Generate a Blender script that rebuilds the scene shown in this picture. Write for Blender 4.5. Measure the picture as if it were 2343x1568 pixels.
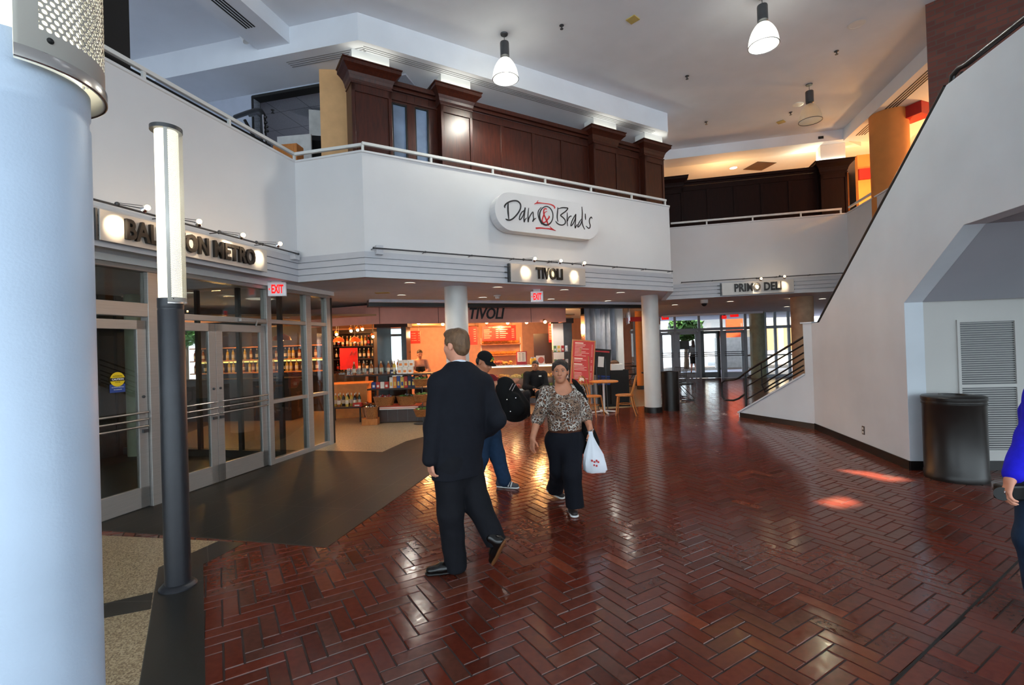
import bpy, math, random
import numpy as np
from mathutils import Matrix, Vector
for o in list(bpy.data.objects): bpy.data.objects.remove(o)
SC = bpy.context.scene
COL = SC.collection
PI = math.pi
RND = random.Random(7)

# ------------------------------------------------------------------ camera
W, H = 2343, 1568
FPX, PITCH, ROLL, TH, HC = 1110.0, -0.0070, -0.0317, 0.236, 1.65
def _cam_rows():
    cp, sp = math.cos(PITCH), math.sin(PITCH)
    fwd = np.array([0, cp, -sp]); up = np.array([0, sp, cp]); rt = np.array([1.0, 0, 0])
    c, s = math.cos(ROLL), math.sin(ROLL)
    return c*rt + s*up, -s*rt + c*up, fwd
_R, _U, _F = _cam_rows()
cd = bpy.data.cameras.new('camera'); cam = bpy.data.objects.new('camera', cd); COL.objects.link(cam)
cam.matrix_world = Matrix(((_R[0], _U[0], -_F[0], 0), (_R[1], _U[1], -_F[1], 0), (_R[2], _U[2], -_F[2], HC), (0, 0, 0, 1)))
cd.sensor_fit = 'HORIZONTAL'; cd.sensor_width = 36.0; cd.lens = 36.0*FPX/W
cd.clip_start = 0.05; cd.clip_end = 400
SC.camera = cam

# ------------------------------------------------------------------ view, sky, sun
vs = SC.view_settings
SC.display_settings.display_device = 'sRGB'
vs.view_transform = 'Standard'; vs.look = 'None'; vs.gamma = 1.0; vs.exposure = 0.0; vs.use_curve_mapping = False
wd = bpy.data.worlds.new('sky'); SC.world = wd; wd.use_nodes = True
nt = wd.node_tree; nt.nodes.clear()
bg = nt.nodes.new('ShaderNodeBackground'); wo = nt.nodes.new('ShaderNodeOutputWorld')
bg.inputs[0].default_value = (0.80, 0.89, 1.0, 1); bg.inputs[1].default_value = 4.9
nt.links.new(bg.outputs[0], wo.inputs[0])
SUN_EL, SUN_AZ = math.radians(66), math.radians(10)      # the sun stands behind the camera, high
sun_dir = Vector((math.sin(SUN_AZ)*math.cos(SUN_EL), math.cos(SUN_AZ)*math.cos(SUN_EL), -math.sin(SUN_EL)))
sd = bpy.data.lights.new('sun', 'SUN'); sd.energy = 28; sd.angle = math.radians(1.2); sd.color = (1, 0.93, 0.82)
so = bpy.data.objects.new('sun', sd); COL.objects.link(so)
so.rotation_euler = sun_dir.to_track_quat('-Z', 'Y').to_euler()
SC.cycles.max_bounces = 8; SC.cycles.diffuse_bounces = 4; SC.cycles.glossy_bounces = 4
SC.cycles.transparent_max_bounces = 16; SC.cycles.sample_clamp_indirect = 6; SC.cycles.use_denoising = True
SC.cycles.caustics_reflective = False; SC.cycles.caustics_refractive = False

# ------------------------------------------------------------------ sight lines: a photo pixel meets a real plane of the place
def ray(u, v):
    a, b = (u-W/2)/FPX, (v-H/2)/FPX
    return _R*a - _U*b + _F
CAMP = np.array([0, 0, HC])
def atz(u, v, z=0.0):
    d = ray(u, v); return CAMP + d*((z-HC)/d[2])
def aty(u, v, y):
    d = ray(u, v); return CAMP + d*(y/d[1])
def DV(a): return np.array([math.sin(a), math.cos(a)])
A2, A1, A3 = TH, TH+PI/4, TH+PI/2
class Frame:
    """vertical plane through p, running along direction angle a; local x along it, local y away from the room, z up"""
    def __init__(s, p, a):
        s.p = np.array([p[0], p[1]]); s.a = a; s.d = DV(a); s.n = np.array([-s.d[1], s.d[0]])
        s.rot = PI/2 - a
    def w(s, x, y=0.0, z=0.0):
        q = s.p + s.d*x + s.n*y; return (q[0], q[1], z)
    def hit(s, u, v, y=0.0):
        r = ray(u, v); o = s.p + s.n*y
        t = (s.n @ o)/(s.n @ r[:2]); P = CAMP + r*t
        return float((P[:2]-s.p) @ s.d), float(P[2])
    def loc(s, P):
        q = np.array([P[0], P[1]])-s.p; return float(q @ s.d), float(q @ s.n)

# ------------------------------------------------------------------ mesh helpers
def s2l(c):
    return tuple((x/12.92 if x <= 0.04045 else ((x+0.055)/1.055)**2.4) for x in c)
def rgb(r, g, b): return s2l((r/255, g/255, b/255))
class MB:
    def __init__(s): s.v = []; s.f = []; s.m = []; s.sm = []
    def add(s, vs, fs, m=0, sm=False, M=None):
        o = len(s.v)
        if M is not None: vs = [tuple(M @ Vector(p)) for p in vs]
        s.v += [tuple(p) for p in vs]
        for f in fs: s.f.append(tuple(i+o for i in f)); s.m.append(m); s.sm.append(sm)
        return s
    def box(s, x0, x1, y0, y1, z0, z1, m=0, M=None):
        vs = [(x, y, z) for z in (z0, z1) for x, y in ((x0, y0), (x1, y0), (x1, y1), (x0, y1))]
        return s.add(vs, [(3, 2, 1, 0), (4, 5, 6, 7), (0, 1, 5, 4), (1, 2, 6, 5), (2, 3, 7, 6), (3, 0, 4, 7)], m, False, M)
    def cbox(s, c, d, m=0, M=None):
        return s.box(c[0]-d[0]/2, c[0]+d[0]/2, c[1]-d[1]/2, c[1]+d[1]/2, c[2]-d[2]/2, c[2]+d[2]/2, m, M)
    def prism(s, poly, z0, z1, m=0, M=None):
        n = len(poly); ar = sum(poly[i][0]*poly[(i+1) % n][1]-poly[(i+1) % n][0]*poly[i][1] for i in range(n))
        if ar < 0: poly = poly[::-1]
        vs = [(p[0], p[1], z0) for p in poly]+[(p[0], p[1], z1) for p in poly]
        fs = [tuple(range(n-1, -1, -1)), tuple(range(n, 2*n))]+[(i, (i+1) % n, n+(i+1) % n, n+i) for i in range(n)]
        return s.add(vs, fs, m, False, M)
    def lathe(s, prof, n=24, m=0, M=None, sm=True, a0=0.0, a1=2*PI, sx=1.0, sy=1.0):
        full = abs(a1-a0-2*PI) < 1e-6; k = n if full else n+1
        vs = []
        for r, z in prof:
            for i in range(k):
                a = a0+(a1-a0)*i/n; vs.append((r*math.cos(a)*sx, r*math.sin(a)*sy, z))
        fs = []
        for j in range(len(prof)-1):
            for i in range(n):
                i2 = (i+1) % k
                fs.append((j*k+i, j*k+i2, (j+1)*k+i2, (j+1)*k+i))
        if full:
            if prof[0][0] > 1e-6: fs.append(tuple(range(k-1, -1, -1)))
            if prof[-1][0] > 1e-6: fs.append(tuple((len(prof)-1)*k+i for i in range(k)))
        return s.add(vs, fs, m, sm, M)
    def cyl(s, c, r, z0, z1, n=20, m=0, M=None):
        T = Matrix.Translation((c[0], c[1], 0)); T = M @ T if M is not None else T
        return s.lathe([(r, z0), (r, z1)], n, m, T)
    def tube(s, pts, r, n=8, m=0, M=None, closed=False, flat=1.0):
        P = [Vector(p) for p in pts]; L = len(P)
        rr = r if isinstance(r, (list, tuple)) else [r]*L
        vs = []; up = None
        for i in range(L):
            if closed: t = (P[(i+1) % L]-P[i-1])
            else: t = P[min(i+1, L-1)]-P[max(i-1, 0)]
            t = t.normalized() if t.length > 1e-9 else Vector((0, 0, 1))
            if up is None:
                up = Vector((0, 0, 1)) if abs(t.z) < 0.9 else Vector((1, 0, 0))
            u = (up - t*up.dot(t)); u = u.normalized() if u.length > 1e-6 else t.orthogonal().normalized()
            up = u; w = t.cross(u)
            for k in range(n):
                a = 2*PI*k/n; vs.append(tuple(P[i]+(u*math.cos(a)*flat+w*math.sin(a))*rr[i]))
        fs = []
        for i in range(L if closed else L-1):
            j = (i+1) % L
            for k in range(n): k2 = (k+1) % n; fs.append((i*n+k, i*n+k2, j*n+k2, j*n+k))
        if not closed: fs += [tuple(range(n-1, -1, -1)), tuple((L-1)*n+k for k in range(n))]
        return s.add(vs, fs, m, True, M)
    def ball(s, c, r, n=14, m=0, M=None):
        if not isinstance(r, (tuple, list)): r = (r, r, r)
        h = max(6, n//2); vs = [(c[0], c[1], c[2]-r[2])]
        for j in range(1, h):
            t = -PI/2+PI*j/h
            for i in range(n):
                a = 2*PI*i/n; vs.append((c[0]+r[0]*math.cos(t)*math.cos(a), c[1]+r[1]*math.cos(t)*math.sin(a), c[2]+r[2]*math.sin(t)))
        vs.append((c[0], c[1], c[2]+r[2])); L = len(vs)-1
        fs = [(0, 1+(i+1) % n, 1+i) for i in range(n)]
        for j in range(h-2):
            for i in range(n):
                i2 = (i+1) % n; fs.append((1+j*n+i, 1+j*n+i2, 1+(j+1)*n+i2, 1+(j+1)*n+i))
        fs += [(L, 1+(h-2)*n+i, 1+(h-2)*n+(i+1) % n) for i in range(n)]
        return s.add(vs, fs, m, True, M)
    def make(s, name, mats, parent=None, loc=None, rot=0.0, bevel=0.0, seg=2):
        me = bpy.data.meshes.new(name); me.from_pydata(s.v, [], s.f); 
        if not isinstance(mats, (list, tuple)): mats = [mats]
        for x in mats: me.materials.append(x)
        me.polygons.foreach_set('material_index', s.m); me.polygons.foreach_set('use_smooth', s.sm)
        me.update()
        if any(s.sm): me.set_sharp_from_angle(angle=math.radians(42))
        o = bpy.data.objects.new(name, me); COL.objects.link(o)
        if parent is not None: o.parent = parent
        if loc is not None: o.location = loc
        if rot: o.rotation_euler = (0, 0, rot)
        if bevel > 0:
            b = o.modifiers.new('bevel', 'BEVEL'); b.width = bevel; b.segments = seg; b.limit_method = 'ANGLE'; b.angle_limit = math.radians(40)
        return o
def MT(x=0, y=0, z=0, rz=0.0, rx=0.0, ry=0.0):
    return Matrix.Translation((x, y, z)) @ Matrix.Rotation(rz, 4, 'Z') @ Matrix.Rotation(ry, 4, 'Y') @ Matrix.Rotation(rx, 4, 'X')
def tag(o, label=None, cat=None, group=None, kind=None):
    if label: o['label'] = label
    if cat: o['category'] = cat
    if group: o['group'] = group
    if kind: o['kind'] = kind
    return o
def thing(name, label, cat, loc=(0, 0, 0), rot=0.0, group=None):
    o = bpy.data.objects.new(name, None); COL.objects.link(o); o.empty_display_size = 0.05
    o.location = loc; o.rotation_euler = (0, 0, rot)
    return tag(o, label, cat, group)
def struct(o, label=None): return tag(o, label, None, None, 'structure')
def dup(root, loc, rot=None, label=None, group=None):
    r = root.copy(); COL.objects.link(r); r.location = loc
    if rot is not None: r.rotation_euler = (0, 0, rot)
    if label: r['label'] = label
    if group: r['group'] = group
    for ch in list(root.children):
        c = ch.copy(); COL.objects.link(c); c.parent = r
        for g in list(ch.children):
            d = g.copy(); COL.objects.link(d); d.parent = c
    return r
def text_mesh(s, size, depth=0.004, bold=0.0, sx=1.0, shear=0.0, align='CENTER', space=1.0):
    """letters as real solids: returns (verts, faces); x along the line, y up the letter, z out of the face"""
    cu = bpy.data.curves.new('lettering', 'FONT'); cu.body = s; cu.size = size; cu.extrude = depth/2; cu.offset = bold; cu.shear = shear
    cu.align_x = align; cu.align_y = 'CENTER'; cu.space_character = space; cu.resolution_u = 3
    ob = bpy.data.objects.new('lettering', cu); COL.objects.link(ob)
    bpy.context.view_layer.update()
    me = bpy.data.meshes.new_from_object(ob.evaluated_get(bpy.context.evaluated_depsgraph_get()))
    vs = [(v.co.x*sx, v.co.y, v.co.z) for v in me.vertices]; fs = [tuple(p.vertices) for p in me.polygons]
    bpy.data.objects.remove(ob); bpy.data.meshes.remove(me); bpy.data.curves.remove(cu)
    return vs, fs
def put_text(mb, s, size, x, z, y=0.0, m=0, **k):
    """write on a plane facing -y of the local frame, centre at x, z"""
    vs, fs = text_mesh(s, size, **k)
    mb.add([(x+a, y-c, z+b) for a, b, c in vs], fs, m)
def lamp(name, kind, loc, energy, color=(1, 1, 1), parent=None, target=None, size=0.1, angle=60, blend=0.5):
    l = bpy.data.lights.new(name, kind); l.energy = energy; l.color = color
    if kind == 'POINT': l.shadow_soft_size = size
    if kind == 'SPOT': l.shadow_soft_size = size; l.spot_size = math.radians(angle); l.spot_blend = blend
    if kind == 'AREA': l.shape = 'DISK'; l.size = size
    o = bpy.data.objects.new(name, l); COL.objects.link(o); o.location = loc
    if target is not None:
        o.rotation_euler = (Vector(target)-Vector(loc)).to_track_quat('-Z', 'Y').to_euler()
    if parent is not None: o.parent = parent
    return o
def sweep_off(path, off):
    """offset polyline to its right side (towards the room) with mitred corners"""
    P = [np.array(p[:2], float) for p in path]; out = []
    for i in range(len(P)):
        ns = []
        if i > 0: d = P[i]-P[i-1]; d /= np.linalg.norm(d); ns.append(np.array([d[1], -d[0]]))
        if i < len(P)-1: d = P[i+1]-P[i]; d /= np.linalg.norm(d); ns.append(np.array([d[1], -d[0]]))
        n = sum(ns)/len(ns); n = n/(n @ n)
        out.append(P[i]+n*off)
    return out
def sweep_seg(path, i, prof, name, m, closed=True, **k):
    """one segment i of a profile [(offset, z)] swept along a path"""
    cols = [sweep_off(path, o) for o, z in prof]; n = len(prof); mb = MB()
    vs = [(*cols[j][i], prof[j][1]) for j in range(n)]+[(*cols[j][i+1], prof[j][1]) for j in range(n)]
    fs = [(j, (j+1) % n, n+(j+1) % n, n+j) for j in range(n if closed else n-1)]
    if closed: fs += [tuple(range(n-1, -1, -1)), tuple(range(n, 2*n))]
    mb.add(vs, fs); return mb.make(name, m, **k)
# ------------------------------------------------------------------ materials
def newmat(name):
    m = bpy.data.materials.new(name); m.use_nodes = True; nt = m.node_tree; nt.nodes.clear()
    out = nt.nodes.new('ShaderNodeOutputMaterial'); return m, nt, out
def N(nt, t, **k):
    n = nt.nodes.new(t)
    for a, b in k.items():
        if hasattr(n, a): setattr(n, a, b)
    return n
def mat(name, col, rough=0.5, metal=0.0, var=0.06, vscale=6.0, bump=0.0, bscale=60.0, spec=0.5, emit=None, estr=0.0, coat=0.0, stretch=None, col2=None, trans=0.0, sheen=0.0, detail=4):
    m, nt, out = newmat(name); L = nt.links.new
    b = N(nt, 'ShaderNodeBsdfPrincipled'); L(b.outputs[0], out.inputs[0])
    b.inputs['Roughness'].default_value = rough; b.inputs['Metallic'].default_value = metal
    b.inputs['Specular IOR Level'].default_value = spec; b.inputs['Coat Weight'].default_value = coat
    b.inputs['Transmission Weight'].default_value = trans; b.inputs['Sheen Weight'].default_value = sheen
    if emit: b.inputs['Emission Color'].default_value = (*emit, 1); b.inputs['Emission Strength'].default_value = estr
    tc = N(nt, 'ShaderNodeTexCoord'); src = tc.outputs['Object']
    if stretch:
        mp = N(nt, 'ShaderNodeMapping'); mp.inputs['Scale'].default_value = stretch; L(src, mp.inputs[0]); src = mp.outputs[0]
    nz = N(nt, 'ShaderNodeTexNoise'); nz.inputs['Scale'].default_value = vscale; nz.inputs['Detail'].default_value = detail; L(src, nz.inputs['Vector'])
    mx = N(nt, 'ShaderNodeMix', data_type='RGBA')
    c2 = col2 if col2 else tuple(min(1, c*(1+var*2)) for c in col); c1 = col if col2 else tuple(c*(1-var*2) for c in col)
    mx.inputs[6].default_value = (*c1, 1); mx.inputs[7].default_value = (*c2, 1)
    mr = N(nt, 'ShaderNodeMapRange'); mr.inputs[1].default_value = 0.32; mr.inputs[2].default_value = 0.68
    L(nz.outputs[0], mr.inputs[0]); L(mr.outputs[0], mx.inputs[0]); L(mx.outputs[2], b.inputs['Base Color'])
    if bump > 0:
        n2 = N(nt, 'ShaderNodeTexNoise'); n2.inputs['Scale'].default_value = bscale; n2.inputs['Detail'].default_value = 3; L(src, n2.inputs['Vector'])
        bp = N(nt, 'ShaderNodeBump'); bp.inputs['Strength'].default_value = bump; bp.inputs['Distance'].default_value = 0.004
        L(n2.outputs[0], bp.inputs['Height']); L(bp.outputs[0], b.inputs['Normal'])
    return m
def glassmat(name, tint=(0.9, 0.93, 0.92), gloss=0.06, rough=0.0):
    """thin pane: clear with a fresnel reflection"""
    m, nt, out = newmat(name); L = nt.links.new
    tr = N(nt, 'ShaderNodeBsdfTransparent'); tr.inputs[0].default_value = (*tint, 1)
    gl = N(nt, 'ShaderNodeBsdfGlossy'); gl.inputs['Roughness'].default_value = rough; gl.inputs[0].default_value = (1, 1, 1, 1)
    fr = N(nt, 'ShaderNodeFresnel'); ge = N(nt, 'ShaderNodeNewGeometry'); io = N(nt, 'ShaderNodeMapRange'); io.inputs[3].default_value = 1.5; io.inputs[4].default_value = 1/1.5; L(ge.outputs['Backfacing'], io.inputs[0]); L(io.outputs[0], fr.inputs[0])     # a pane reflects alike from both faces
    mx = N(nt, 'ShaderNodeMixShader'); L(fr.outputs[0], mx.inputs[0]); L(tr.outputs[0], mx.inputs[1]); L(gl.outputs[0], mx.inputs[2]); L(mx.outputs[0], out.inputs[0])
    return m
def emitmat(name, col, s):
    m, nt, out = newmat(name); e = N(nt, 'ShaderNodeEmission'); e.inputs[0].default_value = (*col, 1); e.inputs[1].default_value = s
    nt.links.new(e.outputs[0], out.inputs[0]); return m
def perfmat(name, col, pitch, rad):
    """perforated sheet: staggered round holes in a metal shell (holes let light through)"""
    m, nt, out = newmat(name); L = nt.links.new
    b = N(nt, 'ShaderNodeBsdfPrincipled'); b.inputs['Base Color'].default_value = (*col, 1); b.inputs['Metallic'].default_value = 0.15; b.inputs['Roughness'].default_value = 0.42
    tr = N(nt, 'ShaderNodeBsdfTransparent'); mx = N(nt, 'ShaderNodeMixShader')
    tc = N(nt, 'ShaderNodeTexCoord'); sp = N(nt, 'ShaderNodeSeparateXYZ'); L(tc.outputs['Object'], sp.inputs[0])
    def math_(op, a, c=None, d=None):
        n = N(nt, 'ShaderNodeMath', operation=op)
        for i, x in enumerate((a, c, d)):
            if x is None: continue
            if isinstance(x, (int, float)): n.inputs[i].default_value = x
            else: L(x, n.inputs[i])
        return n.outputs[0]
    an = math_('ARCTAN2', sp.outputs[1], sp.outputs[0]); x = math_('MULTIPLY', an, 0.098/pitch); z = math_('DIVIDE', sp.outputs[2], pitch*1.73)
    def dist(ox, oz):
        fx = math_('SUBTRACT', math_('FRACT', math_('ADD', x, ox)), 0.5); fz = math_('MULTIPLY', math_('SUBTRACT', math_('FRACT', math_('ADD', z, oz)), 0.5), 1.73)
        return math_('SQRT', math_('ADD', math_('MULTIPLY', fx, fx), math_('MULTIPLY', fz, fz)))
    dm = math_('MINIMUM', dist(0, 0), dist(0.5, 0.5)); h = math_('LESS_THAN', dm, rad)
    # plain band at the shell's foot (local z below 1.985) stays unpierced
    k = math_('MULTIPLY', h, math_('GREATER_THAN', sp.outputs[2], 2.07))
    k = math_('MULTIPLY', k, math_('MULTIPLY', math_('GREATER_THAN', an, 0.24), math_('LESS_THAN', an, 2.75)))
    L(k, mx.inputs[0]); L(b.outputs[0], mx.inputs[1]); L(tr.outputs[0], mx.inputs[2]); L(mx.outputs[0], out.inputs[0])
    return m
def brickmat():
    m, nt, out = newmat('floor_brick'); L = nt.links.new
    b = N(nt, 'ShaderNodeBsdfPrincipled'); L(b.outputs[0], out.inputs[0])
    at = N(nt, 'ShaderNodeAttribute', attribute_name='tone'); 
    cr = N(nt, 'ShaderNodeValToRGB'); e = cr.color_ramp.elements
    e[0].position = 0; e[0].color = (*rgb(96, 40, 27), 1); e[1].position = 1; e[1].color = (*rgb(148, 70, 46), 1)
    x = e.new(0.5); x.color = (*rgb(122, 50, 34), 1); x = e.new(0.8); x.color = (*rgb(104, 60, 48), 1)
    L(at.outputs['Fac'], cr.inputs[0])
    tc = N(nt, 'ShaderNodeTexCoord'); nz = N(nt, 'ShaderNodeTexNoise'); nz.inputs['Scale'].default_value = 26; nz.inputs['Detail'].default_value = 6; L(tc.outputs['Object'], nz.inputs['Vector'])
    mx = N(nt, 'ShaderNodeMix', data_type='RGBA', blend_type='MULTIPLY'); mx.inputs[0].default_value = 0.55
    L(cr.outputs[0], mx.inputs[6]); L(nz.outputs[0], mx.inputs[7]); 
    g = N(nt, 'ShaderNodeMix', data_type='RGBA', blend_type='MULTIPLY'); g.inputs[0].default_value = 1; g.inputs[7].default_value = (1.02, 1.08, 1.12, 1)
    L(mx.outputs[2], g.inputs[6]); L(g.outputs[2], b.inputs['Base Color'])
    mr = N(nt, 'ShaderNodeMapRange'); mr.inputs[1].default_value = 0.35; mr.inputs[2].default_value = 0.7; mr.inputs[3].default_value = 0.10; mr.inputs[4].default_value = 0.24
    L(nz.outputs[0], mr.inputs[0]); L(mr.outputs[0], b.inputs['Roughness']); b.inputs['Specular IOR Level'].default_value = 0.42
    n2 = N(nt, 'ShaderNodeTexNoise'); n2.inputs['Scale'].default_value = 9; n2.inputs['Detail'].default_value = 2; L(tc.outputs['Object'], n2.inputs['Vector'])
    bp = N(nt, 'ShaderNodeBump'); bp.inputs['Strength'].default_value = 0.16; bp.inputs['Distance'].default_value = 0.006; L(n2.outputs[0], bp.inputs['Height']); L(bp.outputs[0], b.inputs['Normal'])
    return m
def brickwallmat(name, c1, c2, mort, scale=1.0):
    m, nt, out = newmat(name); L = nt.links.new
    b = N(nt, 'ShaderNodeBsdfPrincipled'); L(b.outputs[0], out.inputs[0]); b.inputs['Roughness'].default_value = 0.85
    tc = N(nt, 'ShaderNodeTexCoord'); sp = N(nt, 'ShaderNodeSeparateXYZ'); L(tc.outputs['Object'], sp.inputs[0])
    cb = N(nt, 'ShaderNodeCombineXYZ'); L(sp.outputs[0], cb.inputs[0]); L(sp.outputs[2], cb.inputs[1])
    bt = N(nt, 'ShaderNodeTexBrick'); bt.inputs['Scale'].default_value = scale; bt.inputs['Brick Width'].default_value = 0.21; bt.inputs['Row Height'].default_value = 0.075; bt.inputs['Mortar Size'].default_value = 0.008
    bt.inputs['Color1'].default_value = (*c1, 1); bt.inputs['Color2'].default_value = (*c2, 1); bt.inputs['Mortar'].default_value = (*mort, 1)
    L(cb.outputs[0], bt.inputs['Vector']); L(bt.outputs[0], b.inputs['Base Color'])
    bp = N(nt, 'ShaderNodeBump'); bp.invert = True; bp.inputs['Strength'].default_value = 0.5; bp.inputs['Distance'].default_value = 0.006; L(bt.outputs[1], bp.inputs['Height']); L(bp.outputs[0], b.inputs['Normal'])
    return m
def tilemat(name, col, line, sx, sy, rough=0.3, gap=0.004, spec=0.5, var=0.1, rot=0.0, off=0.0, bump=0.0):
    m, nt, out = newmat(name); L = nt.links.new
    b = N(nt, 'ShaderNodeBsdfPrincipled'); L(b.outputs[0], out.inputs[0]); b.inputs['Roughness'].default_value = rough; b.inputs['Specular IOR Level'].default_value = spec
    tc = N(nt, 'ShaderNodeTexCoord'); mp = N(nt, 'ShaderNodeMapping'); mp.inputs['Rotation'].default_value = (0, 0, rot); L(tc.outputs['Object'], mp.inputs[0])
    bt = N(nt, 'ShaderNodeTexBrick'); bt.offset = off; bt.inputs['Scale'].default_value = 1; bt.inputs['Brick Width'].default_value = sx; bt.inputs['Row Height'].default_value = sy; bt.inputs['Mortar Size'].default_value = gap
    bt.inputs['Color1'].default_value = (*(c*(1-var) for c in col), 1); bt.inputs['Color2'].default_value = (*(c*(1+var) for c in col), 1); bt.inputs['Mortar'].default_value = (*line, 1)
    L(mp.outputs[0], bt.inputs['Vector'])
    nz = N(nt, 'ShaderNodeTexNoise'); nz.inputs['Scale'].default_value = 90; nz.inputs['Detail'].default_value = 2; L(tc.outputs['Object'], nz.inputs['Vector'])
    mx = N(nt, 'ShaderNodeMix', data_type='RGBA', blend_type='MULTIPLY'); mx.inputs[0].default_value = 0.5; L(bt.outputs[0], mx.inputs[6]); L(nz.outputs[0], mx.inputs[7]); L(mx.outputs[2], b.inputs['Base Color'])
    return m
def speckmat(name, cols, scale=120, rough=0.3):
    m, nt, out = newmat(name); L = nt.links.new
    b = N(nt, 'ShaderNodeBsdfPrincipled'); L(b.outputs[0], out.inputs[0]); b.inputs['Roughness'].default_value = rough
    tc = N(nt, 'ShaderNodeTexCoord'); vo = N(nt, 'ShaderNodeTexVoronoi'); vo.inputs['Scale'].default_value = scale; L(tc.outputs['Object'], vo.inputs['Vector'])
    sp = N(nt, 'ShaderNodeSeparateColor'); L(vo.outputs['Color'], sp.inputs[0])
    cr = N(nt, 'ShaderNodeValToRGB'); cr.color_ramp.interpolation = 'CONSTANT'; e = cr.color_ramp.elements
    e[0].position = 0; e[0].color = (*cols[0], 1); e[1].position = 0.999; e[1].color = (*cols[-1], 1)
    for i, c in enumerate(cols[1:-1]): x = e.new((i+1)/(len(cols)-1)); x.color = (*c, 1)
    L(sp.outputs[0], cr.inputs[0]); L(cr.outputs[0], b.inputs['Base Color']); return m
def leopardmat(name):
    m, nt, out = newmat(name); L = nt.links.new
    b = N(nt, 'ShaderNodeBsdfPrincipled'); L(b.outputs[0], out.inputs[0]); b.inputs['Roughness'].default_value = 0.8
    tc = N(nt, 'ShaderNodeTexCoord'); nz = N(nt, 'ShaderNodeTexNoise'); nz.inputs['Scale'].default_value = 14; nz.inputs['Detail'].default_value = 3; L(tc.outputs['Object'], nz.inputs['Vector'])
    ad = N(nt, 'ShaderNodeMix', data_type='RGBA', blend_type='LINEAR_LIGHT'); ad.inputs[0].default_value = 0.06; L(tc.outputs['Object'], ad.inputs[6]); L(nz.outputs['Color'], ad.inputs[7])
    vo = N(nt, 'ShaderNodeTexVoronoi'); vo.feature = 'DISTANCE_TO_EDGE'; vo.inputs['Scale'].default_value = 27; L(ad.outputs[2], vo.inputs['Vector'])
    cr = N(nt, 'ShaderNodeValToRGB'); cr.color_ramp.interpolation = 'LINEAR'; e = cr.color_ramp.elements
    for p, c in ((0.0, (222, 214, 204)), (0.05, (210, 198, 186)), (0.10, (40, 26, 20)), (0.19, (30, 18, 14)), (0.28, (128, 78, 50)), (0.6, (92, 52, 36))):
        x = e.new(p); x.color = (*rgb(*c), 1)
    e.remove(e[-1]); e.remove(e[0]) if e[0].position == 0.0 and len(e) > 6 else None
    L(vo.outputs[0], cr.inputs[0])
    n2 = N(nt, 'ShaderNodeTexNoise'); n2.inputs['Scale'].default_value = 7; L(tc.outputs['Object'], n2.inputs['Vector'])
    mr = N(nt, 'ShaderNodeMapRange'); mr.inputs[1].default_value = 0.47; mr.inputs[2].default_value = 0.6; L(n2.outputs[0], mr.inputs[0])
    n3 = N(nt, 'ShaderNodeTexVoronoi'); n3.feature = 'DISTANCE_TO_EDGE'; n3.inputs['Scale'].default_value = 38; L(ad.outputs[2], n3.inputs['Vector'])
    c3 = N(nt, 'ShaderNodeValToRGB'); e = c3.color_ramp.elements; e[0].position = 0.05; e[0].color = (*rgb(150, 120, 98), 1); e[1].position = 0.2; e[1].color = (*rgb(48, 30, 24), 1)
    L(n3.outputs[0], c3.inputs[0])
    mx = N(nt, 'ShaderNodeMix', data_type='RGBA'); L(mr.outputs[0], mx.inputs[0]); L(cr.outputs[0], mx.inputs[6]); L(c3.outputs[0], mx.inputs[7]); L(mx.outputs[2], b.inputs['Base Color'])
    return m
M_wall = mat('white_paint', rgb(222, 222, 224), 0.75, var=0.012, vscale=1.5, bump=0.05, bscale=220)
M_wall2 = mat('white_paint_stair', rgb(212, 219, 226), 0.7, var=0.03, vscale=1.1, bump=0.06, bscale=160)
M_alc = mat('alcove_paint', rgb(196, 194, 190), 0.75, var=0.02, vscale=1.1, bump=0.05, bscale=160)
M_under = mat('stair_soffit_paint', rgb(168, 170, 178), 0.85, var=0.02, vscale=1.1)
M_ceil = mat('ceiling_paint', rgb(226, 229, 236), 0.9, var=0.015, vscale=2)
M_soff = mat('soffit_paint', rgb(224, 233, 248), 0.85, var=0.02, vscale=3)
M_trim = mat('fascia_paint', rgb(196, 197, 203), 0.45, var=0.012)
M_white = mat('white_enamel', rgb(232, 232, 230), 0.35, var=0.01)
M_rail = mat('rail_enamel', rgb(225, 225, 222), 0.4, var=0.01)
M_colw = mat('column_paint', rgb(214, 212, 208), 0.38, var=0.012)
M_black = mat('black_base', rgb(20, 19, 19), 0.35)
M_dark = mat('dark_void', rgb(14, 13, 13), 0.7)
M_alu = mat('brushed_aluminium', rgb(176, 172, 168), 0.36, 0.55, var=0.03, vscale=4, stretch=(1, 1, 30))
M_steel = mat('stainless_bar', rgb(205, 200, 195), 0.22, 0.9)
M_chrome = mat('chrome', rgb(225, 225, 228), 0.1, 1.0, var=0.0)
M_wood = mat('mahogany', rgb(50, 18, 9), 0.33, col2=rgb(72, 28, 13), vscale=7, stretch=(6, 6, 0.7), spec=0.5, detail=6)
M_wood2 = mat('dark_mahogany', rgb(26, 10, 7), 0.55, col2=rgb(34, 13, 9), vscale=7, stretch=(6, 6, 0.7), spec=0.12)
M_oak = mat('bentwood', rgb(178, 104, 42), 0.4, col2=rgb(200, 128, 60), vscale=9, stretch=(5, 5, 1))
M_card = mat('cardboard', rgb(214, 168, 118), 0.85, var=0.03)
M_brickw = brickwallmat('brick_wall', rgb(112, 62, 50), rgb(92, 50, 42), rgb(86, 66, 60))
M_brick = brickmat()
M_grout = mat('floor_grout', rgb(64, 50, 46), 0.8, var=0.1)
M_granite = tilemat('dark_granite', rgb(46, 44, 40), rgb(74, 68, 60), 0.9, 0.34, 0.5, 0.004, spec=0.25, rot=-(PI/2-TH), var=0.08)
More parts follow.
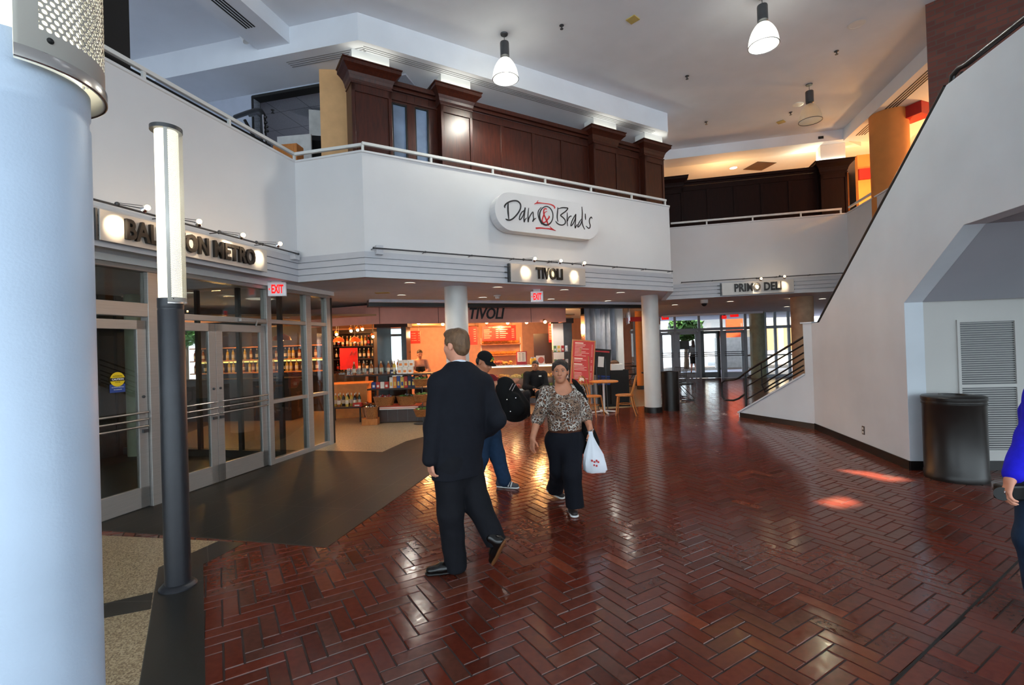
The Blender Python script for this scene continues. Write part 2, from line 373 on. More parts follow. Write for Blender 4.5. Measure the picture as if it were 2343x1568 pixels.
M_granite2 = tilemat('dark_granite_border', rgb(46, 45, 42), rgb(90, 88, 84), 3.0, 0.33, 0.35, 0.004, var=0.06)
M_terr = speckmat('tan_terrazzo', [rgb(150, 128, 98), rgb(176, 156, 122), rgb(126, 104, 78), rgb(190, 172, 140), rgb(140, 120, 90)], 130, 0.3)
M_glass = glassmat('clear_glass')
M_glassd = glassmat('tinted_glass', (0.70, 0.72, 0.70))
M_charcoal = mat('charcoal_paint', rgb(50, 51, 56), 0.32, 0.3, bump=0.25, bscale=300)
M_polebl = mat('near_pole_blue_grey', rgb(186, 202, 222), 0.42, 0.1, var=0.05, vscale=3, bump=0.1, bscale=250)  # near pole coloured paler than the charcoal one
M_fit = mat('grey_fitting', rgb(72, 73, 76), 0.4, 0.3)
M_bin = mat('bin_brown', rgb(34, 29, 26), 0.35, 0.1, bump=0.1, bscale=200)
M_railb = mat('black_handrail', rgb(18, 18, 19), 0.35)
M_letter = mat('dark_letter', rgb(38, 33, 30), 0.4, 0.3)
M_red = mat('red_board', rgb(196, 32, 18), 0.4, var=0.02)
M_redtxt = mat('board_lettering', rgb(245, 225, 205), 0.6, var=0)
M_exitr = emitmat('exit_red', (1.0, 0.015, 0.015), 1.6)
M_ink = mat('black_ink', rgb(12, 12, 20), 0.4, var=0)
M_logored = mat('logo_red', rgb(200, 22, 30), 0.4, var=0)
M_paper = mat('white_paper', rgb(236, 234, 228), 0.8, var=0.01)
M_pink = mat('salmon_band', rgb(232, 164, 148), 0.6, var=0.02)
M_shopw = mat('shop_wall', rgb(216, 164, 138), 0.8, var=0.03)
M_shopc = mat('shop_ceiling', rgb(196, 150, 110), 0.85, var=0.02)
M_rattan = mat('wicker', rgb(170, 112, 56), 0.6, col2=rgb(120, 72, 32), vscale=60, bump=0.6, bscale=120)
M_orange = mat('orange_lit_paint', rgb(214, 140, 72), 0.75, var=0.02)  # warm lamplight put into the colour of columns and walls
M_glow = emitmat('lamp_glow', (1.0, 0.93, 0.70), 3.2)
M_glowb = emitmat('pendant_glow', (0.98, 1.0, 0.90), 14.0)
M_warm = emitmat('warm_bulb', (1.0, 0.62, 0.26), 18.0)
M_down = emitmat('downlight_glow', (1.0, 0.86, 0.60), 9.0)
# ------------------------------------------------------------------ plan of the place
def az(u, v):
    r = ray(u, v); return math.atan2(r[0], r[1])
def cylfit(uL, uR, v, ub, vb):
    """upright cylinder seen between two pixel columns whose front foot touches the floor at (ub, vb)"""
    a, b = az(uL, v), az(uR, v); h = (b-a)/2; c = (a+b)/2
    P = atz(ub, vb, 0); df = math.hypot(P[0], P[1]); D = df/(1-math.sin(h)); r = D*math.sin(h)
    return D*math.sin(c), D*math.cos(c), r
def V2(*p): return np.array(p, float)
D2, D1, D3 = DV(A2), DV(A1), DV(A3)
pA = V2(-3.151, 7.224); pB = V2(-2.064, 6.916); pC = pB + D1*6.48
FR = Frame(pB, A1)            # long balcony front
FC = Frame(pA, A3)            # short chamfer
FL = Frame(pA, A2)            # balcony over the metro doors (x runs away from the camera, 0 at the corner)
FP = Frame((4.027, 12.312), A3)
t = np.linalg.solve(np.array([D2, -D3]).T, FP.p-pC); pD = pC + D2*t[0]
pE = FP.p + D3*4.02; pF = pE - D2*4.6
PATH = [pA-D2*8.6, pA, pB, pC, pD, pE, pF]
SEGN = ['left', 'chamfer', 'front', 'return', 'deli', 'right']
g = []
for k in range(3):
    z = 2.70+0.0925*(k+1); g += [(0, z-0.007), (-0.03, z-0.007), (-0.03, z+0.007), (0, z+0.007)]
prof_fas = [(-0.11, 2.70), (0, 2.70)]+g+[(0, 3.07), (-0.11, 3.07)]
prof_wal = [(-0.03, 3.05), (-0.03, 4.497), (-0.012, 4.503), (-0.012, 4.53), (-0.2, 4.53), (-0.2, 3.05)]
prof_wal = [(o, z) for o, z in prof_wal]
for i, n in enumerate(SEGN):
    struct(sweep_seg(PATH, i, prof_wal, 'wall_'+n, M_wall), f'white balcony wall of the upper floor')
    struct(sweep_seg(PATH, i, prof_fas, f'trim_{i+1}', M_trim))
inner = [tuple(p) for p in sweep_off(PATH, -0.08)]
slab = MB().prism(inner+[(17, 6), (17, 26), (-13, 26), (-13, -1.5)], 2.72, 3.40)
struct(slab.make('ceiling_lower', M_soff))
# upper soffits: front (over the dark wood shop), left beam, deli beam, right beam
ceil_poly = [(-13, -8), (17, -8), (17, 26), (-13, 26)]
# main ceiling has two added, unseen slots shaped to throw the sun patches on the floor: build it from strips around them
def sun_back(P, z): k = (z-P[2])/sun_dir.z; return (P[0]+sun_dir.x*k, P[1]+sun_dir.y*k)
sl1 = [sun_back(atz(u, v), 6.5) for u, v in ((1905, 1074), (1990, 1080), (2098, 1101), (2040, 1106))]
sl2 = [sun_back(atz(u, v), 6.5) for u, v in ((1868, 1150), (1930, 1136), (1975, 1157), (1918, 1168))]
me = bpy.data.meshes.new('ceiling')
import bmesh
from mathutils.geometry import tessellate_polygon
def holed(outer, holes, z0, z1, name, m):
    loops = [[Vector((*p, 0)) for p in outer]]+[[Vector((*p, 0)) for p in h] for h in holes]
    tri = tessellate_polygon(loops); pts = [p for l in loops for p in l]; n = len(pts); mb = MB()
    vs = [(p.x, p.y, z0) for p in pts]+[(p.x, p.y, z1) for p in pts]
    fs = [tuple(t) for t in tri]+[tuple(i+n for i in t[::-1]) for t in tri]
    o = 0
    for l in loops:
        k = len(l); fs += [(o+i, o+(i+1) % k, n+o+(i+1) % k, n+o+i) for i in range(k)]; o += k
    mb.add(vs, fs); return mb.make(name, m)
struct(holed(ceil_poly, [sl1, sl2], 6.5, 6.62, 'ceiling', M_ceil), 'high grey white ceiling over the hall')
eL = pA - D2*8.6
# lower soffit over the wood shopfront, with the cross beam towards the left
sof = [tuple(pB-D3*9), tuple(pB), tuple(pC), tuple(pD), tuple(pD+D2*9), tuple(pB-D3*9+D2*9)]
struct(MB().prism(sof, 6.10, 6.505).make('ceiling_soffit', M_ceil))
lb = [tuple(pA-D2*8.6), tuple(pA-D2*0.0), tuple(pA-D3*0.56), tuple(pA-D2*8.6-D3*0.56)]
struct(MB().prism(lb, 6.25, 6.504).make('trim_7', M_ceil))
db = [tuple(pD), tuple(pE), tuple(pE+D2*0.62+D3*0.62), tuple(pD+D2*0.62)]
struct(MB().prism(db, 6.26, 6.503).make('trim_8', M_ceil))
rb = [tuple(pE), tuple(pF-D2*3), tuple(pF-D2*3+D3*1.5), tuple(pE+D3*1.5+D2*0.6)]
struct(MB().prism(rb, 6.22, 6.502).make('trim_9', M_ceil))
# linear slots in the soffits
M_slot = mat('slot_grey', rgb(128, 130, 134), .6)
def slots(F, x0, x1, ys, z, name, w=0.022, M_dark=M_dark):
    mb = MB()
    for y in ys: mb.box(x0, x1, y, y+w, z-0.004, z+0.03)
    return tag(mb.make(name, M_dark, loc=(F.p[0], F.p[1], 0), rot=F.rot), None, None, None, 'structure')
slots(FL, -7, -0.5, (0.2, 0.245, 0.29, 0.335), 6.25, 'trim_10')
slots(FR, 0.1, 6.2, (0.10, 0.145, 0.19, 0.235), 6.10, 'trim_11', 0.014, M_slot)
slots(FC, -0.2, 1.1, (0.12, 0.165, 0.21, 0.255), 6.10, 'trim_12', 0.014, M_slot)
slots(Frame(pE, A2), -7.4, -0.25, (-0.34, -0.285, -0.23, -0.175), 6.22, 'trim_13', 0.024)
FS_ = Frame(pC, A2); slots(FS_, 0.3, 2.0, (0.10, 0.16, 0.22, 0.28), 6.10, 'trim_19', 0.03)

# ------------------------------------------------------------------ envelope walls
def wall(p, q, z0, z1, m, name, th=0.15, label=None):
    F = Frame(p, math.atan2(q[0]-p[0], q[1]-p[1])); L = math.hypot(q[0]-p[0], q[1]-p[1])
    return struct(MB().box(0, L, 0, th, z0, z1).make(name, m, loc=(p[0], p[1], 0), rot=F.rot), label)
M_grey = mat('grey_paint', rgb(150, 152, 160), 0.9, var=0.02)
wall((-13, -1.5), (-13, 26), 2.72, 6.5, M_wall, 'wall_west')
wall((-13, -1.5), (-13, 8.5), 0, 2.72, M_wall, 'wall_west_lower')
struct(MB().box(-60, -13.9, 2, 60, -0.06, -0.01).make('ground_west', mat('west_pavement', rgb(150, 152, 160), .9)))
ww = thing('window_west_added', None, None, (-13, -8, 0), PI/2); struct(ww, 'added west glazing that lets daylight onto the stair wall')  # added unseen glazing, brings daylight onto the stair wall
mb = MB()
for k in (0, 2.2, 4.4, 6.5): mb.box(k-0.05, k+0.05, -0.1, 0.1, 0, 6.5)
for z in (0.05, 2.6, 4.5, 6.45): mb.box(0, 6.5, -0.06, 0.06, z-0.05, z+0.05)
mb.make('frame', M_alu, ww); MB().box(0, 6.5, -0.005, 0.005, 0.1, 6.4).make('pane', M_glass, ww)
wall((17, 26), (17, 2), 0, 6.5, M_wall, 'wall_east')
we = thing('window_side', None, None, (17, 2, 0), -PI/2); struct(we, 'tall glazed side entrance of the hall')
mb = MB()
for k in range(0, 11, 2): mb.box(k-0.05, k+0.05, -0.1, 0.1, 0, 6.5)
for z in (0.05, 2.6, 4.5, 6.45): mb.box(0, 10, -0.06, 0.06, z-0.05, z+0.05)
mb.make('frame', M_alu, we); MB().box(0, 10, -0.005, 0.005, 0.1, 6.4).make('pane', M_glass, we)
wall((-13, 26), (17, 26), 3.4, 6.5, M_wall, 'wall_north_upper')
# dark end wall beside the upper left walkway
xk = FL.hit(297, 90, .35)[0]; struct(MB().box(xk-4, xk, .35, .6, 3.4, 6.25).make('wall_dark_end', M_dark, loc=FL.w(0), rot=FL.rot), 'black end wall on the upper walkway beside the near pole')
# behind the camera: a glazed front with slim mullions, open to the sky
wf = thing('window_front', None, None, (-13, -8, 0)); struct(wf, 'tall glazed front behind the hall')
mb = MB()
for k in range(0, 31, 2): mb.box(k-0.05, k+0.05, -0.1, 0.1, 0, 6.5)
for z in (0.05, 2.6, 4.5, 6.45): mb.box(0, 30, -0.06, 0.06, z-0.05, z+0.05)
mb.make('frame', M_alu, wf); MB().box(0, 30, -0.005, 0.005, 0.1, 6.4).make('pane', M_glass, wf)

# ------------------------------------------------------------------ floor: herringbone brick, granite and terrazzo
def in_poly(x, y, P):
    c = False; n = len(P)
    for i in range(n):
        (x1, y1), (x2, y2) = P[i], P[(i+1) % n]
        if (y1 > y) != (y2 > y) and x < (x2-x1)*(y-y1)/(y2-y1)+x1: c = not c
    return c
struct(MB().box(-14, 18, -9, 30, -0.3, -0.004).make('floor', M_grout), 'mortar bed under the red brick paving')
def herringbone():
    Wd, Ln, gap, bev = 0.0965, 0.2895, 0.007, 0.003
    rr = random.Random(3); vs = []; fs = []; tone = []
    ca, sa = math.sin(A1), math.cos(A1)       # brick long axis along the balcony front
    def place(x, y, lx, ly):
        cx, cy = x+lx/2, y+ly/2
        X, Y = ca*cx - sa*cy, sa*cx + ca*cy
        if Y < -1.2 or Y > 21.2 or abs(X) > max(2.2, 1.12*(Y+1.8))+0.4: return
        if X < -4.2 or X > 13.5: return
        d = math.hypot(X, Y); t1, t2 = rr.gauss(0, 0.0042), rr.gauss(0, 0.0042); dz = rr.uniform(-0.0006, 0.0006)
        hx, hy = lx/2-gap/2, ly/2-gap/2; o = len(vs); tn = min(1, max(0, rr.gauss(0.45, 0.22)))
        for k, (ox, oz) in enumerate(((bev, 0.0), (0, -0.006))):
            for a, b in ((-1, -1), (1, -1), (1, 1), (-1, 1)):
                qx, qy = a*(hx-ox), b*(hy-ox); zz = oz+dz+t1*qx+t2*qy
                px, py = cx+qx, cy+qy; vs.append((ca*px-sa*py, sa*px+ca*py, zz))
        fs.append((o, o+1, o+2, o+3))
        for k in range(4): fs.append((o+4+k, o+4+(k+1) % 4, o+(k+1) % 4, o+k))
        tone.extend([tn]*5)
    J = 260
    for j in range(-J, J):
        for i in range(-45, 46):
            x0, y0 = j*Wd + i*2*Ln, j*Wd
            place(x0, y0, Ln, Wd); place(x0+Ln, y0+Wd-Ln, Wd, Ln)
    me = bpy.data.meshes.new('floor_brick_paving'); me.from_pydata(vs, [], fs); me.materials.append(M_brick)
    a = me.attributes.new('tone', 'FLOAT', 'FACE'); a.data.foreach_set('value', tone); me.update()
    o = bpy.data.objects.new('floor_brick_paving', me); COL.objects.link(o); return o
struct(herringbone(), 'glossy red brick floor laid in herringbone')
def fpoly(pts, z, name, m, label=None, rot=0.0):
    """flat stone inlay, 8 mm thick, flush over the brick bed"""
    c = (pts[0][0], pts[0][1]); cr, sr = math.cos(-rot), math.sin(-rot)
    loc = [((p[0]-c[0])*cr-(p[1]-c[1])*sr, (p[0]-c[0])*sr+(p[1]-c[1])*cr) for p in pts]
    return struct(MB().prism(loc, -0.01, z).make(name, m, loc=(c[0], c[1], 0), rot=rot), label)
def fl(u, v): P = atz(u, v); return (P[0], P[1])
DLP = V2(-3.637, 7.233); FD = Frame(DLP, A2)              # plane of the metro doors
q0 = fl(748, 1253); q1 = fl(985, 1085)
bx = FD.loc(q0)[1]                                          # room side distance (negative)
s_lo = FD.loc(q0)[0]; s_hi = FD.loc(fl(875, 1035))[0]
blk = [FD.w(s_lo, bx)[:2], fl(985, 1085), fl(970, 1000), fl(930, 1010), fl(875, 1035), FD.w(s_hi, 3.4)[:2], FD.w(s_lo, 3.4)[:2]]
fpoly(blk, 0.004, 'floor_granite_walkway', M_granite, 'black granite paving in front of the metro doors', 0.0)
tan2 = [FD.w(s_hi, 3.4)[:2], fl(875, 1035), fl(930, 1010), fl(970, 1000), fl(1230, 945), fl(1340, 940), fl(1470, 930), (4.6, 13.0), (4.6, 20), (-9, 20)]
fpoly(tan2, 0.0035, 'floor_terrazzo', M_terr, 'tan terrazzo floor leading into the shop')
b0, b1, b2, b3 = fl(318, 1568), fl(362, 1300), fl(470, 1568), fl(465, 1292)
dn = V2(*b0)-V2(*b1)
bord = [tuple(V2(*b0)+dn*3), b1, fl(500, 1239), fl(560, 1243), b3, tuple(V2(*b2)+(V2(*b2)-V2(*b3))*3)]
fpoly(bord, 0.003, 'floor_granite_border', M_granite2, 'dark granite border beside the red brick', math.atan2(-dn[1], -dn[0]))
ter = [fl(238, 1226), fl(500, 1239), b1, tuple(V2(*b0)+dn*3), (-6.5, -1), (-6.5, 4.9)]
fpoly(ter, 0.002, 'floor_terrazzo_inlay', M_terr, 'tan terrazzo patch between dark granite borders')
fpoly([fl(250, 1380), fl(350, 1357), fl(345, 1395), fl(250, 1413), (-3.9, 2.3), (-4.0, 2.5)], 0.0045, 'floor_granite_tie', M_granite2)
# straight movement joint across the bricks
jA, jB = fl(2040, 1568), fl(2335, 1280); Fj = Frame(jA, math.atan2(jB[0]-jA[0], jB[1]-jA[1]))
struct(MB().box(-2, 5, -0.006, 0.006, -0.01, 0.0025).make('floor_joint', M_dark, loc=(jA[0], jA[1], 0), rot=Fj.rot))

# ------------------------------------------------------------------ metro door wall: aluminium storefront
def fh(u, v): return FD.hit(u, v)
def sx(u, vb): return fh(u, vb)[0]
X_door1R = FD.loc(fl(362, 1160))[0]; X_jamb1 = FD.loc(fl(378, 1150))[0]
X_dd0 = X_jamb1+0.05; X_ddm = FD.loc(fl(507, 1105))[0]; X_dd1 = FD.loc(fl(615, 1066))[0]; X_j2 = FD.loc(fl(623, 1063))[0]
X_m1a, X_m1b = FD.loc(fl(697, 1035))[0], FD.loc(fl(708, 1031))[0]; X_m2a, X_m2b = FD.loc(fl(747, 1019))[0], FD.loc(fl(757, 1016))[0]
X_d0 = 2*X_dd0-X_ddm-1.25
ZD, ZT, ZH = 2.06, 2.16, 2.60
fw = MB()
fw.box(-9, X_m2b, -0.06, 0.06, ZH, 2.65)
struct(MB().box(-9, X_m2b+0.06, -0.10, 0.08, 2.65, 2.722).make('trim_14', M_white, loc=FD.w(0), rot=FD.rot))
for a, b in ((X_door1R+0.005, X_jamb1+0.03), (X_dd1+0.005, X_j2+0.02), (X_m1a, X_m1b), (X_m2a, X_m2b), (X_door1R-1.02, X_door1R-0.95), (-6.4, -6.3), (-8.2, -8.1)):
    fw.box(a, b, -0.055, 0.055, 0, ZH)
fw.box(-9, X_jamb1, -0.05, 0.05, ZD+0.04, ZT+0.09); fw.box(X_jamb1, X_j2, -0.05, 0.05, ZD+0.03, ZT); fw.box(X_j2, X_m2b, -0.05, 0.05, ZT-0.06, ZT)
fw.box(X_j2, X_m2b, -0.05, 0.05, 0.90, 0.955); fw.box(X_j2, X_m2b, -0.05, 0.05, 0, 0.075)
wd1 = thing('window_1', None, None, FD.w(0), FD.rot); struct(wd1, 'aluminium framed glass wall beside the metro doors')
fw.make('frame', M_alu, wd1, bevel=0.004)
gp = MB()
for a, b, z0, z1 in ((X_j2+0.02, X_m1a, .075, .9), (X_m1b, X_m2a, .075, .9), (X_j2+0.02, X_m1a, .955, ZT-.06), (X_m1b, X_m2a, .955, ZT-.06), (X_j2+0.02, X_m1a, ZT, ZH), (X_m1b, X_m2a, ZT, ZH), (X_jamb1+0.03, X_dd1, ZT, ZH), (-9, X_door1R, ZT+.09, ZH)):
    gp.box(a, b, -0.006, 0.006, z0, z1)
gp.make('pane', M_glassd, wd1)
MB().box(X_m2b+0.002, X_m2b+0.10, -0.02, 0.07, 0, 2.62).make('edge_post', M_black, wd1)
def glass_door(n, x0, x1, hinge_right=True, label=None, lockside=1, M=None):
    d = thing(n, None, None, FD.w(0), FD.rot); struct(d, label)
    f = MB(); st = 0.105
    f.box(x0, x0+st, -0.022, 0.022, 0.012, ZD); f.box(x1-st, x1, -0.022, 0.022, 0.012, ZD)
    f.box(x0, x1, -0.022, 0.022, 0.012, 0.235); f.box(x0, x1, -0.022, 0.022, ZD-0.10, ZD)
    f.make('frame', M_alu, d, bevel=0.003)
    MB().box(x0+st, x1-st, -0.005, 0.005, 0.235, ZD-0.10).make('pane', M_glassd, d)
    for z in (0.90, 0.975, 1.05):
        b = MB().tube([(x0+0.035, -0.024, z), (x0+0.035, -0.065, z), (x1-0.035, -0.065, z), (x1-0.035, -0.024, z)], 0.012, 8)
        b.make('push_bar', M_steel, d)
    xl = x1-0.05 if lockside > 0 else x0+0.05
    k = MB(); k.lathe([(0.016, 0), (0.016, 0.012), (0.010, 0.016)], 14, M=MT(xl, -0.022, 1.22, rx=PI/2)); k.cbox((xl, -0.035, 0.845), (0.05, 0.03, 0.035)); k.make('lock', M_fit, d)
    return d
glass_door('door_1', X_door1R-0.94, X_door1R, label='aluminium framed glass door with a blue and yellow caution sticker')
glass_door('door_2', X_dd0+0.02, X_ddm-0.003, label='aluminium glass door behind the tall light pole', lockside=1)
glass_door('door_3', X_ddm+0.003, X_dd1, label='aluminium glass door next to the two narrow glass panels', lockside=-1)
c = MB(); c.box(X_ddm+0.35, X_dd1-0.06, -0.10, -0.055, ZD+0.04, ZT-0.01); c.tube([(X_dd1-0.25, -0.11, ZD+0.06), (X_ddm+0.55, -0.16, ZD-0.02)], 0.012, 6)
tag(c.make('door_closer', M_alu, loc=FD.w(0), rot=FD.rot, bevel=0.004), 'metal door closer on the bar above the glass doors', 'door closer')
# ------------------------------------------------------------------ round columns
def column(n, x, y, r, z0, z1, m, label, base=True):
    t = thing(n, None, None, (x, y, 0)); struct(t, label)
    MB().lathe([(r, z0+(0.13 if base else 0)), (r, z1)], 40).make('shaft', m, t)
    if base: MB().lathe([(r+0.012, z0), (r+0.012, z0+0.13)], 40).make('base', M_black, t)
    return t
xR, yR, rR = cylfit(1475, 1514, 925, 1494, 946)
column('column', xR, yR, rR, 0, 2.73, M_colw, 'white round column with black base beside the dark bin')
cR = Vector((xR, yR))
P = aty(1044, 652, 9.0); # the other column carries the soffit nearer the suited man
def coltop(uL, uR, v, ub, vb, z):
    a, b = az(uL, v), az(uR, v); h = (b-a)/2; c = (a+b)/2; P = atz(ub, vb, z); df = math.hypot(P[0], P[1]); D = df/(1-math.sin(h))
    return D*math.sin(c), D*math.cos(c), D*math.sin(h)
x1, y1, r1 = coltop(1017, 1070, 690, 1043, 654, 2.72)
column('column', x1, y1, r1, 0, 2.73, M_colw, 'white round column rising behind the man in the dark suit')
x2, y2, r2 = coltop(1989, 2083, 330, 2036, 247, 6.22)
column('column', x2, y2, r2, 2.7, 6.3, M_orange, 'thick round column glowing orange on the upper floor', False)

# ------------------------------------------------------------------ light poles with perforated shells
def light_pole(x, y, shell0, label, m_pole, zt=2.03):
    """shell0: world angle where the perforated half shell starts (it runs 178 degrees counter-clockwise)"""
    t = thing('light_pole', label, 'light pole', (x, y, 0), shell0)
    R = 0.081; Rs = 0.098; A0, A1_ = 0.0, math.radians(178)
    MB().lathe([(R, 0.012), (R, zt-0.05), (R-0.002, zt-0.045), (R-0.002, zt-0.035), (R, zt-0.03), (R, zt), (R-0.01, zt+0.01)], 64).make('pole', m_pole, t)
    b = MB().lathe([(0.118, 0.0), (0.118, 0.012), (0.10, 0.03), (R+0.004, 0.036)], 40)
    for k in range(4):
        a = k*PI/2+0.6; b.lathe([(0.009, 0.012), (0.009, 0.024)], 8, M=MT(0.104*math.cos(a), 0.104*math.sin(a), 0))
    b.make('base_plate', m_pole, t)
    MB().lathe([(0.070, zt-0.02), (0.072, zt+0.01), (0.072, 3.27), (0.06, 3.285)], 32).make('lamp_tube', M_glow, t)
    tg = MB().lathe([(R, zt-0.02), (R, zt+0.038)], 24, a0=A1_, a1=2*PI).make('tongue', m_pole, t)
    so_ = MB().lathe([(Rs, zt-0.004), (Rs, 3.28)], 60, a0=A0, a1=A1_).make('shell', M_perf, t); md = so_.modifiers.new('thick', 'SOLIDIFY'); md.thickness = 0.0025
    MB().lathe([(Rs+0.001, zt-0.005), (Rs+0.0025, zt-0.004), (Rs+0.0025, zt+0.010), (Rs+0.001, zt+0.012)], 48, a0=A0, a1=A1_).make('collar', M_steel, t)
    MB().ball((Rs*math.cos(0.35), Rs*math.sin(0.35), zt+0.03), 0.004, 8).make('screw', M_dark, t)
    MB().lathe([(0.0, 3.30), (Rs+0.002, 3.30), (Rs+0.002, 3.272), (Rs-0.003, 3.272)], 40).make('cap', M_fit, t)
    return t
M_perf = perfmat('perforated_metal', rgb(224, 222, 214), 0.0085, 0.385)
xp, yp, rp = cylfit(381, 432, 1300, 406, 1352)
ps = math.atan2(-yp, -xp)
light_pole(xp, yp, ps-math.radians(10), 'tall charcoal pole with lit perforated tube in front of the glass doors', M_charcoal)
dN = 0.94; aN = az(212, 400); hN = math.asin(0.081/dN); cN = aN-hN; xN, yN = dN*math.sin(cN), dN*math.cos(cN)
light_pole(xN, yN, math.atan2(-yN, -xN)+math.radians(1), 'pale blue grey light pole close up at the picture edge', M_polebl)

# ------------------------------------------------------------------ pendant lamps
def pendant(x, y, lit, label):
    t = thing('pendant_lamp', label, 'pendant lamp', (x, y, 6.5), 0, 'bell pendants of the hall ceiling')
    MB().lathe([(0.0, -0.02), (0.055, -0.02), (0.06, 0.0)], 20).make('canopy', M_fit, t)
    MB().tube([(0, 0, -0.02), (0, 0, -0.16)], 0.005, 6).make('cord', M_fit, t)
    MB().lathe([(0.0, -0.13), (0.066, -0.135), (0.07, -0.15), (0.07, -0.355), (0.045, -0.37), (0.04, -0.40), (0, -0.40)], 24).make('housing', M_fit, t)
    pr = []
    for k in range(13):
        a = k/12; pr.append((0.05+0.148*math.sin(a*PI/2)**0.85, -0.385-0.325*a**1.25))
    sh = MB().lathe(pr, 36).make('bell_shade', M_bell if lit else M_belloff, t)
    MB().tube([(0.2*math.cos(a), 0.2*math.sin(a), -0.71) for a in [i*2*PI/32 for i in range(32)]], 0.007, 6, closed=True).make('rim', M_fit, t)
    if lit:
        MB().ball((0, 0, -0.56), (0.06, 0.06, 0.09), 16).make('bulb', M_glowb, t)
        lamp('pendant_light', 'SPOT', (0, 0, -0.66), 260, (1.0, 0.97, 0.88), t, (0, 0, -3), 0.12, 150, 0.4); lamp('pendant_glow_light', 'POINT', (0, 0, -0.72), 14, (1.0, 0.97, 0.9), t, size=0.15)
    return t
def bellmat(name, e):
    m, nt, out = newmat(name); L = nt.links.new
    tr = N(nt, 'ShaderNodeBsdfTranslucent'); tr.inputs[0].default_value = (0.9, 0.92, 0.86, 1)
    tp = N(nt, 'ShaderNodeBsdfTransparent'); tp.inputs[0].default_value = (0.95, 0.95, 0.9, 1)
    gl = N(nt, 'ShaderNodeBsdfGlossy'); gl.inputs['Roughness'].default_value = 0.12
    a = N(nt, 'ShaderNodeMixShader'); a.inputs[0].default_value = 0.45; L(tr.outputs[0], a.inputs[1]); L(tp.outputs[0], a.inputs[2])
    b = N(nt, 'ShaderNodeMixShader'); b.inputs[0].default_value = 0.12; L(a.outputs[0], b.inputs[1]); L(gl.outputs[0], b.inputs[2])
    if e:
        em = N(nt, 'ShaderNodeEmission'); em.inputs[0].default_value = (1, 0.98, 0.86, 1); em.inputs[1].default_value = e
        c = N(nt, 'ShaderNodeAddShader'); L(b.outputs[0], c.inputs[0]); L(em.outputs[0], c.inputs[1]); L(c.outputs[0], out.inputs[0])
    else: L(b.outputs[0], out.inputs[0])
    return m
M_bell, M_belloff = bellmat('lit_ribbed_glass', 0.75), bellmat('ribbed_glass', 0.0)
pendant(0.03, 7.5, True, 'lit bell pendant hanging in front of the dark wood shopfront')
pendant(3.70, 6.85, True, 'lit bell pendant nearest the brick wall and stair')
pendant(5.87, 9.3, False, 'unlit bell pendant above the dark far balcony panelling')

# ------------------------------------------------------------------ balcony railings
def railing(F, x0, x1, posts, label, t0=0.05):
    t = thing('balcony_railing', label, 'railing', F.w(0, 0, 4.53), F.rot)
    MB().box(x0, x1, t0-0.024, t0+0.024, 0.085, 0.13).make('top_rail', M_rail, t, bevel=0.006)
    for x in posts: MB().box(x-0.016, x+0.016, t0-0.016, t0+0.016, -0.002, 0.086).make('post', M_rail, t)
    return t
def px_x(F, pts): return [F.hit(u, v, 0.05)[0] for u, v in pts]
fp = px_x(FR, [(986, 362), (1127, 388), (1247, 410), (1352, 430), (1445, 448)])
railing(FR, 0.018, 6.40, [0.03]+fp+[6.37], 'long white railing on the balcony above the script sign')
railing(FC, -0.074, 1.112, [-0.05], 'short white railing on the angled balcony corner')
rlL = railing(FL, -8.4, 0.03, px_x(FL, [(328, 165), (524, 276)])+[-6.2], 'white railing on the balcony above the metro doors')
MB().box(-8.4, -0.35, 0.13, 0.15, -0.02, 0.10).make('black_panel', M_dark, rlL)
railing(FP, 0.1, 3.95, px_x(FP, [(1617, 512), (1722, 502), (1832, 491)])+[3.93], 'white railing on the deli balcony')
FE = Frame(pE, A2); railing(FE, -1.25, -0.02, [-1.2], 'short white railing between the deli balcony and the orange column', 0.12) if False else None
FEr = Frame(pE, A2+PI); railing(FEr, 0.05, 1.2, [1.18], 'short white railing running to the orange column')

# ------------------------------------------------------------------ signs on the fascia
M_panel = mat('sign_panel', rgb(196, 190, 184), 0.4, 0.25, var=0.015)
def sign(F, x0, x1, z0, z1, txt, label, size, lx, lz, y=-0.045, sxx=1.0, name='hanging_sign', space=1.06):
    t = thing(name, label, 'sign', F.w(0, 0, 0), F.rot)
    MB().box(x0, x1, y-0.02, y, z0, z1).make('panel', M_panel, t, bevel=0.003)
    bk = MB()
    for zz in (2.7925, 2.885, 2.9775): bk.tube([(x0-0.10, y+0.012, zz), (x1+0.02, y+0.012, zz)], 0.008, 6)
    bk.box(x0-0.03, x0-0.012, y-0.012, -0.002, z0, z1); bk.make('bracket', M_fit, t)
    lt = MB(); put_text(lt, txt, size, lx, lz, y-0.038, depth=0.034, bold=0.0065*size/0.2, sx=sxx, space=space)
    lt.make('lettering', M_letter, t); return t
a0 = FL.hit(229, 500, -0.07)[0]; a1 = FL.hit(612, 600, -0.07)[0]
zt, zb = FL.hit(612, 568, -0.07)[1], FL.hit(612, 622, -0.07)[1]
l0 = FL.hit(290, 530, -0.1)[0]; l1 = FL.hit(585, 590, -0.1)[0]
def fit_text(txt, w, size, bold, space=1.06):
    vs, fs = text_mesh(txt, size, bold=bold, space=space); ww = max(v[0] for v in vs)-min(v[0] for v in vs); return w/ww
HL = 0.185
sign(FL, a0, a1, 2.745, 3.035, 'BALLSTON METRO', 'long sign lettered BALLSTON METRO over the glass doors', HL/0.70, (l0+l1)/2, 2.885, sxx=fit_text('BALLSTON METRO', l1-l0, HL/0.70, 0.0086))
c0, c1 = FR.hit(1169, 620, -0.07)[0], FR.hit(1340, 630, -0.07)[0]
t0_, t1_ = FR.hit(1229, 630, -0.1)[0], FR.hit(1289, 630, -0.1)[0]
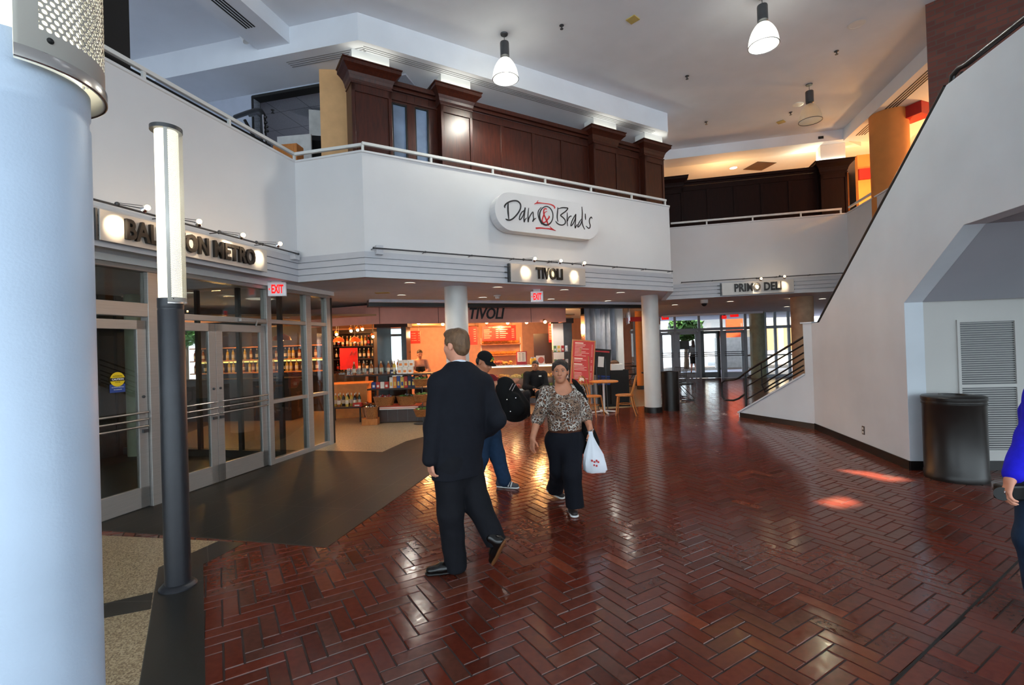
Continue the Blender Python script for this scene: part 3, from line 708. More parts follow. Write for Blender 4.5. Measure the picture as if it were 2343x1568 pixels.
sign(FR, c0, c1, 2.725, 3.035, 'TIVOLI', 'spotlit sign lettered TIVOLI on the balcony fascia', HL/0.70, (t0_+t1_)/2, 2.885, sxx=fit_text('TIVOLI', t1_-t0_, HL/0.70, 0.0086))
e0, e1 = FP.hit(1652, 665, -0.07)[0], FP.hit(1817, 655, -0.07)[0]
p0, p1 = FP.hit(1681, 660, -0.1)[0], FP.hit(1789, 655, -0.1)[0]
sign(FP, e0, e1, 2.725, 3.035, 'PRIMO DELI', 'spotlit sign lettered PRIMO DELI on the far fascia', HL/0.70, (p0+p1)/2, 2.885, sxx=fit_text('PRIMO DELI', p1-p0, HL/0.70, 0.0086))
# cable track with little spotlights
def track(F, x0, x1, z, label):
    t = thing('spotlight_track', label, 'light track', F.w(0, 0, 0), F.rot)
    m = MB(); m.tube([(x0, -0.10, z), (x1, -0.10, z)], 0.011, 8); 
    n = max(2, int((x1-x0)/0.7))
    for i in range(n+1):
        x = x0+(x1-x0)*i/n; m.tube([(x, -0.10, z), (x, 0.03, z)], 0.006, 6); m.ball((x, -0.10, z), 0.017, 8)
    m.make('rod', M_fit, t); return t
def bracketed(t, x, z): MB().box(x-0.05, x+0.05, -0.085, 0.035, z-0.08, z+0.05).make('end_bracket', M_trim, t)
def spot(F, mount, head, tgt, label, e=22, group=None):
    """mount px on the rod plane, head px on a plane 0.36 m out, tgt px on the sign face"""
    mx_, mz = F.hit(*mount, -0.10); hx, hz = F.hit(*head, -0.36); tx, tz = F.hit(*tgt, -0.07)
    P = F.w(mx_, -0.10, mz); t = thing('track_spotlight', label, 'spotlight', P, F.rot, group)
    dx, dz = hx-mx_, hz-mz; m = MB()
    m.tube([(0, 0, 0), (dx*0.96, -0.26*0.96, dz)], 0.005, 6); m.tube([(0, 0.0, 0.012), (dx*0.9, -0.26*0.9, dz+0.03)], 0.003, 6); m.ball((0, 0, 0), 0.022, 10)
    m.make('arm', M_fit, t)
    d = Vector((tx-hx, -0.07+0.36, tz-hz)).normalized()
    Mx = Matrix.Translation((dx, -0.26, dz)) @ Vector((0, 0, 1)).rotation_difference(d).to_matrix().to_4x4()
    MB().lathe([(0.012, -0.035), (0.016, -0.01), (0.032, 0.022), (0.034, 0.026)], 16, M=Mx).make('reflector', M_chrome, t)
    MB().ball((dx-d.x*0.022, -0.26-d.y*0.022, dz-d.z*0.022), 0.026, 12).make('bulb', M_warm, t)
    L = lamp('spotlight_beam', 'SPOT', (dx+d.x*0.035, -0.26+d.y*0.035, dz+d.z*0.035), e, (1.0, 0.80, 0.52), t, (tx-mx_, -0.07+0.10, tz-mz), 0.012, 46, 0.9)
    lamp('spotlight_spill', 'POINT', (dx, -0.26-0.02, dz+0.035), 1.6, (1.0, 0.74, 0.45), t, size=0.02)
    return t
trk = track(FL, -6.5, -0.12, FL.hit(655, 574, -0.10)[1], 'cable track along the wall above the BALLSTON METRO sign'); bracketed(trk, -0.12, FL.hit(655, 574, -0.10)[1])
gS = 'track spots over the metro sign'
spot(FL, (268, 467), (333, 478), (268, 518), 'small track spotlight at the B of the BALLSTON sign, first by the pale pole', 30)
spot(FL, (400, 500), (455, 510), (438, 556), 'small track spotlight just beyond the charcoal pole')
spot(FL, (502, 531), (554, 540), (520, 566), 'small track spotlight above the letters ME of METRO')
spot(FL, (587, 555), (638, 560), (592, 590), 'small track spotlight nearest the wall corner over the metro sign')
zt = FR.hit(862, 568, -0.10)[1]
trk = track(FR, FR.hit(855, 568, -0.1)[0], FR.hit(1538, 622, -0.1)[0], zt, 'cable track along the wall above the TIVOLI sign'); bracketed(trk, FR.hit(862, 568, -0.1)[0]+0.05, zt)
spot(FR, (1198, 594), (1223, 594), (1203, 623), 'small track spotlight over the left end of the TIVOLI sign')
spot(FR, (1256, 599), (1282, 599), (1258, 628), 'small track spotlight over the letters of the TIVOLI sign')
spot(FR, (1310, 604), (1336, 604), (1314, 632), 'small track spotlight over the plain end of the TIVOLI sign')
zt = FP.hit(1740, 636, -0.1)[1]
trk = track(FP, FP.hit(1560, 648, -0.1)[0], 3.9, zt, 'cable track along the wall above the PRIMO DELI sign')
spot(FP, (1731, 637), (1741, 639), (1730, 659), 'small track spotlight over the O of PRIMO')
spot(FP, (1784, 632), (1795, 634), (1792, 654), 'small track spotlight over the last letter of DELI')

# ------------------------------------------------------------------ Dan & Brad's script sign
def bradsign():
    y0 = -0.03; th = 0.17
    def P(x, y): return FR.hit(1110+x/8.368, 430+y/8.368, y0-th)      # sign-face coordinates
    t = thing('script_sign', "rounded white sign with black and red script reading Dan & Brad's", 'sign', FR.w(0, 0, 0), FR.rot)
    xl, xr = P(190, 480)[0], P(2185, 750)[0]
    zt, zb = P(1000, 160)[1], P(1000, 880)[1]; r = (zt-zb)/2; zc = (zt+zb)/2
    pts = [(xr-r+r*math.sin(a), zc+r*math.cos(a)) for a in [i*PI/20 for i in range(21)]]+[(xl+r-r*math.sin(a), zc-r*math.cos(a)) for a in [i*PI/20 for i in range(21)]]
    n = len(pts); mb = MB()
    mb.add([(p[0], y0-th, p[1]) for p in pts]+[(p[0], y0+0.01, p[1]) for p in pts], [tuple(range(n)), tuple(range(2*n-1, n-1, -1))]+[(i, n+i, n+(i+1) % n, (i+1) % n) for i in range(n)], 0, False)
    mb.make('panel', M_wall, t, bevel=0.004)
    def stroke(mb, pts, w):
        Q = [P(*p) for p in pts]; k = len(Q)
        ww = w if isinstance(w, list) else [w*0.5]+[w]*(k-2)+[w*0.5]
        S = 6; C = []; Wd = []
        for i in range(k-1):
            p0_, p1_, p2_, p3_ = [np.array(Q[max(0, min(k-1, i+d))]) for d in (-1, 0, 1, 2)]
            for s in range(S):
                u = s/S; C.append(0.5*((2*p1_)+(-p0_+p2_)*u+(2*p0_-5*p1_+4*p2_-p3_)*u*u+(-p0_+3*p1_-3*p2_+p3_)*u**3)); Wd.append(ww[i]*(1-u)+ww[i+1]*u)
        C.append(np.array(Q[-1])); Wd.append(ww[-1])
        vs = []; fs = []
        for i, c in enumerate(C):
            d = C[min(i+1, len(C)-1)]-C[max(0, i-1)]; d = d/(np.linalg.norm(d)+1e-9); nn = np.array([-d[1], d[0]])*Wd[i]*0.5/8.368*0.0085
            for q in (c+nn, c-nn):
                vs.append((q[0], y0-th-0.006, q[1])); vs.append((q[0], y0-th+0.001, q[1]))
        for i in range(len(C)-1):
            o = i*4; fs += [(o, o+2, o+6, o+4), (o+4, o+5, o+1, o), (o+2, o+3, o+7, o+6)]
        L = (len(C)-1)*4; fs += [(0, 1, 3, 2), (L, L+2, L+3, L+1)]
        mb.add(vs, fs)
    k = MB()
    for pts, w in (
        ([(380, 385), (372, 350), (410, 300), (480, 262), (560, 247), (625, 260), (672, 310), (678, 380), (650, 450), (600, 520), (530, 590), (470, 618), (420, 612), (390, 595)], 24),
        ([(440, 290), (435, 380), (440, 480), (452, 600)], 30),
        ([(760, 375), (750, 430), (700, 470), (660, 550), (655, 605), (680, 600), (730, 520), (765, 380), (755, 480), (742, 590), (748, 655), (762, 610), (795, 575)], 18),
        ([(832, 385), (822, 470), (818, 560), (822, 655), (838, 580), (880, 500), (915, 465), (920, 540), (925, 590), (910, 645), (935, 605), (972, 580)], 18),
        ([(1390, 375), (1385, 460), (1378, 560), (1392, 650)], 24),
        ([(1390, 405), (1470, 382), (1560, 385), (1580, 400), (1540, 450), (1470, 500), (1445, 530), (1490, 570), (1530, 620), (1530, 680), (1480, 712), (1420, 705), (1370, 670), (1350, 635)], 20),
        ([(1568, 475), (1570, 560), (1566, 640), (1578, 735)], 18), ([(1578, 640), (1600, 570), (1640, 540), (1650, 552)], 18),
        ([(1735, 500), (1700, 560), (1660, 640), (1640, 710), (1645, 728), (1680, 690), (1720, 600), (1735, 505), (1728, 640), (1718, 720), (1724, 770), (1745, 725), (1765, 700)], 18),
        ([(1850, 362), (1858, 480), (1855, 600), (1862, 700), (1905, 798)], 20), ([(1850, 590), (1800, 660), (1772, 735), (1785, 748), (1830, 690), (1855, 600)], 18),
        ([(1915, 495), (1918, 560), (1922, 612)], 24),
        ([(2048, 590), (2030, 562), (1998, 600), (1995, 660), (2010, 720), (2000, 768), (1970, 770), (1930, 730)], 20)): stroke(k, pts, w)
    ring = [(1165+132*math.cos(a)+(8 if math.cos(a) < 0 else 0), 535+178*math.sin(a)) for a in [i*2*PI/24 for i in range(25)]]
    stroke(k, ring, [18+14*max(0, math.cos(2*PI*i/24-2.2)) for i in range(25)])
    stroke(k, [(1075, 370), (1020, 440), (1012, 520), (1040, 620), (1085, 700)], 16)
    k.make('black_script', M_ink, t)
    r_ = MB()
    stroke(r_, [(940, 312), (1000, 290), (1100, 295), (1220, 310), (1300, 340), (1330, 375), (1322, 400)], [6, 26, 14, 14, 22, 26, 6]); stroke(r_, [(1015, 242), (985, 290), (1000, 295)], 14)
    stroke(r_, [(968, 775), (1060, 770), (1160, 780), (1260, 792), (1352, 822)], [30, 22, 16, 26, 6]); stroke(r_, [(1235, 742), (1275, 780), (1330, 812)], 16)
    stroke(r_, [(1172, 415), (1160, 398), (1130, 410), (1120, 450), (1125, 510), (1150, 570), (1180, 640), (1215, 730)], [22, 18, 20, 22, 26, 26, 30, 12]); stroke(r_, [(1185, 450), (1140, 475), (1110, 550), (1090, 620), (1110, 665), (1150, 655), (1190, 610), (1225, 560), (1215, 535)], [8, 14, 22, 20, 18, 20, 24, 26, 10])
    r_.make('red_script', M_logored, t)
bradsign()

# ------------------------------------------------------------------ exit signs
M_exitw = mat('exit_face', rgb(235, 235, 238), 0.5, emit=(0.9, 0.9, 0.95), estr=0.12)
def exit_sign(x, y, zc, rot, w, h, label, name='exit_sign', red=False, top=2.72):
    t = thing(name, label, 'exit sign', (x, y, 0), rot)
    MB().box(-w/2, w/2, -0.03, 0.03, zc-h/2, zc+h/2).make('housing', M_exitw if not red else M_exitr, t, bevel=0.004)
    MB().box(-w*0.28, w*0.28, -0.025, 0.025, zc+h/2, top+0.005).make('mount', M_white, t)
    lt = MB(); sz = h*0.86
    put_text(lt, 'EXIT', sz, w*0.03, zc-0.005, -0.03, depth=0.006, bold=0.006, sx=fit_text('EXIT', w*0.70, sz, 0.006))
    if not red: 
        for sg in (-1,): lt.add([(w*0.44*sg-0.006, -0.032, zc), (w*0.44*sg+0.012, -0.032, zc-0.02), (w*0.44*sg+0.012, -0.032, zc+0.02)], [(0, 1, 2)])
    lt.make('lettering', M_exitr if not red else M_ink, t); return t
P = atz(634, 643, 2.72); exit_sign(P[0], P[1], 2.595, 0.18, 0.245, 0.20, 'red lettered EXIT sign above the glass metro doors')
P = aty(1229, 677, 9.3); P9 = atz(1228, 662, 2.72); exit_sign(P9[0], P9[1], 2.575, -0.06, 0.235, 0.20, 'red lettered EXIT sign hanging under the TIVOLI fascia')

# ------------------------------------------------------------------ recessed lights, detectors and sprinklers
def downlight(u, v, z, label, r=0.075, e=0, on=True):
    P = atz(u, v, z); t = thing('recessed_light', label, 'ceiling light', (P[0], P[1], z), 0)
    MB().lathe([(r+0.022, -0.006), (r, -0.008), (r-0.006, 0.0)], 24).make('ring', M_white, t)
    MB().lathe([(0, -0.003), (r, -0.003)], 24).make('lens', M_down if on else M_chrome, t)
    if e: lamp('recessed_beam', 'SPOT', (0, 0, -0.03), e, (1.0, 0.92, 0.80), t, (0, 0, -3), 0.06, 150, 0.6)
    return t
for i, (u, v, lab, e) in enumerate(((938, 648, 'square glowing recessed light under the corner of the fascia', 30), (919, 676, 'recessed light at the black shop header beside the corner', 70),
    (1139, 658, 'recessed light between the near column and the TIVOLI sign', 30), (1105, 681, 'recessed light just behind the smoke detector', 70), (1291, 664, 'recessed light right of the hanging exit sign', 30),
    (1420, 670, 'recessed light left of the column by the bin', 30), (1261, 685, 'recessed light beside the lower edge of the exit sign', 70), (1391, 689, 'recessed light above the silver folded gate', 90),
    (1544, 698, 'recessed light just past the column by the bin', 0), (1671, 690, 'recessed light before the FAIRFAX STREET lettering', 0), (1813, 683, 'bright recessed light under the PRIMO DELI sign', 30), (1882, 684, 'recessed light beside the stair edge under the deli fascia', 0), (1800, 702, 'recessed light over the street door glazing', 0))):
    downlight(u, v, 2.72, lab, e=e)
downlight(1960, 55, 6.5, 'unlit chrome recessed light near the brick wall', 0.10, 0, False)
downlight(1826, 239, 6.5, 'small lit recessed light beside the unlit pendant', 0.085, 0)
downlight(1678, 384, 6.10, 'recessed light glowing above the deli panelling', 0.08, 0) if False else None
def sprinkler(u, v, z, label):
    P = atz(u, v, z); t = thing('sprinkler', label, 'sprinkler', (P[0], P[1], z))
    MB().lathe([(0.035, 0), (0.035, -0.008), (0.012, -0.012), (0.01, -0.04), (0, -0.04)], 14).make('body', M_fit, t); MB().lathe([(0, -0.058), (0.026, -0.058), (0.026, -0.054), (0, -0.054)], 12).make('deflector', M_fit, t)
for u, v, lab in ((1285, 58, 'small ceiling sprinkler between the first pendant and the yellow square'), (1572, 174, 'small ceiling sprinkler in the middle of the high ceiling'), (1616, 279, 'small ceiling sprinkler above the end of the dark wood shopfront'),
    (1914, 117, 'small ceiling sprinkler between the recessed light and the unlit pendant'), (1809, 257, 'small ceiling sprinkler close to the unlit pendant')): sprinkler(u, v, 6.5, lab)
M_yel = mat('yellow_plate', rgb(190, 168, 96), 0.6)
for u, v, lab in ((1448, 44, 'yellow square ceiling plate in the open middle of the ceiling'), (1787, 279, 'yellow square ceiling plate next to the unlit pendant')):
    P = atz(u, v, 6.5); tag(MB().box(-0.075, 0.075, -0.075, 0.075, -0.012, 0.002).make('ceiling_plate', M_yel, loc=(P[0], P[1], 6.5), rot=0.75), lab, 'ceiling plate')
P = atz(875, 670, 2.72); tag(MB().box(-0.13, 0.13, -0.06, 0.06, -0.01, 0.0).make('ceiling_plate', M_yel, loc=(P[0], P[1], 2.72)), 'flat yellowish plate on the low soffit near the shop header', 'ceiling plate')
P = atz(1138, 676, 2.72); t = thing('smoke_detector', 'white smoke detector on the soffit left of the exit sign', 'smoke detector', (P[0], P[1], 2.72)); MB().lathe([(0.075, 0), (0.075, -0.02), (0.05, -0.03)], 20).make('base', M_white, t); MB().lathe([(0.05, -0.03), (0.042, -0.075), (0, -0.08)], 18).make('sensor', M_white, t)
P = atz(1611, 686, 2.72); t = thing('dome_camera', 'dark dome camera on the low ceiling before the deli sign', 'camera', (P[0], P[1], 2.72)); MB().lathe([(0.10, 0), (0.10, -0.09), (0.08, -0.10)], 20).make('base', M_white, t); MB().ball((0, 0, -0.10), (0.075, 0.075, 0.08), 16).make('dome', M_black, t)
P = atz(553, 62, 6.5); Fz = P
t = thing('ceiling_spot', 'white cylinder spotlight on the recessed ceiling over the upper walkway', 'spotlight', (P[0], P[1], 6.5), 0.4)
MB().tube([(0, 0, 0), (0, 0, -0.08)], 0.012, 8).make('stem', M_white, t); MB().tube([(-0.02, 0.02, -0.05), (0.06, -0.03, -0.22)], 0.05, 18).make('head', M_white, t)
for u, v, lab in ((1878, 315, 'small black vent on the white beam above the deli panelling'),):
    x, z = FP.hit(u, v); tag(MB().box(x-0.055, x+0.055, -0.012, 0.01, z-0.03, z+0.03).make('wall_vent', M_dark, loc=FP.w(0), rot=FP.rot), lab, 'vent')
x, z = Frame(pE, A2).hit(1914, 302); tag(MB().box(x-0.05, x+0.05, -0.02, 0.02, z-0.035, z+0.035).make('wall_vent', M_dark, loc=(pE[0], pE[1], 0), rot=Frame(pE, A2).rot), 'small dark vent on the slanting beam corner', 'vent')
# ------------------------------------------------------------------ staircase, its white walls and the alcove below
def xz_panel(poly, y0, y1):
    n = len(poly); ar = sum(poly[i][0]*poly[(i+1) % n][1]-poly[(i+1) % n][0]*poly[i][1] for i in range(n))
    if ar < 0: poly = poly[::-1]
    mb = MB(); mb.add([(p[0], y0, p[1]) for p in poly]+[(p[0], y1, p[1]) for p in poly], [tuple(range(n)), tuple(range(2*n-1, n-1, -1))]+[(i, n+i, n+(i+1) % n, (i+1) % n) for i in range(n)]); return mb
pS1, pS0, pT0 = V2(4.754, 5.864), V2(5.318, 8.606), V2(4.745, 10.20)
aS = math.atan2(*(pS0-pS1)); FS = Frame(pS1, aS); LS = float(np.linalg.norm(pS0-pS1))
FT = Frame(pT0, math.atan2(*(pS0-pT0))); LT = float(np.linalg.norm(pS0-pT0))
# in frame S local +y points to the hall, so the wall body lies at negative y
h1 = FS.hit(1875, 740); h2 = FS.hit(2165, 195); lo1 = FS.hit(2078, 692); lo2 = FS.hit(2205, 515)
side = [(LS, 0), (LS, 1.885), (h1[0]+0.02, 1.885), h2, (-5.2, h2[1]), (-5.2, lo2[1]), lo2, (0.0, lo1[1]), (0, 0)]
struct(xz_panel(side, -0.2, 0).make('wall_stair', M_wall2, loc=(*pS1, 0), rot=FS.rot, bevel=0.004), 'white slanting side wall of the staircase')
tx = FT.hit(1842, 858)
tri = [(0, 0), (0, 0.11), (tx[0], tx[1]), (tx[0]-0.015, 1.885), (LT, 1.885), (LT, 0)]
struct(xz_panel(tri, 0, 0.2).make('wall_stair_foot', M_wall2, loc=(*pT0, 0), rot=FT.rot, bevel=0.004), 'low sloping white wall at the foot of the stair')
cap = MB(); d = math.hypot(tx[0], tx[1]-0.11)
sl = math.atan2(tx[1]-0.11, tx[0])
cap.box(-0.06, d, -0.02, 0.22, 0, 0.028, M=Matrix.Translation((0, 0, 0.11)) @ Matrix.Rotation(-sl, 4, 'Y')); cap.box(tx[0]-0.05, LT+0.02, -0.02, 0.22, 1.885, 1.91)
cap.box(-0.03, 0.0, -0.01, 0.21, 0, 0.13)
struct(cap.make('trim_15', M_wall2, loc=(*pT0, 0), rot=FT.rot))
struct(MB().box(0.0, LT+0.01, -0.012, 0, 0, 0.10).make('baseboard_stair_foot', M_black, loc=(*pT0, 0), rot=FT.rot))
struct(MB().box(0.0, LS, 0, 0.012, 0, 0.11).make('baseboard_stair', M_black, loc=(*pS1, 0), rot=FS.rot))
# black line of the far parapet along the slope
FA = Frame(pS1, math.radians(97.0)); LA = 4.5
struct(MB().box(0.02, LA, 0, 0.15, 0, 2.75).make('wall_alcove', M_alc, loc=(*pS1, 0), rot=FA.rot), 'white alcove wall with a tall louvre')
struct(MB().box(0.0, LA, -0.012, 0, 0, 0.11).make('baseboard_alcove', M_black, loc=(*pS1, 0), rot=FA.rot))
# sloping underside of the stair and the flat landing (local frame S, body at negative y)
so_ = MB(); a, b = (0.0, lo1[1]), lo2
so_.add([(a[0], -0.19, a[1]), (b[0], -0.19, b[1]), (b[0], -4.5, b[1]), (a[0], -4.5, a[1]), (a[0], -0.19, a[1]+0.25), (b[0], -0.19, b[1]+0.25), (b[0], -4.5, b[1]+0.25), (a[0], -4.5, a[1]+0.25)],
        [(0, 1, 2, 3), (7, 6, 5, 4), (0, 4, 5, 1), (1, 5, 6, 2), (2, 6, 7, 3), (3, 7, 4, 0)])
so_.box(-5.2, b[0], -4.5, -0.19, b[1], b[1]+0.3)
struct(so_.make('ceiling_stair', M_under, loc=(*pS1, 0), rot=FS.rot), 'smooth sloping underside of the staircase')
st = MB(); n = 16; z0 = 0.95; x0 = LS-0.1
for k in range(n):
    x = x0-(k+1)*(x0-b[0])/n; st.box(x, x+(x0-b[0])/n, -2.2, -0.2, z0+k*0.125-0.1, z0+(k+1)*0.125)
struct(st.make('floor_stair_steps', M_terr, loc=(*pS1, 0), rot=FS.rot))
st = MB(); 
for k in range(6): st.box(0.15+k*(LT-0.3)/6, LT, 0.2, 2.2, k*0.155, (k+1)*0.155)
struct(st.make('floor_stair_steps', M_terr, loc=(*pT0, 0), rot=FT.rot))
# black pipe handrail at the stair foot: a loop of rails with two posts
t = thing('stair_handrail', 'black pipe handrail with parallel rails at the stair foot', 'handrail', (*pT0, 0), FT.rot)
yy = 0.10
def hp(u, v): x, z = FT.hit(u, v, yy); return (x, yy, z)
def c7(x, y): return (1380+x/3.733, 600+y/3.733)
loop = [hp(*c7(1712, 640)), hp(*c7(1480, 780)), hp(*c7(1260, 915)), hp(*c7(1160, 990)), hp(*c7(1125, 1003)), hp(*c7(1040, 1012)), hp(*c7(1015, 1030)), hp(*c7(1012, 1080)), hp(*c7(1018, 1150)), hp(*c7(1045, 1180)), hp(*c7(1115, 1182)), hp(*c7(1160, 1165)), hp(*c7(1222, 1120))]
MB().tube(loop, 0.021, 10).make('rail', M_railb, t)
for (xa, ya), (xb, yb) in (((1712, 705), (1232, 985)), ((1712, 775), (1232, 1058)), ((1712, 828), (1350, 1050)), ((1712, 882), (1232, 1170)), ((1712, 922), (1380, 1110))):
    MB().tube([hp(*c7(xa, ya)), hp(*c7(xb, yb))], 0.015, 8).make('rail', M_railb, t)
p = hp(*c7(1222, 1220)); MB().tube([(p[0], yy, 0.05), (p[0], yy, hp(*c7(1222, 945))[2])], 0.02, 10).make('post', M_railb, t)
p = hp(*c7(1357, 1050)); MB().tube([(p[0], yy, hp(*c7(1357, 860))[2]), (p[0], yy, p[2]), hp(*c7(1385, 1110))], 0.013, 8).make('post', M_railb, t)
# handrail over the landing parapet and the thin dark rail following the slope
t = thing('landing_handrail', 'black pipe handrail above the landing parapet by the brick wall', 'handrail', (*pS1, 0), FS.rot)
def hs(u, v, y=-0.12): x, z = FS.hit(u, v, y); return (x, y, z)
q = hs(2210, 148); MB().tube([hs(2176, 200), hs(2180, 172), hs(2195, 155), q, (q[0]-3.5, -0.12, q[2])], 0.028, 10).make('rail', M_railb, t)
p = hs(2200, 165); MB().tube([(p[0], -0.12, h2[1]-0.02), p], 0.018, 8).make('post', M_railb, t)
g0, g1 = hs(1872, 738, -0.10), hs(2163, 197, -0.10); MB().tube([g0, g1], 0.022, 8).make('slope_rail', M_railb, t)
# brick wall beyond the landing
z6 = 6.5; k0 = atz(2117, 11, z6); k1 = atz(2124, 0, z6)
FB = Frame((k0[0], k0[1]), math.atan2(k1[0]-k0[0]+0.9, k1[1]-k0[1]-0.9))
struct(MB().box(0, 7, 0, 0.3, 2.9, 6.5).make('wall_brick', M_brickw, loc=(k0[0], k0[1], 0), rot=FB.rot), 'reddish brown brick wall above the landing')
# louvre panel on the alcove wall
t = thing('louvre_grille', 'tall white louvred grille on the alcove wall behind the bin', 'louvre', (*pS1, 0), FA.rot)
xa, za = FA.hit(2193, 738); xb, _ = FA.hit(2318, 738); zb_ = FA.hit(2200, 1030)[1]
f = MB()
for a_, b_, c_, d_ in ((xa-0.03, xa, zb_, za), (xb, xb+0.03, zb_, za), (xa-0.03, xb+0.03, za, za+0.03), (xa-0.03, xb+0.03, zb_-0.03, zb_), (xa, xb, (za+zb_)/2-0.02, (za+zb_)/2+0.02)): f.box(a_, b_, -0.02, 0.0, c_, d_)
f.make('frame', M_alc, t)
s = MB(); nl = 58
for k in range(nl):
    z = zb_+(za-zb_)*(k+0.5)/nl
    if abs(z-(za+zb_)/2) < 0.025: continue
    s.box(xa, xb, -0.008, 0.008, -0.001, 0.001, M=Matrix.Translation((0, -0.008, z)) @ Matrix.Rotation(math.radians(38), 4, 'X'))
s.make('slats', M_alc, t); MB().box(xa, xb, -0.0015, -0.0005, zb_, za).make('backing', M_fit, t)
# outlet
x, z = FS.hit(1976, 985); t = thing('wall_outlet', 'dark double power outlet low on the white stair wall', 'outlet', FS.w(x, 0, z), FS.rot+PI)
MB().box(-0.034, 0.034, -0.008, 0.0, -0.06, 0.06).make('plate', mat('brown_plate', rgb(66, 52, 44), 0.4), t, bevel=0.003)
for dz in (-0.027, 0.027): MB().box(-0.015, 0.015, -0.011, -0.008, dz-0.017, dz+0.017).make('socket', M_paper, t)
# big dark bin in front of the louvre
bxn, byn, brn = cylfit(2108, 2264, 980, 2188, 1108)
t = thing('litter_bin', 'large dark brown cylindrical bin in front of the louvred alcove', 'bin', (bxn, byn, 0))
zt = aty(2186, 905, byn)[2]
MB().lathe([(brn*0.985, 0), (brn, 0.02), (brn, 0.075), (brn*0.975, 0.085), (brn*0.975, zt-0.10), (brn*1.0, zt-0.09), (brn*1.0, zt-0.07), (brn*0.98, zt-0.065), (brn*0.98, zt-0.05)], 56).make('body', M_bin, t)
MB().lathe([(brn*1.0, zt-0.05), (brn*1.01, zt-0.04), (brn*1.01, zt-0.012), (brn*0.97, zt), (brn*0.45, zt+0.012), (brn*0.44, zt+0.005), (brn*0.43, zt-0.1)], 56).make('lid', M_bin, t)
MB().lathe([(0, zt-0.09), (brn*0.44, zt-0.09)], 30).make('opening', M_dark, t)
x, y, r = cylfit(1514, 1551, 900, 1533, 941)
zt = aty(1533, 850, y)[2]
t = thing('litter_bin', 'dark cylindrical bin standing beside the white column', 'bin', (x+0.02, y, 0)); r = r*1.1
MB().lathe([(r, 0), (r, zt-0.03)], 40).make('body', M_bin, t); MB().lathe([(r*1.02, zt-0.03), (r*1.02, zt), (r*0.5, zt+0.008), (r*0.48, zt-0.06), (0, zt-0.06)], 40).make('lid', M_bin, t)
# ------------------------------------------------------------------ dark wood shopfront of the upper floor
M_cove = emitmat('cove_glow', (1.0, 0.97, 0.80), 12)
def pilaster(t, x0, x1, y, zt, dep=0.30, zb=3.5, M_wood=M_wood):
    m = MB(); m.box(x0, x1, y, y+dep, zb, zt-0.12)
    m.box(x0+0.055, x1-0.055, y-0.004, y+0.02, zb, zt-0.42, 0)
    w = (x1-x0)
    p = m.make('pilaster', M_wood, t, bevel=0.004)
    fr = MB()
    for a, b, c, d in ((x0, x0+0.05, zb, zt-0.3), (x1-0.05, x1, zb, zt-0.3), (x0, x1, zt-0.42, zt-0.3)): fr.box(a, b, y-0.022, y, c, d)
    fr.box(x0-0.012, x1+0.012, y-0.035, y+dep, zt-0.31, zt-0.285)
    fr.make('panel_frame', M_wood, t, bevel=0.004)
    c = MB(); prof = [(0.0, -0.28), (0.02, -0.24), (0.028, -0.2), (0.05, -0.15), (0.095, -0.1), (0.13, -0.07), (0.13, -0.02), (0.145, -0.015), (0.145, 0.0)]
    for k in range(len(prof)-1):
        (o1, z1), (o2, z2) = prof[k], prof[k+1]
        A = [(x0-o1, y-o1), (x1+o1, y-o1), (x1+o1, y+dep), (x0-o1, y+dep)]; B = [(x0-o2, y-o2), (x1+o2, y-o2), (x1+o2, y+dep), (x0-o2, y+dep)]
        vs = [(*a, zt+z1) for a in A]+[(*b, zt+z2) for b in B]
        c.add(vs, [(i, (i+1) % 4, 4+(i+1) % 4, 4+i) for i in range(4)])
    c.add([(x0-.145, y-.145, zt), (x1+.145, y-.145, zt), (x1+.145, y+dep, zt), (x0-.145, y+dep, zt)], [(0, 1, 2, 3)])
    c.make('cornice', M_wood, t)
def woodfront(F, name, label, cols, y, zt, x_end, wins=(), caps=(), zsof=6.1, M_wood=M_wood):
    t = thing(name, label, 'shopfront', F.w(0), F.rot)
    for i, (a, b) in enumerate(cols): pilaster(t, a, b, y, zt, M_wood=M_wood)
    yb = y+0.14
    m = MB(); xs = cols[0][0]; 
    segs = [(cols[i][1], cols[i+1][0]) for i in range(len(cols)-1)]+([(cols[-1][1], x_end)] if x_end > cols[-1][1] else [])
    for (a, b) in segs:
        hole = [w for w in wins if w[0] > a-0.01 and w[1] < b+0.01]
        cur = a
        for w in hole: m.box(cur, w[0], yb, yb+0.08, 3.5, zt-0.2); m.box(w[0], w[1], yb, yb+0.08, w[2], zt-0.2); cur = w[1]
        m.box(cur, b, yb, yb+0.08, 3.5, zt-0.2)
        m.box(a, b, yb-0.05, yb, zt-0.2, zt-0.15); m.box(a, b, yb-0.1, yb, zt-0.15, zt-0.08); m.box(a, b, yb-0.02, yb+0.1, zt-0.34, zt-0.31)
        if not hole:
            k = max(1, int((b-a)/0.62))
            for j in range(k+1):
                x = a+(b-a)*j/k; m.box(max(a, x-0.035), min(b, x+0.035), yb-0.018, yb, 3.5, zt-0.34)
    m.make('wall_panelling', M_wood, t, bevel=0.003)
    if wins:
        g = MB(); f = MB()
        for w in wins:
            g.box(w[0], w[1], yb+0.03, yb+0.04, 3.5, w[2])
            for a in (w[0], w[1]-0.02): f.box(a, a+0.02, yb+0.005, yb+0.06, 3.5, w[2])
            f.box(w[0], w[1], yb+0.005, yb+0.06, w[2]-0.02, w[2])
        f.make('window_frame', M_dark, t); g.make('pane', M_bluepane, t)
    for a, b in caps:
        MB().box(a+0.02, b-0.02, y-0.02, y+0.26, zt, zsof-0.002).make('top_block', M_white, t)
        MB().box(a-0.05, b+0.05, y-0.06, y-0.03, zt+0.002, zt+0.012).make('cove_light', M_cove, t)
    return t
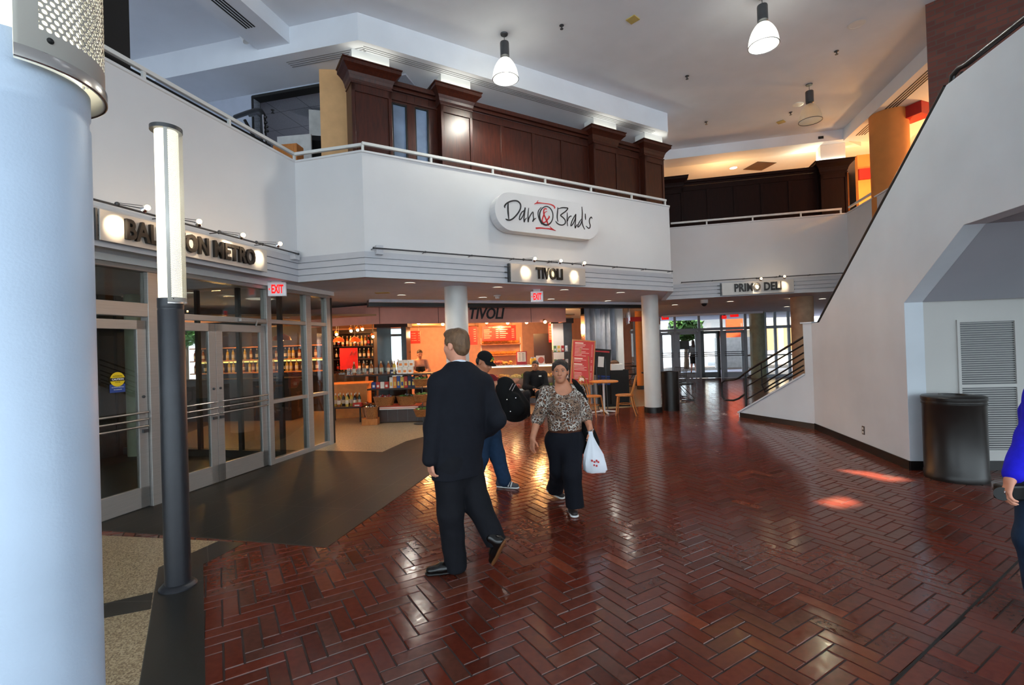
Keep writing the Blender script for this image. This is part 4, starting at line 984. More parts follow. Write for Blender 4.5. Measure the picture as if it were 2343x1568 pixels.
M_bluepane = mat('blue_grey_glazing', rgb(120, 138, 165), 0.08, var=0.15, vscale=2.0, spec=0.8)
Yw = 0.25
def wx(u, v, y=Yw): return FR.hit(u, v, y)[0]
cols = [(wx(804, 230), wx(896, 255)), (wx(1008, 270), wx(1080, 285)), (wx(1357, 340), wx(1412, 350)), (wx(1474, 370), wx(1517, 378))]
w1 = (wx(897, 300, Yw+.17), wx(931, 300, Yw+.17), FR.hit(915, 240, Yw+.17)[1]); w2 = (wx(949, 300, Yw+.17), wx(980, 300, Yw+.17), FR.hit(965, 250, Yw+.17)[1])
woodfront(FR, 'wood_shopfront', 'long mahogany panelled shopfront behind the balcony railing', cols, Yw, 5.90, cols[-1][1], (w1, w2), cols)
def dx(u, v, y=Yw): return FP.hit(u, v, y)[0]
colsP = [(dx(1500, 450), dx(1562, 445)), (dx(1877, 420), dx(1938, 410))]
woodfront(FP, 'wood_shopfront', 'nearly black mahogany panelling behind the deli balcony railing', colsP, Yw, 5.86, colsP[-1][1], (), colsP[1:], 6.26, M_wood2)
# room behind the wood fronts so that no sky shows
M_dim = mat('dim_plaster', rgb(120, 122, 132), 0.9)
wall(tuple(pB+D2*7.5-D3*10), tuple(pB+D2*7.5+D3*3), 3.4, 6.2, M_dim, 'wall_upper_back')
wall(tuple(FP.p+D2*3.5-D3*4), tuple(FP.p+D2*3.5+D3*5.5), 3.4, 6.5, M_orange, 'wall_deli_back')
# orange lit zone right of the deli balcony
e1 = pE+D3*2.6+D2*2.0
wall(tuple(e1-D3*1.5), tuple(e1+D3*5), 3.4, 6.5, M_orange, 'wall_orange', 0.15)
M_redband = mat('red_band', rgb(170, 20, 16), 0.5)
Fo = Frame(tuple(e1-D3*1.5), A3)
z0_ = Fo.hit(1960, 388, -0.05)[1]; z1_ = Fo.hit(1960, 412, -0.05)[1]
struct(MB().box(0, 6, -0.08, -0.001, z1_, z0_).make('trim_16', M_redband, loc=Fo.w(0), rot=Fo.rot))
P = atz(2095, 248, 6.18); Pn = Frame((P[0], P[1]), A2)
tag(MB().prism([(-0.2, -0.2), (0.2, -0.2), (0.2, 0.2), (-0.2, 0.2)], 5.98, 6.215).make('hanging_banner', M_redband, loc=(P[0], P[1], 0), rot=0.4), 'red angular box under the orange beam beside the brick wall', 'sign box')
for (q, e) in ((pE+D3*1.2+D2*0.9, 130), (pE+D3*1.9-D2*1.2, 130), (pE+D3*2.4-D2*3.0, 45)): lamp('upper_warm_light', 'POINT', (q[0], q[1], 5.2), e, (1, 0.48, 0.14), size=0.1)
q = FP.w(1.6, 1.2); lamp('deli_ceiling_light', 'POINT', (q[0], q[1], 5.75), 60, (1, 0.55, 0.22), size=0.1)
q = FP.w(3.55, 0.75); lamp('deli_cove_light', 'POINT', (q[0], q[1], 6.05), 45, (1, 0.92, 0.62), size=0.05)
P = atz(1678, 384, 6.5); tg = thing('recessed_light', 'small glowing recessed light just above the deli panelling', 'ceiling light', (P[0], P[1], 6.5)); MB().lathe([(0, -0.004), (0.1, -0.004)], 20).make('lens', M_down, tg); MB().lathe([(0.12, -0.004), (0.1, -0.008), (0.1, 0)], 20).make('ring', M_white, tg)
P = atz(1738, 380, 6.5); tag(MB().box(-0.3, 0.3, -0.3, 0.3, -0.01, 0.003).make('air_diffuser', M_fit, loc=(P[0], P[1], 6.5), rot=0.2), 'square grey air diffuser above the deli panelling', 'air diffuser')

# ------------------------------------------------------------------ clutter behind the left upper railing
M_tileceil = tilemat('ceiling_tile', rgb(200, 203, 216), rgb(120, 122, 132), 0.61, 0.61, 0.9, 0.006, var=0.02)
M_blue = mat('grey_blue_wall', rgb(176, 182, 198), .85, var=.02)
Ft = Frame(tuple(pB+D2*0.8), A3); xo, zo = Ft.hit(580, 221); xo2 = xo+1.75
m = MB().box(-9, xo, 0, .15, 3.4, 6.105); m.box(xo, xo2, 0, .15, zo, 6.105)
struct(m.make('wall_upper_room', M_blue, loc=Ft.w(0), rot=Ft.rot), 'grey blue wall of the upper walkway with an opening')
m = MB().box(xo-.02, xo2, -.02, .16, zo-.035, zo+.01); m.box(xo-.03, xo, -.02, .16, 3.4, zo); struct(m.make('trim_17', M_dark, loc=Ft.w(0), rot=Ft.rot))
struct(MB().box(xo-2, xo2+1, .16, 5, zo+.012, zo+.05).make('ceiling_tiles', M_tileceil, loc=Ft.w(0), rot=Ft.rot))
for q, e in ((pB+D2*3.6-D3*1.2, 26), (pA-D2*2.6-D3*2.6, 20)): lamp('upper_fill_light', 'POINT', (q[0], q[1], 4.3), e, (.95, .97, 1.0), size=.25)  # added unseen fill lamps that brighten the upper left ceiling
def at(u, v, y): p = aty(u, v, y); return (p[0], p[1], p[2])
p = at(735, 340, 7.6); q = at(733, 155, 7.6)
ob = MB().box(0, 0.62, 0, 0.02, 3.45, q[2]).make('cardboard_sheet', M_card, loc=(p[0], p[1], 0), rot=0.12); tag(ob, 'tall tan cardboard sheet standing beside the dark wood shopfront', 'cardboard')
p = at(706, 250, 8.7); z2 = at(706, 312, 8.7)[2]
M_wbox = mat('white_board', rgb(205, 203, 200), 0.7)
ob = MB().box(0, 0.55, 0, 0.5, z2-0.02, p[2]).make('white_box', M_wbox, loc=(p[0], p[1], 0), rot=0.25, bevel=0.004); tag(ob, 'upright white box on the dark cornice behind the corner railing', 'box')
p = at(692, 312, 8.62); 
t = thing('cornice_stand', 'black moulded cornice block behind the corner railing', 'display stand', (p[0]-0.02, p[1]-0.05, 3.45), 0.22)
zt = p[2]-3.45; MB().box(0.14, 0.8, 0.1, 0.65, 0, zt-0.22).make('body', M_dark, t); MB().add([(0.14, 0.1, zt-.25), (0.8, .1, zt-.25), (.8, .65, zt-.25), (.14, .65, zt-.25), (0, -.05, zt-.1), (.9, -.05, zt-.1), (.9, .75, zt-.1), (0, .75, zt-.1), (.04, -.02, zt), (.9, -.02, zt), (.9, .75, zt), (.04, .75, zt)], [(0, 1, 5, 4), (1, 2, 6, 5), (2, 3, 7, 6), (3, 0, 4, 7), (4, 5, 9, 8), (5, 6, 10, 9), (6, 7, 11, 10), (7, 4, 8, 11), (8, 9, 10, 11)]).make('cornice', M_dark, t)
p = at(634, 313, 8.4); ob = MB().box(0, 0.62, 0, 0.03, 3.45, p[2]).make('leaning_board', M_wbox, loc=(p[0], p[1], 0), rot=-0.12); tag(ob, 'pale board leaning behind the corner of the railing', 'board')
p = at(652, 345, 7.7); ob = MB().box(-0.2, 0.2, 0, 0.2, 3.45, at(650, 330, 7.7)[2]).make('wood_crate', M_oak, loc=(p[0], p[1], 0), rot=-0.12); tag(ob, 'orange brown wooden crate seen through the corner railing', 'crate')
# exercise machine frame: bent black tube with a chrome upright
y = 7.5
t = thing('exercise_machine', 'black bent tube machine frame with chrome upright behind the railing', 'exercise machine', at(575, 330, y)[:2]+(3.45,), 0)
o = at(575, 330, y)
def rl(u, v, dy=0): p = at(u, v, y+dy); return (p[0]-o[0], p[1]-o[1], p[2]-3.45)
MB().tube([rl(538, 268, 0.5), rl(566, 258, .25), rl(588, 252, .05), rl(597, 254), rl(602, 262), rl(604, 290), (rl(606, 310)[0], 0, 0.1)], 0.035, 10).make('frame', M_railb, t)
MB().tube([rl(571, 265, 0.5), rl(590, 262, .25), rl(598, 270, .1), rl(599, 310, 0), (rl(599, 310)[0], 0.1, 0.1)], 0.02, 8).make('frame', M_railb, t)
MB().tube([rl(602, 263, -.06), (rl(610, 325, -.06)[0], -.06, 0)], 0.014, 8).make('upright', M_chrome, t)
k = MB()
for u, v in ((608, 268), (609, 280), (611, 290), (612, 300)): k.ball(rl(u, v, -.06), 0.022, 8)
k.make('hooks', M_railb, t); MB().tube([rl(560, 275, .3), rl(590, 330, .3)], 0.025, 8).make('strut', M_railb, t)
MB().box(-0.45, 0.3, -0.1, 0.15, 0.0, 0.12).make('foot_frame', M_railb, t)
P = atz(624, 252, zo+.012); t = thing('sprinkler', 'dark ceiling sprinkler under the tiles of the upper left room', 'sprinkler', (P[0], P[1], zo+.012)); MB().lathe([(0.035, 0), (0.012, -0.02), (0.01, -0.05), (0.03, -0.055), (0, -0.06)], 12).make('body', M_fit, t)

# ------------------------------------------------------------------ street doors at the far end
M_alud = mat('grey_aluminium', rgb(128, 132, 140), 0.4, 0.4, var=0.02)
FF = Frame((7.0, 21.2), A3)
def fx(u, v=800, y=0): return FF.hit(u, v, y)[0]
def fz(u, v): return FF.hit(u, v)[1]
def c7p(x, y): return (1380+x/3.733, 600+y/3.733)
wn = thing('window_2', None, None, FF.w(0), FF.rot); struct(wn, 'grey framed street entrance glazing far behind the hall')
f = MB(); gl = MB()
ztr, zhd = fz(1600, 754), fz(1600, 721)
x_l, x_r = fx(1424), fx(1812)
ms = [fx(1424), fx(1453), fx(1507), fx(1546), fx(1601), fx(1652), fx(1707), fx(1752), fx(1775), fx(1806)]
f.box(x_l-1.5, x_r+0.1, -0.06, 0.06, zhd, 2.72)
for x in ms: f.box(x-0.05, x+0.05, -0.05, 0.05, 0, zhd)
f.box(x_l, x_r, -0.05, 0.05, ztr-0.07, ztr+0.05); f.box(ms[6], x_r, -0.04, 0.04, 0.9, 0.96); f.box(ms[6], x_r, -0.04, 0.04, 0, 0.12); f.box(ms[0], ms[2], -0.04, 0.04, 0, 0.25)
f.make('frame', M_alud, wn)
for a, b in zip(ms[:-1], ms[1:]): gl.box(a+0.05, b-0.05, -0.004, 0.004, ztr+.05, zhd)
for a, b in ((ms[6], ms[7]), (ms[7], ms[8]), (ms[8], ms[9]), (ms[0], ms[1])): gl.box(a+.05, b-.05, -0.004, 0.004, 0.1, ztr-.05)
gl.make('pane', M_glass, wn)
def street_door(n, x0, x1, m, label, ang=0.0):
    d = thing(n, None, None, FF.w(x0), FF.rot+ang); struct(d, label); w = x1-x0; zt = ztr-0.08; g = MB(); st = 0.13
    g.box(0, st, -.025, .025, 0.01, zt); g.box(w-st, w, -.025, .025, 0.01, zt); g.box(0, w, -.025, .025, 0.01, 0.25); g.box(0, w, -.025, .025, zt-.12, zt); g.make('frame', m, d)
    MB().box(st, w-st, -.004, .004, .25, zt-.12).make('pane', M_glass, d)
    for z in (0.95, 1.03, 1.11): MB().tube([(0.05, -.08, z), (w-.05, -.08, z)], 0.016, 6).make('push_bar', M_fit, d)
street_door('door_4', ms[2]+.05, ms[3]-.05, M_alud, 'grey street door next to the white round column')
street_door('door_5', ms[3]+.05, ms[4]-.05, M_alud, 'grey street door with a notice, in front of the walking woman outside')
street_door('door_6', ms[4]+.05, ms[5]-.05, M_railb, 'dark framed street door standing slightly ajar', 0.16)
street_door('door_7', ms[5]+.05, ms[6]-.05, M_alud, 'grey street door left of the greenish column')
x = fx(1561); ob = MB().box(x-0.35, x+0.3, 0.03, 0.04, fz(1560, 800), fz(1560, 780)).make('door_notice', M_fit, loc=FF.w(0), rot=FF.rot); tag(ob, 'grey rectangular notice on the glass of a street door', 'notice')
# lettering band FAIRFAX STREET
t = thing('street_sign', 'dark lettering FAIRFAX STREET above the far street doors', 'sign', FF.w(0), FF.rot)
xa, xb = fx(1574, 705, -1.2), fx(1671, 705, -1.2); zc = FF.hit(1620, 706, -1.2)[1]
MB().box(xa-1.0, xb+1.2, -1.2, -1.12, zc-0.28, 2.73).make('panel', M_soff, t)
lt = MB(); sz = 0.36; put_text(lt, 'FAIRFAX STREET', sz, (xa+xb)/2, zc, -1.21, depth=0.02, bold=0.014, sx=fit_text('FAIRFAX STREET', xb-xa, sz, 0.014)); lt.make('lettering', M_letter, t)
MB().tube([(xa-1.4, -1.3, zc-0.16), (xa-1.3, -1.3, zc+0.02), (xa-1.15, -1.3, zc+0.05), (xb+0.5, -1.3, zc+0.2)], 0.03, 8).make('rod', M_fit, t)
M_exred = emitmat('exit_red_far', (1, 0.01, 0.01), 0.9)
for u, v, s_, lab in ((1522, 726, 0.29, 'small red exit sign close to the white round column'), (1680, 719, 0.32, 'small red exit sign before the greenish column'), (1657, 726, 0.18, 'tiny red exit sign at the middle street door')):
    x, z = FF.hit(u, v, -0.3); t = thing('exit_sign', lab, 'exit sign', FF.w(x, -0.3, 0), FF.rot)
    MB().box(-s_/2, s_/2, -.03, .03, z-s_*.37, z+s_*.37).make('housing', M_exred, t); lt = MB(); put_text(lt, 'EXIT', s_*.5, 0, z, -.032, depth=.004, sx=0.75); lt.make('lettering', M_redtxt, t); MB().box(-.05, .05, -.03, .03, z+s_*.37, 2.73).make('mount', M_fit, t)
# columns near the street glass
def colat(u0, u1, v, D, m, label, base=True):
    a, b = az(u0, v), az(u1, v); c = (a+b)/2; r = D*math.sin((b-a)/2); column('column', D*math.sin(c), D*math.cos(c), r, 0, 2.73, m, label, base)
M_green = mat('greenish_column', rgb(150, 158, 132), 0.5); M_coltan = mat('tan_column', rgb(196, 160, 128), 0.6)
colat(1716, 1752, 790, 22.6, M_green, 'greenish round column behind the street glazing', False)
colat(1808, 1862, 700, 15.2, M_coltan, 'tan round column behind the stair handrail')
colat(1455, 1474, 800, 17.5, M_orange, 'warm lit round column peeking out behind the white one')
# outside: pavement, tree, houses
M_pave = mat('pale_pavement', rgb(150, 152, 160), 0.9); M_leafm = mat('tree_leaves', rgb(36, 74, 22), 0.7, col2=rgb(70, 112, 40), vscale=3); M_bark = mat('bark', rgb(90, 72, 56), 0.9); M_siding = tilemat('siding', rgb(165, 172, 182), rgb(110, 115, 124), 8, 0.18, 0.8, 0.01, var=0.02)
struct(MB().box(-16, 40, 26.2, 70, -0.06, -0.01).make('ground_pavement', M_pave))
struct(MB().box(-16, 40, 21.6, 26.2, -0.02, -0.003).make('floor_entrance', mat('entrance_tile', rgb(150, 156, 178), 0.5)))
def tree(x, y, h, r, label, seed):
    t = thing('street_tree', label, 'tree', (x, y, -0.01)); rr = random.Random(seed)
    MB().tube([(0, 0, 0), (0.05, 0, h*0.4), (0, 0.1, h*0.75)], [0.16, 0.13, 0.07], 8).make('trunk', M_bark, t)
    m = MB()
    for k in range(900):
        a = rr.uniform(0, 2*PI); b = math.acos(rr.uniform(-1, 1)); d = r*rr.uniform(0.45, 1)**0.6
        c = Vector((d*math.sin(b)*math.cos(a), d*math.sin(b)*math.sin(a), h*0.72+d*0.85*math.cos(b))); u = Vector((rr.gauss(0, 1), rr.gauss(0, 1), rr.gauss(0, 1))).normalized(); w = u.orthogonal().normalized(); s_ = 0.22
        m.add([c-u*s_, c+w*s_*.6, c+u*s_, c-w*s_*.6], [(0, 1, 2, 3)])
    m.make('leaves', M_leafm, t)
tree(10.2, 28.5, 3.4, 0.95, 'leafy green street tree seen through the upper street glazing', 1)
tree(18.3, 36, 4.2, 1.5, 'leafy green street tree behind the stair handrail glazing', 2)
tree(-17.2, 25.5, 5.2, 1.9, 'leafy green tree seen through the vestibule glass behind the charcoal pole', 4)
tree(7.9, 33, 4.0, 1.2, 'leafy green street tree behind the narrow window beside the silver gate', 3)
t = thing('outside_porch', 'grey clapboard porch with brick pier outside the street doors', 'building', (12.4, 30.2, -0.01), -0.2)
MB().box(-0.9, 2.3, 0, 4, 2.3, 5.2).make('siding', M_siding, t); MB().box(0.35, 1.1, -0.2, 0.5, 0, 2.3).make('brick_pier', M_brickw, t); MB().box(-0.95, -0.3, -0.3, 0.3, 0, 2.4).make('post', M_wbox, t); MB().box(-1.0, 2.5, -0.35, 4, 2.18, 2.36).make('beam', M_wbox, t)
t = thing('outside_kiosk', 'low white wall with an orange red panel outside the street door', 'building', (12.35, 28.0, -0.01), -0.25)
MB().box(-0.6, 1.6, 0, 0.3, 0, 1.75).make('low_wall', M_wbox, t); MB().box(0.1, 1.0, 0.35, 0.6, 1.75, 3.3).make('red_panel', mat('orange_red_panel', rgb(206, 74, 24), 0.6), t)
t = thing('outside_house', 'cream house front with warm lit windows beyond the street', 'building', (16.3, 30.5, -0.01), -0.25)
MB().box(-1.2, 2.0, 0, 1.5, 0, 6).make('front', mat('cream_front', rgb(214, 196, 168), 0.8), t); MB().box(-0.8, 0.4, -.02, 0, 0.9, 2.3).make('lit_window', emitmat('lit_window', (1, 0.62, 0.25), 1.6), t); MB().box(0.7, 1.8, -.02, 0, 0.9, 2.3).make('lit_window', bpy.data.materials['lit_window'], t)
# black furniture before the street glazing
def wire_chair(x, y, rot, label, group=None):
    t = thing('wire_chair', label, 'chair', (x, y, 0), rot, group)
    s = MB()
    for sgn in (-1, 1):
        s.tube([(sgn*.23, -.24, .02), (sgn*.23, .22, .02), (sgn*.22, .25, .05), (sgn*.21, -.20, .44)], 0.010, 6)
    s.tube([(-.23, .2, .02), (.23, .2, .02)], 0.009, 6); s.make('sled_base', M_railb, t)
    b = MB().box(-.22, .22, -.21, .22, .44, .465); b.make('seat', M_railb, t, bevel=0.01)
    k = MB(); n = 9
    for i in range(n):
        a = -.21+.42*i/(n-1); k.tube([(a, .21, .46), (a, .27, .62), (a*1.02, .31, .86)], 0.007, 5)
    for z, yy in ((.62, .27), (.74, .292), (.86, .31)): k.tube([(-.215, yy, z), (.215, yy, z)], 0.008, 6)
    k.make('backrest', M_railb, t); return t
wire_chair(4.62, 13.35, -1.15, 'black wire chair with sled base beside the dark bin, nearer one')
wire_chair(4.72, 14.2, -1.0, 'black wire chair behind the nearer one beside the dark bin')
def dark_table(x, y, label):
    t = thing('cafe_table', label, 'table', (x, y, 0)); MB().lathe([(0, .71), (.38, .71), (.38, .74), (0, .74)], 28).make('tabletop', M_railb, t); MB().cyl((0, 0), .03, .02, .71).make('stem', M_railb, t); MB().lathe([(.24, 0), (.22, .02), (.03, .04)], 24).make('foot', M_railb, t)
dark_table(4.2, 14.4, 'round dark cafe table behind the bin')
dark_table(13.6, 18.4, 'round dark cafe table behind the stair handrail')
wire_chair(12.8, 18.2, 1.2, 'black wire chair at the table behind the stair handrail, on its near side'); wire_chair(14.4, 18.0, -1.2, 'black wire chair at the table behind the stair handrail, on its far side')
dark_table(4.9, 18.6, 'round dark cafe table before the narrow street window'); wire_chair(4.5, 18.0, 0.4, 'black wire chair at the table before the narrow street window')
# ------------------------------------------------------------------ the TIVOLI shop
AK = math.radians(65); FK = Frame((-2.95, 10.25), AK)
# head of the shop opening: black track, salmon band, ceiling inside
hd = MB().box(-0.05, 7.6, 0, 0.25, 2.58, 2.722); struct(hd.make('trim_18', M_black, loc=FK.w(0), rot=FK.rot))
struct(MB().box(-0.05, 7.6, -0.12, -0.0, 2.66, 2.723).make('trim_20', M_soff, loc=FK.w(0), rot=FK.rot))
struct(wall(FK.w(-3.2, 6.8)[:2], FK.w(14, 6.8)[:2], 0, 2.75, M_shopw, 'wall_shop_back'))
bx0, bx1 = FK.hit(872, 715, .5)[0], FK.hit(1296, 720, .5)[0]
zb1, zb0 = FK.hit(1100, 699, .5)[1], FK.hit(1100, 739, .5)[1]
t = thing('shop_band_sign', 'salmon band with black italic TIVOLI lettering above the food counter', 'sign', FK.w(0), FK.rot)
pts = [(bx0-1.6, 2.2), (bx0-0.75, 1.2), (bx0-0.3, .72), (bx0, .5), (bx1-0.05, .5), (bx1+0.02, .9)]
m = MB()
for i in range(len(pts)-1):
    (ax, ay), (cx, cy) = pts[i], pts[i+1]
    m.add([(ax, ay, zb0), (cx, cy, zb0), (cx+(.10 if i == 4 else 0), cy, zb1), (ax, ay, zb1), (ax, ay+.06, zb0), (cx, cy+.06, zb0), (cx, cy+.06, zb1), (ax, ay+.06, zb1)], [(0, 1, 2, 3), (7, 6, 5, 4), (0, 4, 5, 1), (3, 2, 6, 7), (1, 5, 6, 2), (0, 3, 7, 4)])
m.box(bx1-.06, bx1-.02, .5, .56, zb0, zb1); m.make('band', M_pink, t)
sm = MB()
for u in (868, 1003, 1215): x = FK.hit(u, 718, .495)[0]; sm.box(x-.004, x+.004, .494, .5, zb0, zb1)
sm.make('seam', M_dark, t)
ta, tb = FK.hit(1066, 716, .48)[0], FK.hit(1156, 716, .48)[0]
lt = MB(); sz = (zb1-zb0)*0.62/0.70; put_text(lt, 'TIVOLI', sz, (ta+tb)/2, (zb0+zb1)/2+.0, .485, depth=.03, bold=.006, shear=.25, sx=fit_text('TIVOLI', tb-ta-.08, sz, .006)); lt.make('lettering', M_ink, t)
struct(MB().box(bx0-3, bx1+0.3, .57, 6.8, 2.42, 2.46).make('ceiling_shop', M_shopc, loc=FK.w(0), rot=FK.rot))
struct(MB().box(-9, bx0-1.62, 2.2, 6.8, 2.55, 2.58).make('ceiling_bar', M_shopc, loc=FK.w(0), rot=FK.rot))
# partition between shop and metro vestibule side: left shop wall panels
for q, e in ((FK.w(1.2, 2.6, 2.2), 92), (FK.w(3.4, 2.6, 2.2), 92), (FK.w(5.2, 2.4, 2.2), 79), (FK.w(-1.0, 3.0, 2.2), 92), (FK.w(-3.2, 3.6, 2.2), 79), (FK.w(2.4, 4.8, 2.2), 79), (FK.w(-5.4, 3.0, 2.2), 57)):
    lamp('shop_warm_light', 'POINT', q, e, (1, 0.50, 0.17), size=0.12)
lamp('shop_warm_light', 'POINT', FK.w(5.6, 4.6, 2.15), 70, (1, .62, .36), size=.12)
lamp('shop_warm_light', 'POINT', FK.w(3.6, 5.4, 2.15), 50, (1, .60, .30), size=.12)
def strack(u, v, y, label, on=True):
    p = at(u, v, y); t = thing('shop_spotlight', label, 'spotlight', p, 0, 'spotlights of the food shop')
    MB().tube([(0, 0.0, .02), (0, .0, 2.42-p[2])], .012, 6).make('stem', M_fit, t)
    MB().tube([(-.03, .04, .04), (.015, -.04, -.03)], .045, 14).make('head', M_oak if on else M_fit, t); MB().ball((.018, -.05, -.036), .042, 12).make('bulb', M_warm, t)
for u, v, lab in ((957, 737, 'glowing shop spotlight over the bottle shelves, first below the salmon band'), (1012, 739, 'glowing shop spotlight hard by the near white column'), (1112, 735, 'glowing shop spotlight under the last letters of the band'), (1160, 736, 'glowing shop spotlight above the breakfast menu board'), (1203, 735, 'glowing shop spotlight just beyond the breakfast menu board'), (1245, 734, 'glowing shop spotlight nearest the bright white pillar')):
    strack(u, v, 12.6, lab)
for u, v, lab in ((770, 763, 'small glowing spotlight over the wine shelves, next to the glass corner'), (803, 755, 'small glowing spotlight over the wine shelves, brightest one'), (818, 753, 'small glowing spotlight over the wine shelves, before the dark pillar'), (829, 751, 'small glowing spotlight over the wine shelves, touching the dark pillar'), (853, 768, 'round glowing lamp beside the dark mirrored pillar')): strack(u, v, 14.0, lab)

# small goods: one of each, then copies
def bottle(mg, ml, name='wine_bottle'):
    t = thing(name, None, 'bottle'); MB().lathe([(0, 0), (.037, .002), (.038, .19), (.03, .22), (.014, .245), (.013, .30), (0, .30)], 12).make('glass', mg, t); MB().lathe([(.0388, .06), (.0388, .15)], 12).make('label', ml, t); MB().lathe([(.015, .262), (.015, .304), (0, .304)], 10).make('capsule', ml, t); return t
M_bgreen = mat('bottle_green', rgb(34, 52, 24), .12); M_bdark = mat('bottle_dark', rgb(26, 14, 12), .12); M_bamb = mat('bottle_amber', rgb(150, 80, 18), .15); M_lab = mat('bottle_label', rgb(226, 214, 186), .6); M_labr = mat('bottle_label_red', rgb(170, 40, 26), .6); M_yelw = mat('bottle_yellow', rgb(210, 178, 70), .2)
protoB = [bottle(M_bgreen, M_lab), bottle(M_bdark, M_lab), bottle(M_bdark, M_labr), bottle(M_bamb, M_lab), bottle(M_yelw, M_lab)]
for p in protoB: p.location = (0, 0, -50)
usedB = set()
def put_bottle(k, loc, label, group):
    p = protoB[k]
    if k not in usedB: usedB.add(k); p.location = loc; p['label'] = label; p['group'] = group; return p
    return dup(p, loc, RND.uniform(0, 6), label, group)
M_shelf = mat('dark_shelf', rgb(44, 24, 16), .5)
# wine wall at the back left of the shop
FWn = Frame(at(762, 900, 14.6)[:2], math.radians(100))
t = thing('wine_shelves', 'dark wine shelving full of bottles behind the red poster', 'shelving', FWn.w(0), FWn.rot); m = MB()
zs = [1.05, 1.42, 1.80]
for z in [.4, .72]+zs+[2.2]: m.box(-4.2, 1.35, 0, .32, z-.03, z)
m.make('shelf', M_shelf, t); MB().box(-4.2, 1.35, .32, .36, 0, 2.3).make('back_panel', M_shelf, t); 
for x in (-4.2, -2.8, -1.4, -.02, 1.33): MB().box(x, x+.03, 0, .32, 0, 2.2).make('upright', M_shelf, t)
lbl = {1.05: 'wine bottle on the lowest bottle row of the dark wine shelving', 1.42: 'wine bottle on the middle bottle row of the dark wine shelving', 1.80: 'wine bottle on the top bottle row of the dark wine shelving'}
for z in zs:
    x = -4.05
    while x < 1.3:
        P = FWn.w(x, .13, z); put_bottle(RND.choice([0, 1, 2, 3, 3, 4]), P, lbl[z], 'wine bottles on the dark shelving, '+{1.05: 'lowest', 1.42: 'middle', 1.80: 'top'}[z]+' row'); x += RND.uniform(.105, .15)
lamp('wine_light', 'POINT', FWn.w(-1.5, -.8, 2.3), 22, (1, .5, .16), size=.1); lamp('wine_light', 'POINT', FWn.w(-3.5, -.9, 2.3), 22, (1, .6, .25), size=.1); lamp('wine_light', 'POINT', FWn.w(.6, -.7, 2.25), 18, (1, .45, .14), size=.1)
for u, lab in ((775, 'copper dome lamp over the wine shelves, next to the glass corner'), (812, 'copper dome lamp over the wine shelves, nearer the dark pillar')):
    p = at(u, 778, 13.6); t = thing('dome_lamp', lab, 'pendant lamp', p); MB().lathe([(.16, -.06), (.14, .02), (.06, .08), (.0, .1)], 20).make('shade', mat('copper', rgb(190, 92, 44), .4, .3), t); MB().tube([(0, 0, .1), (0, 0, 2.55-p[2])], .006, 6).make('cord', M_fit, t); MB().ball((0, 0, -.02), .05, 10).make('bulb', M_warm, t)
p = at(778, 838, 13.0); q = at(817, 796, 13.0); M_redp = mat('red_poster', rgb(216, 24, 14), .5, emit=rgb(216, 24, 14), estr=0.0)
t = thing('red_poster', 'bright red display panel before the wine shelves', 'poster', (p[0], p[1], 0)); MB().box(0, q[0]-p[0], 0, .03, p[2]-.1, q[2]).make('panel', M_redp, t); MB().tube([(.28, -.004, q[2]-.2), (.33, -.004, q[2]-.08), (.36, -.004, q[2]-.2), (.42, -.004, q[2]-.1)], .008, 5, flat=.3).make('flourish', M_redtxt, t); MB().box(.1, .14, .03, .07, 0, p[2]).make('leg', M_dark, t); MB().box(.3, .34, .03, .07, 0, p[2]).make('leg', M_dark, t)
# orange-lit low glass counter and goods at the left
p = at(768, 960, 11.9); M_amber = mat('amber_counter', rgb(230, 150, 70), .35)
t = thing('side_counter', 'low tan counter glowing orange behind the floor baskets', 'counter', (p[0]-.2, p[1], 0), .15); MB().box(0, .95, 0, .8, 0, .80).make('body', M_amber, t); MB().box(-.03, 1.0, -.03, .85, .80, .84).make('worktop', M_amber, t); MB().add([(0.1, 0.1, .84), (.9, .1, .84), (.9, .7, .84), (.1, .7, .84), (.1, .35, 1.1), (.9, .35, 1.1), (.9, .7, 1.1), (.1, .7, 1.1)], [(0, 1, 5, 4), (4, 5, 6, 7), (1, 2, 6, 5), (2, 3, 7, 6), (3, 0, 4, 7)]).make('glass_front', M_glass, t)
# display island: dark base, two shelves, striped cloth
YD = 10.95
o = at(865, 972, YD); xl, xr = at(868, 960, YD)[0], at(982, 960, YD)[0]
t = thing('display_island', 'dark shop display island with two shelves between glass corner and suited man', 'display stand', (o[0], YD, 0), 0)
wI = xr-xl; zc, z2, z1 = .36, .77, 1.09
gv = MB().box(0, wI, 0, .75, .02, zc-.03)
for k in range(1, 5): gv.box(wI*k/5-.004, wI*k/5+.004, -.002, .001, .03, zc-.04, 1)
gv.make('base', [mat('dark_tile_base', rgb(52, 34, 28), .3), M_fit], t); MB().box(-.02, wI+.02, -.02, .77, zc-.03, zc).make('top', M_shelf, t)
MB().box(-.25, wI+.05, .08, .7, z2-.03, z2).make('shelf', M_shelf, t); MB().box(-.75, wI+.1, .08, .7, z1-.03, z1).make('shelf', M_shelf, t)
for x in (-.2, wI*.48, wI): MB().box(x, x+.04, .5, .54, zc, z1).make('upright', M_dark, t)
cloth = MB().box(.05, wI*.82, -.03, .5, zc, zc+.012); cloth.box(.05, wI*.82, -.035, -.022, zc-.055, zc+.012); 
M_stripe = newmat('striped_cloth'); 
